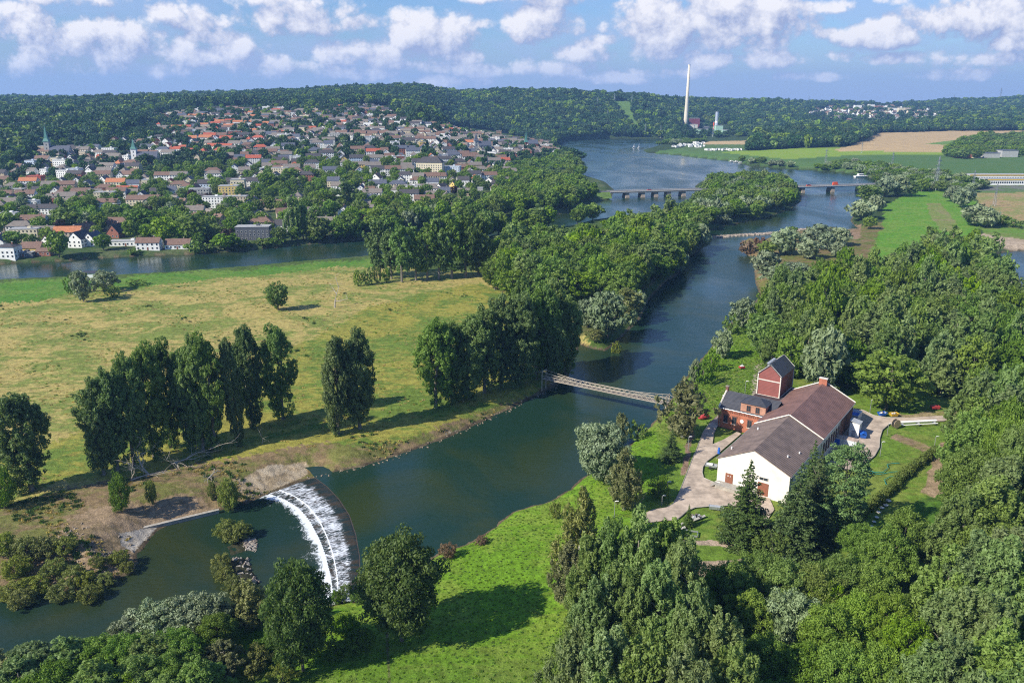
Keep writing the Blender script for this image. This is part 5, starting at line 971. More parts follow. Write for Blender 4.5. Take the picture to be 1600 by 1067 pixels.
# ------------------------------------------------------------------ town
WC = {'white': (.84, .83, .79), 'cream': (.68, .60, .42), 'grey': (.40, .40, .38), 'brick': (.30, .12, .08), 'yellow': (.68, .50, .16), 'tan': (.52, .44, .32), 'dark': (.10, .11, .13), 'pale green': (.50, .60, .45), 'pale blue': (.52, .60, .70), 'red': (.42, .09, .06)}
RC = {'dark': (.065, .06, .062), 'brown': (.18, .11, .08), 'grey': (.19, .165, .14), 'red': (.38, .095, .05), 'orange': (.44, .17, .075), 'slate': (.09, .10, .13), 'flat grey': (.36, .36, .35)}
def wm(c): return mat('wall_' + c.replace(' ', '_'), WC[c], .85, .10, .25)
def rm(c): return mat('roof_' + c.replace(' ', '_'), RC[c], .8, .28, .9, bump=.25)
HM = {}
def house_meshes(typ, L, D, hw, rh, wc, rc, win, merged=False):
    key = (typ, L, D, hw, rh, wc, rc, win, merged)
    if key in HM: return HM[key]
    k = MB(); W_ = wm(wc); R_ = rm(rc); l, d = L / 2, D / 2
    if typ == 'gable':
        P = lambda x: [(x, -d, -2.5), (x, d, -2.5), (x, d, hw), (x, 0, hw + rh - .15), (x, -d, hw)]
        k.add(P(-l) + P(l), [(4, 3, 2, 1, 0), (5, 6, 7, 8, 9), (1, 6, 5, 0), (2, 7, 6, 1), (3, 8, 7, 2), (4, 9, 8, 3), (0, 5, 9, 4)], W_)
    else: k.box((0, 0, hw / 2 - 1.25), (L, D, hw + 2.5), W_)
    if win == 1:        # dark openings kept in the wall mesh of far houses
        nf = max(1, int(hw / 2.7)); nx = max(2, int(L / 2.6)); nd = max(2, int(D / 3))
        for f in range(nf):
            z = 1.5 + f * 2.7
            for i in range(nx):
                for s_ in (-1, 1): k.box((-l + (i + .5) * L / nx, s_ * d, z), (1.0, .12, 1.3), M_GLASS)
            for i in range(nd):
                for s_ in (-1, 1): k.box((s_ * l, -d + (i + .5) * D / nd, z), (.12, 1.0, 1.3), M_GLASS)
        if typ == 'gable': [k.box((s_ * l, 0, hw + rh * .35), (.12, 1.0, 1.2), M_GLASS) for s_ in (-1, 1)]
    k2 = k if merged else MB(); o_ = .45
    if typ == 'gable':
        s_ = rh / d; k2.slab([(-l - .3, -d - o_, hw - o_ * s_ + .25), (l + .3, -d - o_, hw - o_ * s_ + .25), (l + .3, 0, hw + rh + .25), (-l - .3, 0, hw + rh + .25)], .25, R_); k2.slab([(-l - .3, d + o_, hw - o_ * s_ + .25), (l + .3, d + o_, hw - o_ * s_ + .25), (l + .3, 0, hw + rh + .25), (-l - .3, 0, hw + rh + .25)], .25, R_)
    elif typ == 'hip':
        t_ = max(0, l - d) ; k2.add([(-l - o_, -d - o_, hw), (l + o_, -d - o_, hw), (l + o_, d + o_, hw), (-l - o_, d + o_, hw), (-t_, 0, hw + rh), (t_ + .01, 0, hw + rh)], [(3, 2, 1, 0), (0, 1, 5, 4), (1, 2, 5), (2, 3, 4, 5), (3, 0, 4)], R_)
    else: k2.box((0, 0, hw + .15), (L + .5, D + .5, .3), R_); k2.box((l * .3, 0, hw + .9), (2.5, 2.5, 1.3), W_)
    if typ != 'flat' and merged: k2.box((l * .4, .6, hw + rh), (.7, .9, 1.8), MC['roof_brown'] if 'roof_brown' in MC else R_)
    a = k.data('house' if merged else 'house_wall'); b = None if merged else k2.data('house_roof'); HM[key] = (a, b); return HM[key]
CHM = None
def house(x, y, z, rz, typ, L, D, hw, rh, wc, rc, lod, label, cat='house', group=None, name=None, face=-1):
    global CHM
    name = name or {'gable': 'gabled_house', 'hip': 'hipped_house', 'flat': 'flat_roofed_building'}[typ]
    if lod == 2:
        o = inst(name, house_meshes(typ, L, D, hw, rh, wc, rc, 1, True)[0]); o.location = (x, y, z); o.rotation_euler[2] = rz; return tagd(o, label, cat, group)
    e = empty(name, (x, y, z), rz, label, cat, group); a, b = house_meshes(typ, L, D, hw, rh, wc, rc, 0 if lod == 0 else 1); inst('wall', a, e); rf_ = inst('roof', b, e)
    if CHM is None: k = MB(); k.box((0, 0, 0), (.8, .8, 1.8), mat('chimney_brick', (.25, .12, .08), .9, .25, 1)); k.box((0, 0, .95), (.95, .95, .15), M_TRIM); CHM = k.data('chimney')
    if typ != 'flat': c = inst('chimney', CHM, rf_); c.location = (L * .22, .5, hw + rh)
    if lod == 0:
        nf = max(1, int(hw / 2.7)); nx = max(2, int(L / 3.0)); nd = max(2, int(D / 3.2)); l, d = L / 2, D / 2
        wk = ('win', 0)
        if wk not in HM: k = MB(); k.box((0, 0, 0), (1.2, .10, 1.35), M_GLASS); k2 = MB(); [k2.box((s_ * .65, 0, 0), (.1, .16, 1.55), M_WHITE) for s_ in (-1, 1)]; [k2.box((0, 0, s_ * .72), (1.2, .16, .1), M_WHITE) for s_ in (-1, 1)]; HM[wk] = (k.data('window'), k2.data('window_frame'))
        for f in range(nf):
            for i in range(nx):
                w_ = inst('window', HM[wk][0], e); w_.location = (-l + (i + .5) * L / nx, -d, 1.6 + 2.7 * f); g_ = inst('frame', HM[wk][1], w_)
            for i in range(nd):
                for s_ in (-1, 1): w_ = inst('window', HM[wk][0], e); w_.location = (s_ * l, -d + (i + .5) * D / nd, 1.6 + 2.7 * f); w_.rotation_euler[2] = pi / 2; inst('frame', HM[wk][1], w_)
        if typ == 'gable' and rh > 3:
            for s_ in (-1, 1): w_ = inst('window', HM[wk][0], e); w_.location = (s_ * l, 0, hw + rh * .3); w_.rotation_euler[2] = pi / 2
        k = MB() if ('door', 0) not in HM else None
        if k: k.box((0, 0, 1.05), (1.0, .12, 2.1), M_DOOR); HM[('door', 0)] = k.data('door')
        if hw < 7: dr_ = inst('door', HM[('door', 0)], e); dr_.location = (0, -d - .02, 0)
    return e
HOUSE_SPOTS = []
def H(px, py, rzd, typ, L, D, hw, rh, wc, rc, label, cat='house', lod=0, name=None):
    x, y, z = ground(px, py); y += D * .5 + (3 if y < 620 else 0); z = hz(x, y); HOUSE_SPOTS.append((x, y, max(L, D) * .5 + 4)); return house(x, y, z, radians(rzd), typ, L, D, hw, rh, wc, rc, lod, label, cat, None, name)
H(6,410,0,'hip',13,10,8,1.8,'white','dark','white three-storey house on the waterline at the left photo edge')
H(44,398,3,'gable',14,9,4.2,3.6,'yellow','brown','yellow house with low brown roof near the water at the left'); H(33,407,3,'flat',13,5,3.2,0,'dark','flat grey','low dark waterside pavilion in front of the yellow house','pavilion')
H(64,404,3,'gable',10,6,3.2,2,'brick','brown','small brown shed between yellow house and big waterside tree','shed'); H(72,388,80,'gable',10,8,5,4,'white','brown','white house end wall right of the yellow house')
H(118,388,84,'gable',15,11,6.4,5.2,'white','dark','white gabled villa with dark roof, left half of the pair'); H(140,386,84,'gable',13,9,5.6,4.4,'white','slate','white gabled villa with slate roof, right half of the pair')
H(193,386,5,'flat',30,8,3.6,0,'white','flat grey','long low white flat-roofed building on the waterside wall','pavilion'); H(228,395,4,'gable',17,9,5.6,3.2,'white','brown','white two-storey house with brown roof directly on the water'); H(274,392,5,'gable',18,9,3.4,3.6,'white','brown','low white house with long brown roof right on the water')
H(394,376,6,'flat',26,12,10.5,0,'dark','flat grey','dark clad block with rows of white framed windows by the water','apartment block'); H(183,362,3,'gable',22,12,6,5,'tan','brown','large tan house with brown roof behind the long low building'); H(180,372,84,'gable',14,10,4.5,6,'brick','dark','dark steep gable in front of the large tan house'); H(127,371,60,'gable',17,11,4.5,6,'brick','dark','big dark-roofed gable house behind the white villas')
H(52,373,60,'gable',14,9,4,6,'brick','dark','timbered dark gable house left of the big riverside trees'); H(272,340,3,'gable',24,10,5,4,'tan','brown','long tan house with brown roof above the riverside trees'); H(303,306,82,'gable',12,9,8,4,'white','brown','tall white gable house left of the yellow apartment block'); H(291,305,4,'hip',13,10,9,3,'pale green','brown','pale green house with brown hipped roof'); H(320,301,5,'gable',16,10,9,4,'pale blue','dark','pale blue three-storey house beside the yellow apartments')
H(356,310,8,'flat',20,14,12,0,'yellow','flat grey','large yellow flat-roofed apartment block in the lower town','apartment block'); H(371,301,8,'flat',15,13,13,0,'cream','flat grey','cream stair wing behind the yellow apartment block','apartment block')
for i, (x, y) in enumerate([(272,322),(285,327),(298,332),(312,338),(326,345),(341,353)]): H(x, y, -40, 'gable', 12, 9, 5.5, 4.2, 'tan' if i % 2 else 'white', 'brown' if i % 2 else 'grey', f'{od[i]} from the top of the diagonal row of houses below the yellow block')
H(368,343,75,'gable',12,9,6,4,'tan','brown','tan gable house at the right end of the diagonal street'); H(385,348,78,'gable',12,9,6,4,'tan','grey','tan gable house with grey roof right of its twin'); H(402,354,70,'gable',22,11,6,5,'tan','grey','big tan house above the dark clad block'); H(443,342,20,'gable',15,10,5,4,'tan','brown','tan house with brown roof left of the columnar poplars'); H(494,344,15,'gable',17,11,6,5,'tan','grey','tan house with grey roof right of the columnar poplars')
H(514,355,5,'flat',20,9,4,0,'white','flat grey','low white restaurant building above the channel trees','restaurant'); H(422,328,3,'gable',22,10,5,4,'tan','brown','long tan row house with brown roof in the lower town'); H(65,336,3,'gable',30,10,6,3.5,'white','dark','long white row house with dark roof at the left'); H(167,328,3,'gable',20,10,7,3.5,'white','brown','white house with brown roof right of a tall conifer'); H(118,325,3,'gable',20,10,6.5,3.5,'white','grey','white house with grey roof in the lower town centre')
H(53,287,4,'flat',17,13,8,0,'red','red','bright red block left of the town centre','red building'); H(222,322,3,'gable',32,11,6,4,'cream','brown','very long cream row house with brown roof'); H(180,294,3,'gable',22,10,6,4,'cream','orange','cream house row with orange tiled roof'); H(162,291,84,'gable',12,10,6,5,'white','grey','white gable house left of the orange roofed row'); H(95,272,5,'hip',13,12,7,4,'white','grey','white house with grey pyramid roof amid trees'); H(197,306,3,'gable',24,10,6,4,'white','red','white row house with red roof below the orange one')
H(672,272,-8,'hip',34,15,13,7,'cream','dark','large cream school with dark mansard roof','school'); H(705,275,-8,'flat',24,13,12,0,'pale blue','flat grey','blue-grey glazed block joined right of the school','school block'); H(588,290,80,'gable',13,11,8,5,'white','brown','white villa with brown gable amid the trees'); H(660,302,10,'gable',30,14,6,3,'tan','grey','long low tan hall with grey roof'); H(690,301,60,'gable',14,10,5,4,'white','dark','white dark-roofed house left of the yellow gable'); H(712,298,60,'gable',14,10,5,5,'yellow','dark','yellow gabled house with dark roof near the wood'); H(765,291,80,'gable',16,12,5,5,'white','grey','white gabled house at the right end of the lower town')
H(738,302,0,'flat',24,10,5,0,'grey','flat grey','long low grey building near the channel wood','hall'); H(487,328,10,'gable',24,11,5,4,'cream','grey','cream row house between dark trees'); H(530,300,0,'gable',18,11,6,4,'white','grey','white house with grey roof right of the dark beech')
# random houses on a street grid that follows the slope
hg = np.random.default_rng(21); cand = []
def streets(x0, x1, y0, y1, th, du, dv):
    c, s = cos(th), sin(th); U_, V_ = np.meshgrid(np.arange(-1500, 1500, du), np.arange(-1500, 1500, dv)); U_ = U_ + hg.normal(size=U_.shape) * 2; V_ = V_ + hg.normal(size=V_.shape) * 2.5
    X = (U_ * c - V_ * s).ravel() + (x0 + x1) / 2; Y = (U_ * s + V_ * c).ravel() + (y0 + y1) / 2; k = (X > x0) & (X < x1) & (Y > y0) & (Y < y1); return X[k], Y[k], th
BL_ = [streets(-700, -330, 560, 1000, .12, 19, 33), streets(-330, 40, 640, 1000, .05, 19, 33), streets(-900, -420, 1000, 1330, -.1, 21, 30), streets(-420, 60, 1000, 1330, .2, 20, 30), streets(-1000, -420, 1330, 1700, .1, 19, 26), streets(-420, 120, 1330, 1960, -.05, 17, 25), streets(-760, -420, 1700, 1960, .05, 18, 26)]
for X, Y, th in BL_:
    Z = hgt(X, Y); px, py, _ = proj(X, Y, Z)
    TOWNH = [(-60,425),(0,398),(200,385),(400,372),(560,360),(600,345),(760,310),(820,290),(780,250),(868,243),(862,222),(790,212),(770,205),(700,200),(630,190),(600,170),(560,166),(480,178),(450,172),(330,174),(228,184),(240,205),(300,222),(200,222),(130,230),(60,240),(-60,262)]
    ok = inpoly(TOWNH, px, py) & (shore_at(X, Y) > 9); park = wob(X, Y, .013, 4.0) + .45 * wob(X, Y, .035, 2)
    thr = np.where(py < 225, -.55, np.where(py < 330, -.30, 0.0)); ok &= park > thr - (px < 260) * .15 - (px > 560) * .45; ok &= hg.random(len(X)) < .9
    for x, y, z, a, b_ in zip(X[ok], Y[ok], Z[ok], px[ok], py[ok]):
        if all((x - h_[0]) ** 2 + (y - h_[1]) ** 2 > (h_[2] + 6) ** 2 for h_ in HOUSE_SPOTS[:60]): cand.append((x, y, z, a, b_, th))
def bandname(a, b_):
    v = 'below the forest edge' if b_ < 188 else 'on the upper slope' if b_ < 222 else 'halfway up the slope' if b_ < 262 else 'in the lower town' if b_ < 320 else 'near the water'
    h = 'far left' if a < 110 else 'by the white church' if a < 230 else 'left of centre' if a < 350 else 'above the yellow block' if a < 450 else 'mid town' if a < 560 else 'by the school' if a < 720 else 'on the headland'
    return v, h
LOOKS = []
for x, y, z, a, b_, th in cand:
    red_zone = (225 < a < 420 and b_ < 245 and b_ > 185)
    wc = hg.choice(['white', 'cream', 'grey', 'tan', 'brick', 'yellow', 'pale blue'], p=[.66, .13, .04, .08, .05, .02, .02]); rc = hg.choice(['dark', 'brown', 'grey', 'slate', 'red', 'orange'], p=[.10, .18, .20, .08, .28, .16] if red_zone else [.22, .28, .33, .12, .03, .02])
    typ = hg.choice(['gable', 'hip', 'flat'], p=[.76, .17, .07]); sz = int(hg.integers(3)); L, D, hw, rh = [(11, 9, 5, 4), (14, 10, 6, 4.2), (20, 10, 7.5, 3.8)][sz]
    if b_ < 215: L, D, hw, rh = [(11, 9, 4, 3.6), (13, 9, 4.5, 3.8), (18, 9, 6.5, 3)][sz]
    hw += .8
    if typ == 'flat': rc, rh, hw = 'flat grey', 0, hw + 3
    rz = th + (pi / 2 if hg.random() < .6 and sz < 2 else 0); LOOKS.append([x, y, z, a, b_, rz, str(typ), L, D, float(hw), float(rh), str(wc), str(rc)])
LOOKS.sort(key=lambda q_: math.hypot(q_[0], q_[1]) / (q_[7] * q_[9]) ** .5)
NI = min(len(LOOKS), 300 - len(HOUSE_SPOTS)); indiv, more = LOOKS[:NI], LOOKS[NI:]
grp_ = {}
for q_ in indiv:
    adj = {'gable': '', 'hip': 'wide ', 'flat': 'flat '}[q_[6]]; key = (adj, q_[11], q_[12], *bandname(q_[3], q_[4])); grp_.setdefault(key, []).append(q_)
for key, L_ in grp_.items():
    L_.sort(key=lambda q_: q_[3]); adj, wc, rc, v, h = key
    for i, q_ in enumerate(L_):
        what = f"{wc} {adj}house" + ('' if adj == 'flat ' else f" with {rc} roof"); lb = f"{what} {v}, {h}"
        if len(L_) > 1: lb = f"{od[i] if i < 20 else 'last'} from left, {lb}"
        if len(lb.split()) > 16: lb = lb.replace(' the ', ' ')
        if len(lb.split()) > 16: lb = lb.replace('wide ', '').replace('from left, ', '')
        house(*q_[:3], q_[5], *q_[6:11], q_[11], q_[12], 1 if math.hypot(q_[0], q_[1]) < 1000 else 2, lb, 'house', f'{wc} houses of the town on the slope'); HOUSE_SPOTS.append((q_[0], q_[1], max(q_[7], q_[8]) * .5 + 2.2))
k = MB()
for x, y, z, a, b_, rz, typ, L, D, hw, rh, wc, rc in more:
    me = house_meshes(typ, L, D, hw, rh, wc, rc, 1, True)[0]; R = Matrix.Translation((x, y, z)) @ Matrix.Rotation(rz, 4, 'Z'); b0 = len(k.v); k.v += [tuple(R @ v_.co) for v_ in me.vertices]
    for p_ in me.polygons: k.f.append([b0 + i for i in p_.vertices]); k.mi.append(k.mat(me.materials[p_.material_index]))
    HOUSE_SPOTS.append((x, y, max(L, D) * .5 + 1.5))
if more: o = k.build('upper_town_houses'); o['kind'] = 'stuff'
print('houses', len(HOUSE_SPOTS), len(more))
# churches and towers
M_COPPER = mat('verdigris_copper', (.07, .21, .17), .6, .2, .4)
def church(px, py, hT, hS, wT, tw_, spc, nave, label, rz=.1, nl=28, name='church'):
    x, y, z = ground(px, py); HOUSE_SPOTS.append((x, y, nl * .7)); e = empty(name, (x, y, z), rz, label, 'church'); k = MB(); k.box((0, 0, hT / 2 - 2), (tw_, tw_, hT + 4), wm(wT)); tw__ = k.build('tower', e)
    k = MB(); r = tw_ * .62; k.add([(-r, -r, hT), (r, -r, hT), (r, r, hT), (-r, r, hT), (-r * .55, -r * .55, hT + hS * .18), (r * .55, -r * .55, hT + hS * .18), (r * .55, r * .55, hT + hS * .18), (-r * .55, r * .55, hT + hS * .18), (0, 0, hT + hS)], [(3, 2, 1, 0), (0, 1, 5, 4), (1, 2, 6, 5), (2, 3, 7, 6), (3, 0, 4, 7), (4, 5, 8), (5, 6, 8), (6, 7, 8), (7, 4, 8)], spc); k.tube([(0, 0, hT + hS - .5), (0, 0, hT + hS + 2)], .12, M_METAL, 4); k.build('spire', tw__)
    for zz_ in (.55, .8): k = MB(); [k.box((dx * tw_ / 2 if dx else 0, dy * tw_ / 2 if dy else 0, hT * zz_), (.2 if dx else 1.1, .2 if dy else 1.1, 2.4), M_GLASS) for dx, dy in ((0, -1), (1, 0), (-1, 0), (0, 1))]; k.build('louvre', tw__)
    a, b_ = house_meshes('gable', nl, 13, 9, 7, nave, 'slate', 1); n1_ = inst('nave', a, e); n1_.location = (nl / 2 + tw_ / 2, 0, 0); n2_ = inst('nave_roof', b_, e); n2_.location = (nl / 2 + tw_ / 2, 0, 0)
church(77,246,22,24,'grey',7,M_COPPER,'grey','grey church with tall green copper spire at the left of town'); church(212,256,20,14,'white',7,M_COPPER,'cream','white-towered church with small green spire and long slate roof'); church(24,252,10,9,'grey',4,M_COPPER,'white','small green spirelet above roofs at the far left',.1,16)
church(744,236,17,13,'grey',7,rm('slate'),'grey','grey stone church with dark spire at the right of town',.3,22); church(822,232,12,22,'brick',6,M_COPPER,'brick','headland church with needle-thin pale green spire',.2,20)
x, y, z = ground(779.7, 219.5); dep = proj(x, y, z)[2]; e = empty('castle_tower', (x, y, z), 0, 'square brown stone tower rising above the headland trees', 'tower'); h = 11 * dep / F + 4; k = MB(); k.box((0, 0, h / 2 - 2), (11, 11, h + 4), mat('castle_stone', (.26, .18, .12), .9, .3, .3)); k.build('wall', e); k = MB(); k.box((0, 0, h + .3), (11.8, 11.8, .8), M_STONE); [k.box((sx_ * 5, sy * 5, h + 1.3), (1.6, 1.6, 1.2), M_STONE) for sx_ in (-1, 0, 1) for sy in (-1, 0, 1) if sx_ or sy]; k.build('battlement', e)
x, y, z = ground(600.6, 160); dep = proj(x, y, z)[2]; e = empty('lookout_tower', (x, y, z), 0, 'slim white lookout tower on the wooded hilltop', 'tower'); h = 11.5 * dep / F; k = MB(); k.tube([(0, 0, -3), (0, 0, h - 5)], [3.6, 3.2], M_WHITE, 10); k.build('shaft', e); k = MB(); k.tube([(0, 0, h - 5), (0, 0, h - 1.5)], 4.0, M_WHITE, 10); k.tube([(0, 0, h - 1.5), (0, 0, h)], [4.2, 1], rm('dark'), 10); k.build('lookout_room', e)
# car park by the yellow block
for i in range(11):
    px, py = 331 + i * 4.3, 318.5 - i * .35 + (i % 2) * 1.6; x, y, z = ground(px, py); c_ = ('white', 'dark', 'red', 'grey', 'pale blue')[i % 5]; car(f'{od[i]} from left, {c_} car parked behind the diagonal row', 'car', 0, 0, 0, pi / 2 + .1, wm(c_), 4.4, 1.5, False, 'cars in the lower town car park', (x, y, z + .05)); HOUSE_SPOTS.append((x, y, 9))
# ------------------------------------------------------------------ power station
def G(px, py): return ground(px, py)
x, y, z = G(1071, 200); dep = proj(x, y, z)[2]; PS_Y = y; e = empty('chimney', (x, y, z), 0, 'very tall pale tapering chimney above the lake woods', 'chimney'); h = 93 * dep / F; k = MB(); k.tube([(0, 0, -4), (0, 0, h * .15), (0, 0, h * .5), (0, 0, h)], [8.0, 7.0, 5.2, 3.2], mat('pale_concrete', (.66, .60, .48), .85, .08, .02), 20); k.build('shaft', e, True); k = MB(); k.tube([(0, 0, h - 1), (0, 0, h + 1)], 3.8, M_TRIM, 20); k.build('rim', e)
def block(px0, px1, pyt, pyb, dpt, m, name, label, cat, roof=None):
    """building given by its photo edges, standing on the land"""
    x, y, z = ground((px0 + px1) / 2, pyb); dep = proj(x, y, z)[2]; w = (px1 - px0) * dep / F; h = (pyb - pyt) * dep / F; e = empty(name, (x, y + dpt / 2, z), -math.atan2(x, y) * .0, label, cat); k = MB(); k.box((0, 0, h / 2 - 2), (w, dpt, h + 4), m); k.build('wall', e); k = MB(); k.box((0, 0, h + .4), (w + 1, dpt + 1, .8), roof or rm('flat grey')); k.build('roof', e); HOUSE_SPOTS.append((x, y, w * .7)); return e, w, h
block(1077, 1093, 186, 198, 30, mat('maroon_cladding', (.20, .045, .06), .6, .15, .05), 'boiler_house', 'dark red boiler house at the foot of the tall chimney', 'power station'); block(1075, 1090, 195, 199.5, 20, M_TRIM, 'plant_hall', 'low pale hall below the dark red boiler house', 'hall')
M_MINT = mat('mint_cladding', (.38, .58, .44), .6, .1, .05); block(1091, 1116, 203, 210, 34, M_MINT, 'turbine_hall', 'long low mint green hall of the power station', 'hall'); block(1118, 1129, 197, 209.5, 26, M_MINT, 'plant_block', 'tall mint green block beneath the silver stack', 'power station'); block(1129, 1138, 204, 211, 18, M_MINT, 'plant_block', 'small mint green annex right of the tall block', 'power station'); block(1094, 1114, 198.5, 202, 24, wm('dark'), 'plant_hall', 'dark bluish hall behind the mint green hall', 'hall'); block(1169, 1185, 204, 208, 30, M_MINT, 'warehouse', 'flat pale green warehouse in the valley woods', 'warehouse')
for px, pt, pb, r0, mm, lb in ((1120, 176.5, 198, 5, M_SILVER, 'silver stack on the mint green block'), (1116, 192, 209, 1.8, M_ORANGE, 'thin red and white stack beside the mint block'), (1085.5, 197, 211, 1.8, M_GREY, 'thin grey mast before the power station')):
    x, y, z = ground(px, 209.5); dep = proj(x, y, z)[2]; y += 14; e = empty('stack', (x, y, z), 0, lb, 'stack'); h = (209.5 - pt) * dep / F; k = MB(); k.tube([(0, 0, 0), (0, 0, h)], r0, mm, 12); k.build('shaft', e); k = MB(); k.tube([(0, 0, h * .5), (0, 0, h * .58)], r0 + .2, M_WHITE, 12); k.tube([(0, 0, h - 1), (0, 0, h + .5)], r0 + .4, M_METAL, 12); k.build('band', e)
# ------------------------------------------------------------------ electricity pylons
PYM = None
def pylon_mesh():
    parts = []
    k = MB(); a = 4.0
    lv_ = [(0, a), (10, 2.8), (20, 1.8), (30, 1.1), (44, .5)]
    for (z0, w0), (z1, w1) in zip(lv_, lv_[1:]):
        c0 = [(-w0, -w0, z0), (w0, -w0, z0), (w0, w0, z0), (-w0, w0, z0)]; c1 = [(-w1, -w1, z1), (w1, -w1, z1), (w1, w1, z1), (-w1, w1, z1)]
        for i in range(4): k.tube([c0[i], c1[i]], .22, M_METAL, 4); k.tube([c0[i], c1[(i + 1) % 4]], .13, M_METAL, 4); k.tube([c0[(i + 1) % 4], c1[i]], .13, M_METAL, 4)
    b = MB()
    for z, w in ((26, 7), (32, 10), (38, 6.5)):
        b.tube([(-w, 0, z), (0, 0, z + 1.4), (w, 0, z)], .2, M_METAL, 4); b.tube([(-w, 0, z), (w, 0, z)], .18, M_METAL, 4)
        for s_ in (-1, -.55, .55, 1): b.tube([(w * s_, 0, z), (w * s_, 0, z - 1.8)], .12, M_METAL, 4)
    return k.data('lattice_mast'), b.data('cross_arms')
PYM = pylon_mesh()
for i, (px, pb, pt, lb) in enumerate([(933.5,170,153,'left of the two hilltop pylons by the cutting'),(960,166,147,'right hilltop pylon at the head of the green cutting'),(987,165,148,'faint pylon on the ridge right of the cutting'),(949,187,173,'pylon on the wooded slope below the hilltop pair'),(1008,214,195,'left pylon on the far lake shore'),(1032,216,197,'right pylon on the far lake shore'),
  (1461,298,246,'tallest lattice pylon at the top of the green field'),(1519,298,267,'small lattice pylon left of the white factory'),(1553,323,288,'lattice pylon in the tan field at the right'),(1393,266,238,'faint lattice pylon behind the road bridge trees'),(1289,262,233,'faint lattice pylon on the lakeside belt'),(1562,158,138,'pylon on the right hill crest'),(1490,160,148,'thin mast on the right skyline'),(1263,164,151,'pylon above the far hill village'),(1114,214,196,'pylon before the mint green hall'),(1346,240,222,'tiny pylon at the edge of the yellow-green field')]):
    x, y, z = ground(px, pb); dep = proj(x, y, z)[2]; h = (pb - pt) * dep / F; e = empty('lattice_pylon', (x, y, z), .5, lb, 'pylon', 'electricity pylons', (h / 44 * .8, h / 44 * .8, h / 44)); inst('lattice_mast', PYM[0], e); inst('cross_arms', PYM[1], e)
# ------------------------------------------------------------------ far village, farm, factory, campsite
vg = np.random.default_rng(4); vl = []; 
for i in range(2000):
    px, py = 1370 + 108 * vg.normal() * .48, 178 + 6.0 * vg.normal() + (0)
    top = 164 + abs(px - 1375) * .035; 
    if not (1262 < px < 1482 and top < py < 192 - (px < 1300) * 12): continue
    if any(abs(px - a) < 4.6 and abs(py - b_) < 2.0 for a, b_ in vl): continue
    vl.append((px, py))
    if len(vl) >= 150: break
vl.sort()
for i, (px, py) in enumerate(vl):
    x, y, z = ground(px, py); wc, rc = [('white', 'grey'), ('white', 'dark'), ('cream', 'brown'), ('white', 'brown')][i % 4]
    house(x, y, z, vg.normal() * .3 + (pi / 2 if i % 3 == 0 else 0), 'gable', 17, 12, 8, 5, wc, rc, 2, f'tiny {wc} house with {rc} roof in the far hill village', 'house', f'{wc} houses of the far hill village with {rc} roofs')
for i, (a, b_, c, d, wc) in enumerate([(1335,1346,165,171.5,'white'),(1357,1366,164,171,'white'),(1368,1380,166,172,'brick'),(1384,1392,169,175.5,'cream'),(1394,1402,169.5,175.5,'white'),(1404,1412,169,176,'cream'),(1414,1423,169,176,'tan')]): block(a, b_, c, d, 16, wm(wc), 'apartment_block', f'{od[i]} from left of the blocks on the far village skyline', 'apartment block')
for i, (a, b_, c, d) in enumerate([(1272,1277,192,197),(1278,1285,190.5,197),(1286,1291,192,197.5),(1257,1272,195,198.5)]): block(a, b_, c, d, 14, M_WHITE, 'silo_block', f'{od[i]} of the pale factory blocks in the valley before the village', 'factory block')
block(1495, 1519, 243, 247, 16, wm('brick'), 'farm_barn', 'orange-roofed barn at the distant farmstead', 'barn', rm('orange')); block(1536, 1562, 240, 247, 22, wm('grey'), 'farm_barn', 'left dark-roofed farm building right of the orange barn', 'barn', rm('slate')); block(1565, 1590, 236, 246, 22, wm('grey'), 'farm_barn', 'right dark-roofed farm building at the distant farmstead', 'barn', rm('slate')); block(1520, 1532, 243, 247.5, 14, wm('cream'), 'farmhouse', 'small pale farmhouse between the barns', 'farmhouse', rm('brown'))
for px0, px1, pt, pb, lb in ((1515, 1604, 274, 283, 'long white factory with yellow roof stripe at the right edge'), (1537, 1612, 281, 290, 'front white factory wing with many windows at the right edge')):
    e, w, h = block(px0, px1, pt, pb, 12, M_WHITE, 'factory', lb, 'factory'); k = MB(); k.box((0, -6.3, h * .92), (w + .8, .5, h * .16), M_YEL); k.build('fascia', e)
    for i in range(22): k = MB(); k.box((-w / 2 + (i + .5) * w / 22, -6.1, h * .45), (w / 22 * .6, .3, h * .28), M_GLASS); k.build('window', e)
cr = None; cg = np.random.default_rng(9)
for i in range(62):
    px, py = (1052 + cg.random() * 48, 224 + cg.random() * 7.5) if i < 44 else (1104 + (i - 44) * 3.1, 235.6 + cg.normal() * .4); x, y, z = ground(px, py)
    e = empty('caravan', (x, y, z), cg.random() * 3, 'small white caravan among those parked on the far lakeside campsite', 'caravan', 'white caravans of the lakeside campsite', (1.6, 1.6, 1.6))
    if cr is None: k = MB(); k.box((0, 0, 1.5), (5.5, 2.3, 2.2), M_WHITE, taper=.94); k.box((0, 0, 2.7), (5.0, 2.0, .25), M_GREY); k.tube([(2.7, 0, .6), (3.8, 0, .5)], .08, M_METAL, 4); cr = k.data('body'); k = MB(); k.box((.2, 0, 1.8), (3, 2.36, .7), M_GLASS); cw = k.data('window')
    inst('body', cr, e); inst('window', cw, e)
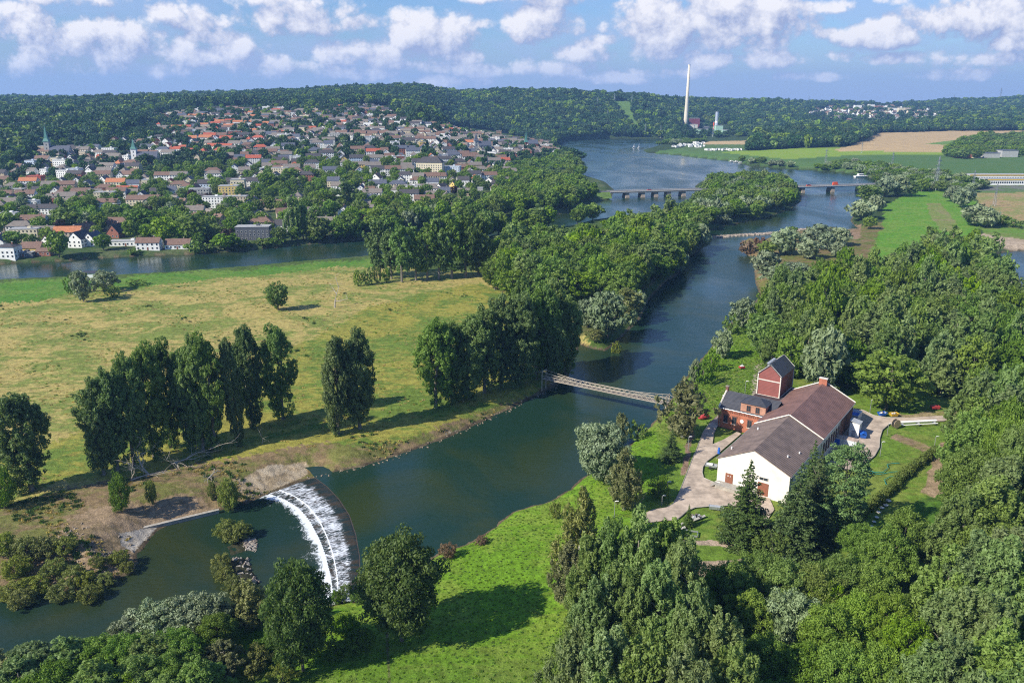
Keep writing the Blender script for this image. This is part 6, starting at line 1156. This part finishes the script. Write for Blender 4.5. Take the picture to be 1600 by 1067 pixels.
# boats
bt = None
for i, (px, py, rz, s_, sail, lb) in enumerate([(1345,277.5,.2,2.6,0,'large white motor yacht moored left of the bridge trees'),(991,231,.3,1.0,1,'left white sailing boat out on the lake'),(999,231.5,.5,1.1,1,'right white sailing boat out on the lake'),(1143,253,.1,1.2,0,'first moored boat from left along the lake jetty'),(1151,254,.2,1.4,0,'second moored boat along the lake jetty'),(1158,255,.1,1.2,0,'third moored boat along the lake jetty'),(1173,255.5,.1,1.2,1,'masted boat moored right of the jetty'),(1183,258,.1,1.4,0,'boat moored left of the shore slip'),(1194,258.5,.15,2.0,0,'long pale boat at the right of the moorings')]):
    q_ = at(px, py, 0); e = empty('sailing_boat' if sail else 'motor_boat', (q_[0], q_[1], .1), rz, lb, 'boat', 'boats on the lake', (s_, s_, s_)); k = MB()
    k.add([(-4, -1.2, .9), (2, -1.3, .9), (4.6, 0, 1.1), (2, 1.3, .9), (-4, 1.2, .9), (-3.8, -.8, -.2), (1.6, -.8, -.2), (3.6, 0, -.2), (1.6, .8, -.2), (-3.8, .8, -.2)], [(0, 1, 2, 3, 4), (9, 8, 7, 6, 5), (0, 5, 6, 1), (1, 6, 7, 2), (2, 7, 8, 3), (3, 8, 9, 4), (4, 9, 5, 0)], M_WHITE); k.build('hull', e); k = MB(); k.box((-.4, 0, 1.45), (3.6, 1.7, 1.1), M_WHITE, taper=.85); k.build('cabin', e); k = MB(); k.box((-.2, 0, 1.6), (3.0, 1.78, .35), M_GLASS); k.build('window', e)
    if sail: k = MB(); k.tube([(0, 0, .9), (0, 0, 10)], .09, M_METAL, 5); k.build('mast', e); k = MB(); k.add([(.1, -.05, 2), (.1, -.05, 9.6), (-3.4, -.2, 2.2), (.1, .05, 2), (.1, .05, 9.6), (-3.4, .2, 2.2)], [(0, 1, 2), (5, 4, 3), (0, 2, 5, 3), (2, 1, 4, 5), (1, 0, 3, 4)], M_WHITE); k.build('sail', e)
# ------------------------------------------------------------------ town and hillside woods, then put every tree down
TX = np.array([tr['x'] for tr in TREES]); TY = np.array([tr['y'] for tr in TREES])
for tr in TREES:
    tr['d'] = math.hypot(tr['x'], tr['y']); tr['app'] = tr['h'] / tr['d']
WORDZ = {
 'front poplars': ('poplar', 'tall poplar in the dense stand at the bottom of the view', 'poplars at the bottom of the view'),
 'right poplars': ('poplar', 'tall pale green poplar in the wood at the lower right edge', 'poplars at the lower right edge'),
 'front wood': ('tree', 'bushy tree in the thicket below the spruces', 'trees in the thicket below the spruces'),
 'bottom left wood': ('tree', 'leafy waterside tree in the thicket at the bottom left corner', 'waterside trees at the bottom left'),
 'right wood': ('tree', 'tree in the dense wood behind the waterworks', 'trees of the wood behind the waterworks'),
 'right wood edge': ('tree', 'tree in the wood along the right edge beside the lawn', 'trees along the right edge'),
 'middle wood': ('tree', 'tree in the dense wood between old channel and river', 'trees between old channel and river'),
 'channel bank wood': ('tree', 'tree in the wood lining the far bank of the old channel', 'trees lining the far bank of the channel'),
 'island wood': ('tree', 'tree on the island between the two road bridges', 'trees on the island'),
 'shore willows': ('willow', 'silvery willow on the river shore below the middle wood', 'willows below the middle wood'),
 'peninsula willows': ('willow', 'round silvery willow on the scrubby peninsula below the rock weir', 'bushes on the scrubby peninsula'),
 'lake shore trees': ('tree', 'small tree along the far lake shore by the campsite', 'trees along the far lake shore'),
 'shore trees behind the road bridge': ('tree', 'small tree on the shore belt behind the road bridge', 'trees behind the road bridge'),
 'farmstead trees': ('tree', 'dark tree round the distant farmstead at the right', 'trees round the farmstead'),
 'trees before the power station': ('tree', 'dark tree between the lake and the power station', 'trees before the power station'),
 'headland trees': ('tree', 'tree on the headland where the town meets the lake', 'trees on the headland'),
 'osiers on the debris bank': ('bush', 'olive bush on the debris bank at the left edge', 'bushes on the debris bank'),
 'osiers on the rocky islet': ('bush', 'olive bush on the rocky islet below the weir', 'bushes on the rocky islet'),
 'town shore': ('tree', 'tree between the riverside houses and the old channel', 'trees by the riverside houses'),
 'town': ('tree', 'garden tree between the houses of the town', 'garden trees of the town')}
KW = dict(broad='green', oak='dark green', lime='light green', copper='dark red', willow='silvery', osier='olive', thicket='brown', shrub='green', poplar='upright grey-green', mpoplar='tall', birch='feathery', spruce='pointed dark', pine='blue-green')
count = {}; rest = []
order = sorted(TREES, key=lambda q_: -q_['app']); quota = dict(tree=300)
for i, tr in enumerate(order):
    kd = tr['k']; nm = NAMES[kd]; fam = nm
    count[fam] = count.get(fam, 0) + 1
    if count[fam] > 290: rest.append(tr); continue
    lod = 0 if tr['d'] < (335 if kd == 'mpoplar' else 245) else 1 if tr['d'] < 520 else 2
    lm, bark, H, R, fn = KD[kd]; cm, tm = proto(kd, lod, i % (4 if kd in ('broad', 'poplar', 'mpoplar') else 2))
    z = tr['z'] if tr['z'] is not None else hz(tr['x'], tr['y']); sw = tr['w'] / (2 * R); sh = tr['h'] / H
    lab, cat, grp = tr['label'], {'poplar_tree': 'poplar', 'shrub': 'bush', 'osier_bush': 'bush', 'brown_thicket': 'bush', 'willow_tree': 'willow', 'spruce_tree': 'spruce', 'pine_tree': 'pine', 'birch_tree': 'birch'}.get(nm, 'tree'), None
    if lab is None:
        _, lw, grp = WORDZ[tr['zone']]
        lab = f"{KW[kd]} " + lw.replace('tall poplar', 'poplar').replace('olive ', '').replace('silvery willow', 'tree').replace('round ', '').replace('small ', '').replace('dark tree', 'tree').replace('tall pale green ', '')
        lab = lab.replace('green leafy', 'green'); grp = grp + ', ' + KW[kd]
    elif tr['zone']: grp = {'row': 'poplars in the row on the meadow', 'bridge clump': 'dark poplars by the footbridge head', 'channel clump': 'poplars between meadow and old channel', 'weir bushes': 'low bushes at the weir end', 'young': 'young trees at the meadow edge', 'dyke bushes': 'bushes on the green dyke', 'field edge trees': 'trees by the far bridge end', 'right field bushes': 'bushes right of the green field'}.get(tr['zone'])
    rz = RNG.random() * 6.28
    if lod < 2:
        e = empty(nm, (tr['x'], tr['y'], z), rz, lab, cat, grp, (sw, sw, sh)); inst('crown', cm, e); inst('trunk', tm, e)
    else:
        o = inst(nm, cm); o.location = (tr['x'], tr['y'], z); o.rotation_euler[2] = rz; o.scale = (sw, sw, sh); tagd(o, lab, cat, grp)
# geometry-node scatter for what nobody could count
def scatter(name, P, scl, rot, srcs, label=None):
    """P (n,3), one object: every point carries one of the source meshes"""
    col = None
    me = bpy.data.meshes.new(name); me.vertices.add(len(P)); me.vertices.foreach_set('co', np.asarray(P, np.float32).ravel())
    for nm_, ty, val in (('scl', 'FLOAT_VECTOR', scl), ('rot', 'FLOAT', rot), ('pick', 'INT', RNG.integers(0, len(srcs), len(P)))):
        a = me.attributes.new(nm_, ty, 'POINT'); a.data.foreach_set('vector' if ty == 'FLOAT_VECTOR' else 'value', np.asarray(val, np.int32 if ty == 'INT' else np.float32).ravel())
    o = inst(name, me); tagd(o, label, None, None, 'stuff')
    ng = bpy.data.node_groups.new(name + '_scatter', 'GeometryNodeTree'); ng.interface.new_socket('Geometry', in_out='INPUT', socket_type='NodeSocketGeometry'); ng.interface.new_socket('Geometry', in_out='OUTPUT', socket_type='NodeSocketGeometry')
    N = ng.nodes; L = ng.links; gi = N.new('NodeGroupInput'); go = N.new('NodeGroupOutput'); ip = N.new('GeometryNodeInstanceOnPoints'); g2 = N.new('GeometryNodeGeometryToInstance')
    def na(nm_, ty): q_ = N.new('GeometryNodeInputNamedAttribute'); q_.data_type = ty; q_.inputs['Name'].default_value = nm_; return next(s_ for s_ in q_.outputs if s_.enabled and s_.name == 'Attribute')
    for s_ in srcs[::-1]:
        so = bpy.data.objects.new(name + '_shape', s_); oi = N.new('GeometryNodeObjectInfo'); oi.inputs['Object'].default_value = so; oi.inputs['As Instance'].default_value = False
        L.new(oi.outputs['Geometry'], g2.inputs[0])
    mp = N.new('GeometryNodeMeshToPoints'); L.new(gi.outputs[0], mp.inputs[0]); L.new(mp.outputs[0], ip.inputs['Points']); L.new(g2.outputs[0], ip.inputs['Instance']); ip.inputs['Pick Instance'].default_value = True
    L.new(na('pick', 'INT'), ip.inputs['Instance Index']); L.new(na('scl', 'FLOAT_VECTOR'), ip.inputs['Scale'])
    cx_ = N.new('ShaderNodeCombineXYZ'); L.new(na('rot', 'FLOAT'), cx_.inputs[2]); L.new(cx_.outputs[0], ip.inputs['Rotation']); L.new(ip.outputs[0], go.inputs[0])
    md = o.modifiers.new('scatter', 'NODES'); md.node_group = ng; return o
FAR = [proto('broad', 3, v)[0] for v in range(3)]; FARL = proto('lime', 3, 0)[0]; FARC = proto('copper', 3, 0)[0]; FARW = proto('willow', 3, 0)[0]; FARS = proto('spruce', 3, 0)[0]; FARP = proto('poplar', 3, 0)[0]
FRG = np.random.default_rng(5)
def gridpts(x0, x1, y0, y1, sp, j=.35):
    X, Y = np.meshgrid(np.arange(x0, x1, sp), np.arange(y0, y1, sp * .87)); X[1::2] += sp / 2
    X = X.ravel() + FRG.normal(size=X.size) * sp * j; Y = Y.ravel() + FRG.normal(size=Y.size) * sp * j; return X, Y
def visA(x, y): A = 800 + x / y * F / cos(PIT); return A
TOWN = [(-300,440),(0,420),(400,395),(577,378),(760,350),(850,300),(905,262),(880,228),(800,212),(770,205),(700,196),(640,186),(612,166),(560,163),(480,172),(430,168),(330,170),(225,180),(232,196),(180,215),(130,216),(60,225),(40,262),(-300,290)]
NOFOREST = [[(a, b_) for a, b_ in P] for P, *_ in COV if P[0][1] < 300 and P[0] not in ((-400,150),(-400,215))]
def forest(sp, y0, y1, hs, ws, excl_town=True):
    X, Y = gridpts(-3400 * y1 / 4000 - 300, 3400 * y1 / 4000 + 500, y0, y1, sp); A = visA(X, Y); k = (A > -330) & (A < 1900); X, Y = X[k], Y[k]
    Z = hgt(X, Y); px, py, _ = proj(X, Y, Z); k = (shore_at(X, Y) > 4) & ((Y > 1500) | (px < 225))
    for P in NOFOREST: k &= ~inpoly(P, px, py)
    if excl_town: k &= ~inpoly(TOWN, px, py)
    k &= ~((px > 1012) & (py > 206) & ~inpoly([(1165,240),(1175,215),(1220,200),(1300,190),(1390,190),(1700,180),(1700,214),(1500,212),(1372,216),(1345,226),(1290,234),(1200,236)], px, py) & ~inpoly([(870,226),(1040,219),(1000,206),(1210,206),(1150,215),(1060,221),(870,228)], px, py))
    for cxv, cyv, rv in VILL: k &= ((px - cxv) / rv[0]) ** 2 + ((py - cyv) / rv[1]) ** 2 + (FRG.random(len(X)) < .05) > 1
    X, Y, Z = X[k], Y[k], Z[k]; n = len(X); s_ = 1 + .22 * FRG.normal(size=n); hh = hs / 16 * s_ * (1 + .25 * wob(X, Y, .011)); w_ = ws / 14 * (1 + .18 * FRG.normal(size=n))
    return np.stack([X, Y, Z - 1.0], 1), np.stack([w_, w_, hh], 1), FRG.random(n) * 6.28
VILL = [(1370, 181, (112, 17)), (1278, 194, (24, 4)), (1106, 209, (48, 18)), (1177, 207, (12, 4))]
P_, s_, r_ = forest(12.5, 1050, 2700, 18, 19); scatter('hill_forest', P_, s_, r_, FAR + FAR + [FARL])
P2, s2, r2 = forest(17.0, 2700, 4900, 19, 24); scatter('far_hill_forest', P2, s2, r2, FAR + [FARL])
print('forest', len(P_), len(P2))
# forest on the left foot of the hill and garden trees between the houses
X, Y = gridpts(-1300, 260, 590, 1900, 15.5, .3); Z = hgt(X, Y); px, py, _ = proj(X, Y, Z); k = inpoly(TOWN, px, py) & (shore_at(X, Y) > 3); X, Y, Z = X[k], Y[k], Z[k]
keep = np.ones(len(X), bool)
for hx, hy, hr in HOUSE_SPOTS: keep &= (X - hx) ** 2 + (Y - hy) ** 2 > hr ** 2
X, Y, Z = X[keep], Y[keep], Z[keep]; n = len(X); pr = FRG.random(n) + .25 * wob(X, Y, .016); k = pr < .82 - .1 * (visA(X, Y) > 560); X, Y, Z = X[k], Y[k], Z[k]; n = len(X)
s_ = .56 + .42 * FRG.random(n) ** 1.3; px, py, _ = proj(X, Y, Z); s_ *= np.where(py > 330, 1.15, .95)
kinds_ = FRG.choice(len(GK := ['broad', 'lime', 'copper', 'spruce', 'willow', 'poplar']), n, p=[.66, .15, .05, .06, .06, .02]); d_ = np.hypot(X, Y); o_ = np.argsort(d_)
ind = [i for i in o_ if GK[kinds_[i]] != 'broad'][:130]
left_ = np.ones(n, bool)
left_[ind] = False
nb = max(0, 290 - count.get('broadleaf_tree', 0)); 
for i in ind:
    kd = GK[kinds_[i]]; cm, tm = proto(kd, 2, int(i) % 2); H, R = KD[kd][2:4]; o = inst(NAMES[kd], cm); f_ = 16 * s_[i] / H; o.location = (X[i], Y[i], Z[i]); o.scale = (s_[i] * 7 / R, s_[i] * 7 / R, f_ * (1.2 if kd in ('spruce', 'poplar') else 1)); o.rotation_euler[2] = FRG.random() * 6
    if kd in ('spruce', 'poplar'): o.scale[0] *= .6; o.scale[1] *= .6
    tagd(o, f"{KW[kd]} garden tree standing between houses of the riverside town", {'spruce': 'spruce', 'poplar': 'poplar', 'willow': 'willow'}.get(kd, 'tree'), f'garden trees of the town, {KW[kd]}')
Xl, Yl, Zl, sl_, kl = X[left_], Y[left_], Z[left_], s_[left_], kinds_[left_]
MIDB = [proto('broad', 2, v)[0] for v in range(4)]
k = np.hypot(Xl, Yl) < 1150; nn = int(k.sum())
scatter('town_trees', np.stack([Xl[k], Yl[k], Zl[k]], 1), np.stack([sl_[k], sl_[k], sl_[k]], 1), FRG.random(nn) * 6, MIDB)
k = ~k; nn = int(k.sum()); scatter('upper_town_trees', np.stack([Xl[k], Yl[k], Zl[k]], 1), np.stack([sl_[k], sl_[k], sl_[k]], 1), FRG.random(nn) * 6, FAR + FAR + [FARL])
if rest:
    rs = np.array([(tr['x'], tr['y'], hz(tr['x'], tr['y'])) for tr in rest]); rw = np.array([(tr['w'] / 14, tr['w'] / 14, tr['h'] / 16) for tr in rest]); scatter('distant_trees', rs, rw, FRG.random(len(rest)) * 6, MIDB)
print('trees', count, 'rest', len(rest), 'town', n)
# ------------------------------------------------------------------ rough grass, rubble, air
def tuft(name, m, r, h, n, seed):
    g_ = np.random.default_rng(seed); V = []; 
    for i in range(n):
        a = g_.random() * 6.28; d = r * g_.random() ** .6; x, y = cos(a) * d, sin(a) * d; w = .10 + .08 * g_.random(); l = h * (.5 + .6 * g_.random()); b_ = g_.random() * 6.28; lx, ly = cos(b_) * l * .5, sin(b_) * l * .5
        V += [(x - w * sin(b_), y + w * cos(b_), 0), (x + w * sin(b_), y - w * cos(b_), 0), (x + lx * .6 + w * .6 * sin(b_), y + ly * .6, l * .8), (x + lx, y + ly, l)]
    return rawmesh(name, np.array(V), np.arange(len(V)).reshape(-1, 4), [m], False, [('lv', 'FACE', 'FLOAT', g_.random(n))])
L_GR = leafmat('rough_grass', (.13, .25, .02), (.20, .31, .04), .3); L_STRAW = leafmat('straw_grass', (.36, .29, .09), (.52, .40, .14), .25); L_WEED = leafmat('weed_leaves', (.05, .10, .02), (.09, .15, .03), .2)
def field(name, P, sp, srcs, s0, s1, n_thr=None):
    Pw = poly(P, 3.0); mn, mx = Pw.min(0), Pw.max(0); X, Y = gridpts(mn[0], mx[0], mn[1], mx[1], sp, .4); k = inpoly(Pw, X, Y) & (shore_at(X, Y) > .5)
    if n_thr is not None: k &= (wob(X, Y, .09, 1) + .5 * wob(X, Y, .31, 3)) > n_thr
    X, Y = X[k], Y[k]; ok = ~inpoly(ccw(DRIVE), X, Y) & ~inpoly(ccw(YARD), X, Y); X, Y = X[ok], Y[ok]; n = len(X); s_ = s0 + (s1 - s0) * FRG.random(n); scatter(name, np.stack([X, Y, hgt(X, Y) - .02], 1), np.stack([s_, s_, s_ * (.7 + .5 * FRG.random(n))], 1), FRG.random(n) * 6.28, srcs); print(name, n)
gA_ = [tuft('grass_tuft', L_GR, .55, .5, 26, s) for s in (1, 2, 3)]; gB_ = [tuft('straw_tuft', L_STRAW, .6, .42, 24, s) for s in (4, 5)]; gC_ = [tuft('weed_clump', L_WEED, .8, .8, 40, s) for s in (6, 7)]
field('bank_grass', [(330,1100),(380,985),(470,950),(557,930),(690,860),(790,805),(900,750),(1030,655),(1058,690),(1050,745),(1010,790),(960,830),(890,890),(900,1100)], 1.35, gA_, .3, .62)
field('dyke_grass', [(1035,655),(1090,572),(1190,470),(1200,560),(1175,620),(1120,640),(1090,650),(1070,690)], 1.1, gA_, .5, 1.0)
field('meadow_grass', [(-60,470),(250,445),(577,412),(760,430),(910,470),(900,560),(830,622),(640,700),(500,742),(300,770),(-60,860)], 3.2, gB_ + gA_[:1], .5, 1.1, .1); field('meadow_weeds', [(-60,470),(250,450),(577,430),(760,440),(880,470),(880,560),(640,690),(400,720),(-60,780)], 2.0, gC_, .5, 1.1, .95)
field('debris_bank_weeds', [(-60,800),(120,762),(400,712),(830,622),(895,592),(860,612),(640,702),(480,742),(340,795),(185,830),(214,870),(110,910),(-60,920)], 1.4, gB_ + gC_[:1], .4, 1.1, .1)
def pebble(seed, m):
    k = MB(); g_ = np.random.default_rng(seed); k.box((0, 0, .15), (.9, .6, .45), m, g_.random() * 3, .2, .65); k.box((.6, .3, .1), (.5, .4, .3), m, g_.random() * 3, .2, .7); return k.data('rubble')
peb = [pebble(1, M_STONE), pebble(2, M_CONC), pebble(3, mat('drift_sticks', (.30, .24, .17), .9, .3, 1))]
field('river_rubble', [(30,880),(60,850),(150,800),(300,765),(420,728),(480,722),(482,742),(385,783),(340,794),(185,830),(240,826),(216,866),(205,890),(120,914)], 1.7, [peb[0], peb[2]], .3, .85, .0)
field('islet_rubble', [(345,845),(398,840),(404,905),(397,938),(372,932),(355,880)], .8, peb[:2], .6, 1.6); 
pts = []; g_ = np.random.default_rng(77)
for P_ in ([(365,872),(386,874),(402,905),(397,936),(378,930)], [(380,838),(398,842),(402,862),(385,858)]):
    Pw = poly(P_, LOWZ); mn, mx = Pw.min(0), Pw.max(0); X = mn[0] + (mx[0] - mn[0]) * g_.random(200); Y = mn[1] + (mx[1] - mn[1]) * g_.random(200); k_ = inpoly(Pw, X, Y); pts.append(np.stack([X[k_], Y[k_], np.maximum(hgt(X[k_], Y[k_]), LOWZ) - .05], 1))
pts = np.concatenate(pts); s_ = .4 + .8 * g_.random(len(pts)); scatter('islet_stones', pts, np.stack([s_, s_, s_], 1), g_.random(len(pts)) * 6, peb[:2])
# bank stones along the pool side and the river edge
edge = resamp(poly([(488,746),(570,730),(640,707),(700,685),(760,657),(800,639),(830,624),(860,608),(885,596)]), 80); jit = FRG.normal(size=edge.shape) * .7; s_ = .25 + .5 * FRG.random(len(edge)); ez = np.maximum(hgt(edge[:, 0] + jit[:, 0], edge[:, 1] + jit[:, 1]), 0); scatter('bank_stones', np.stack([edge[:, 0] + jit[:, 0], edge[:, 1] + jit[:, 1], ez], 1), np.stack([s_, s_, s_], 1), FRG.random(len(edge)) * 6, [peb[2]])
HAZE = 8.5e-5
hm, t = newmat('haze_air'); pv_ = t.new('ShaderNodeVolumePrincipled'); t.put(pv_.inputs['Color'], (.30, .56, 1.0)); pv_.inputs['Density'].default_value = HAZE; pv_.inputs['Anisotropy'].default_value = .1; o_ = t.new('ShaderNodeOutputMaterial'); t.l.new(pv_.outputs[0], o_.inputs['Volume'])
k = MB(); k.box((0, 3850, 165), (24400, 9300, 350), hm); o = k.build('haze'); o['kind'] = 'stuff'
S.cycles.volume_step_rate = 10
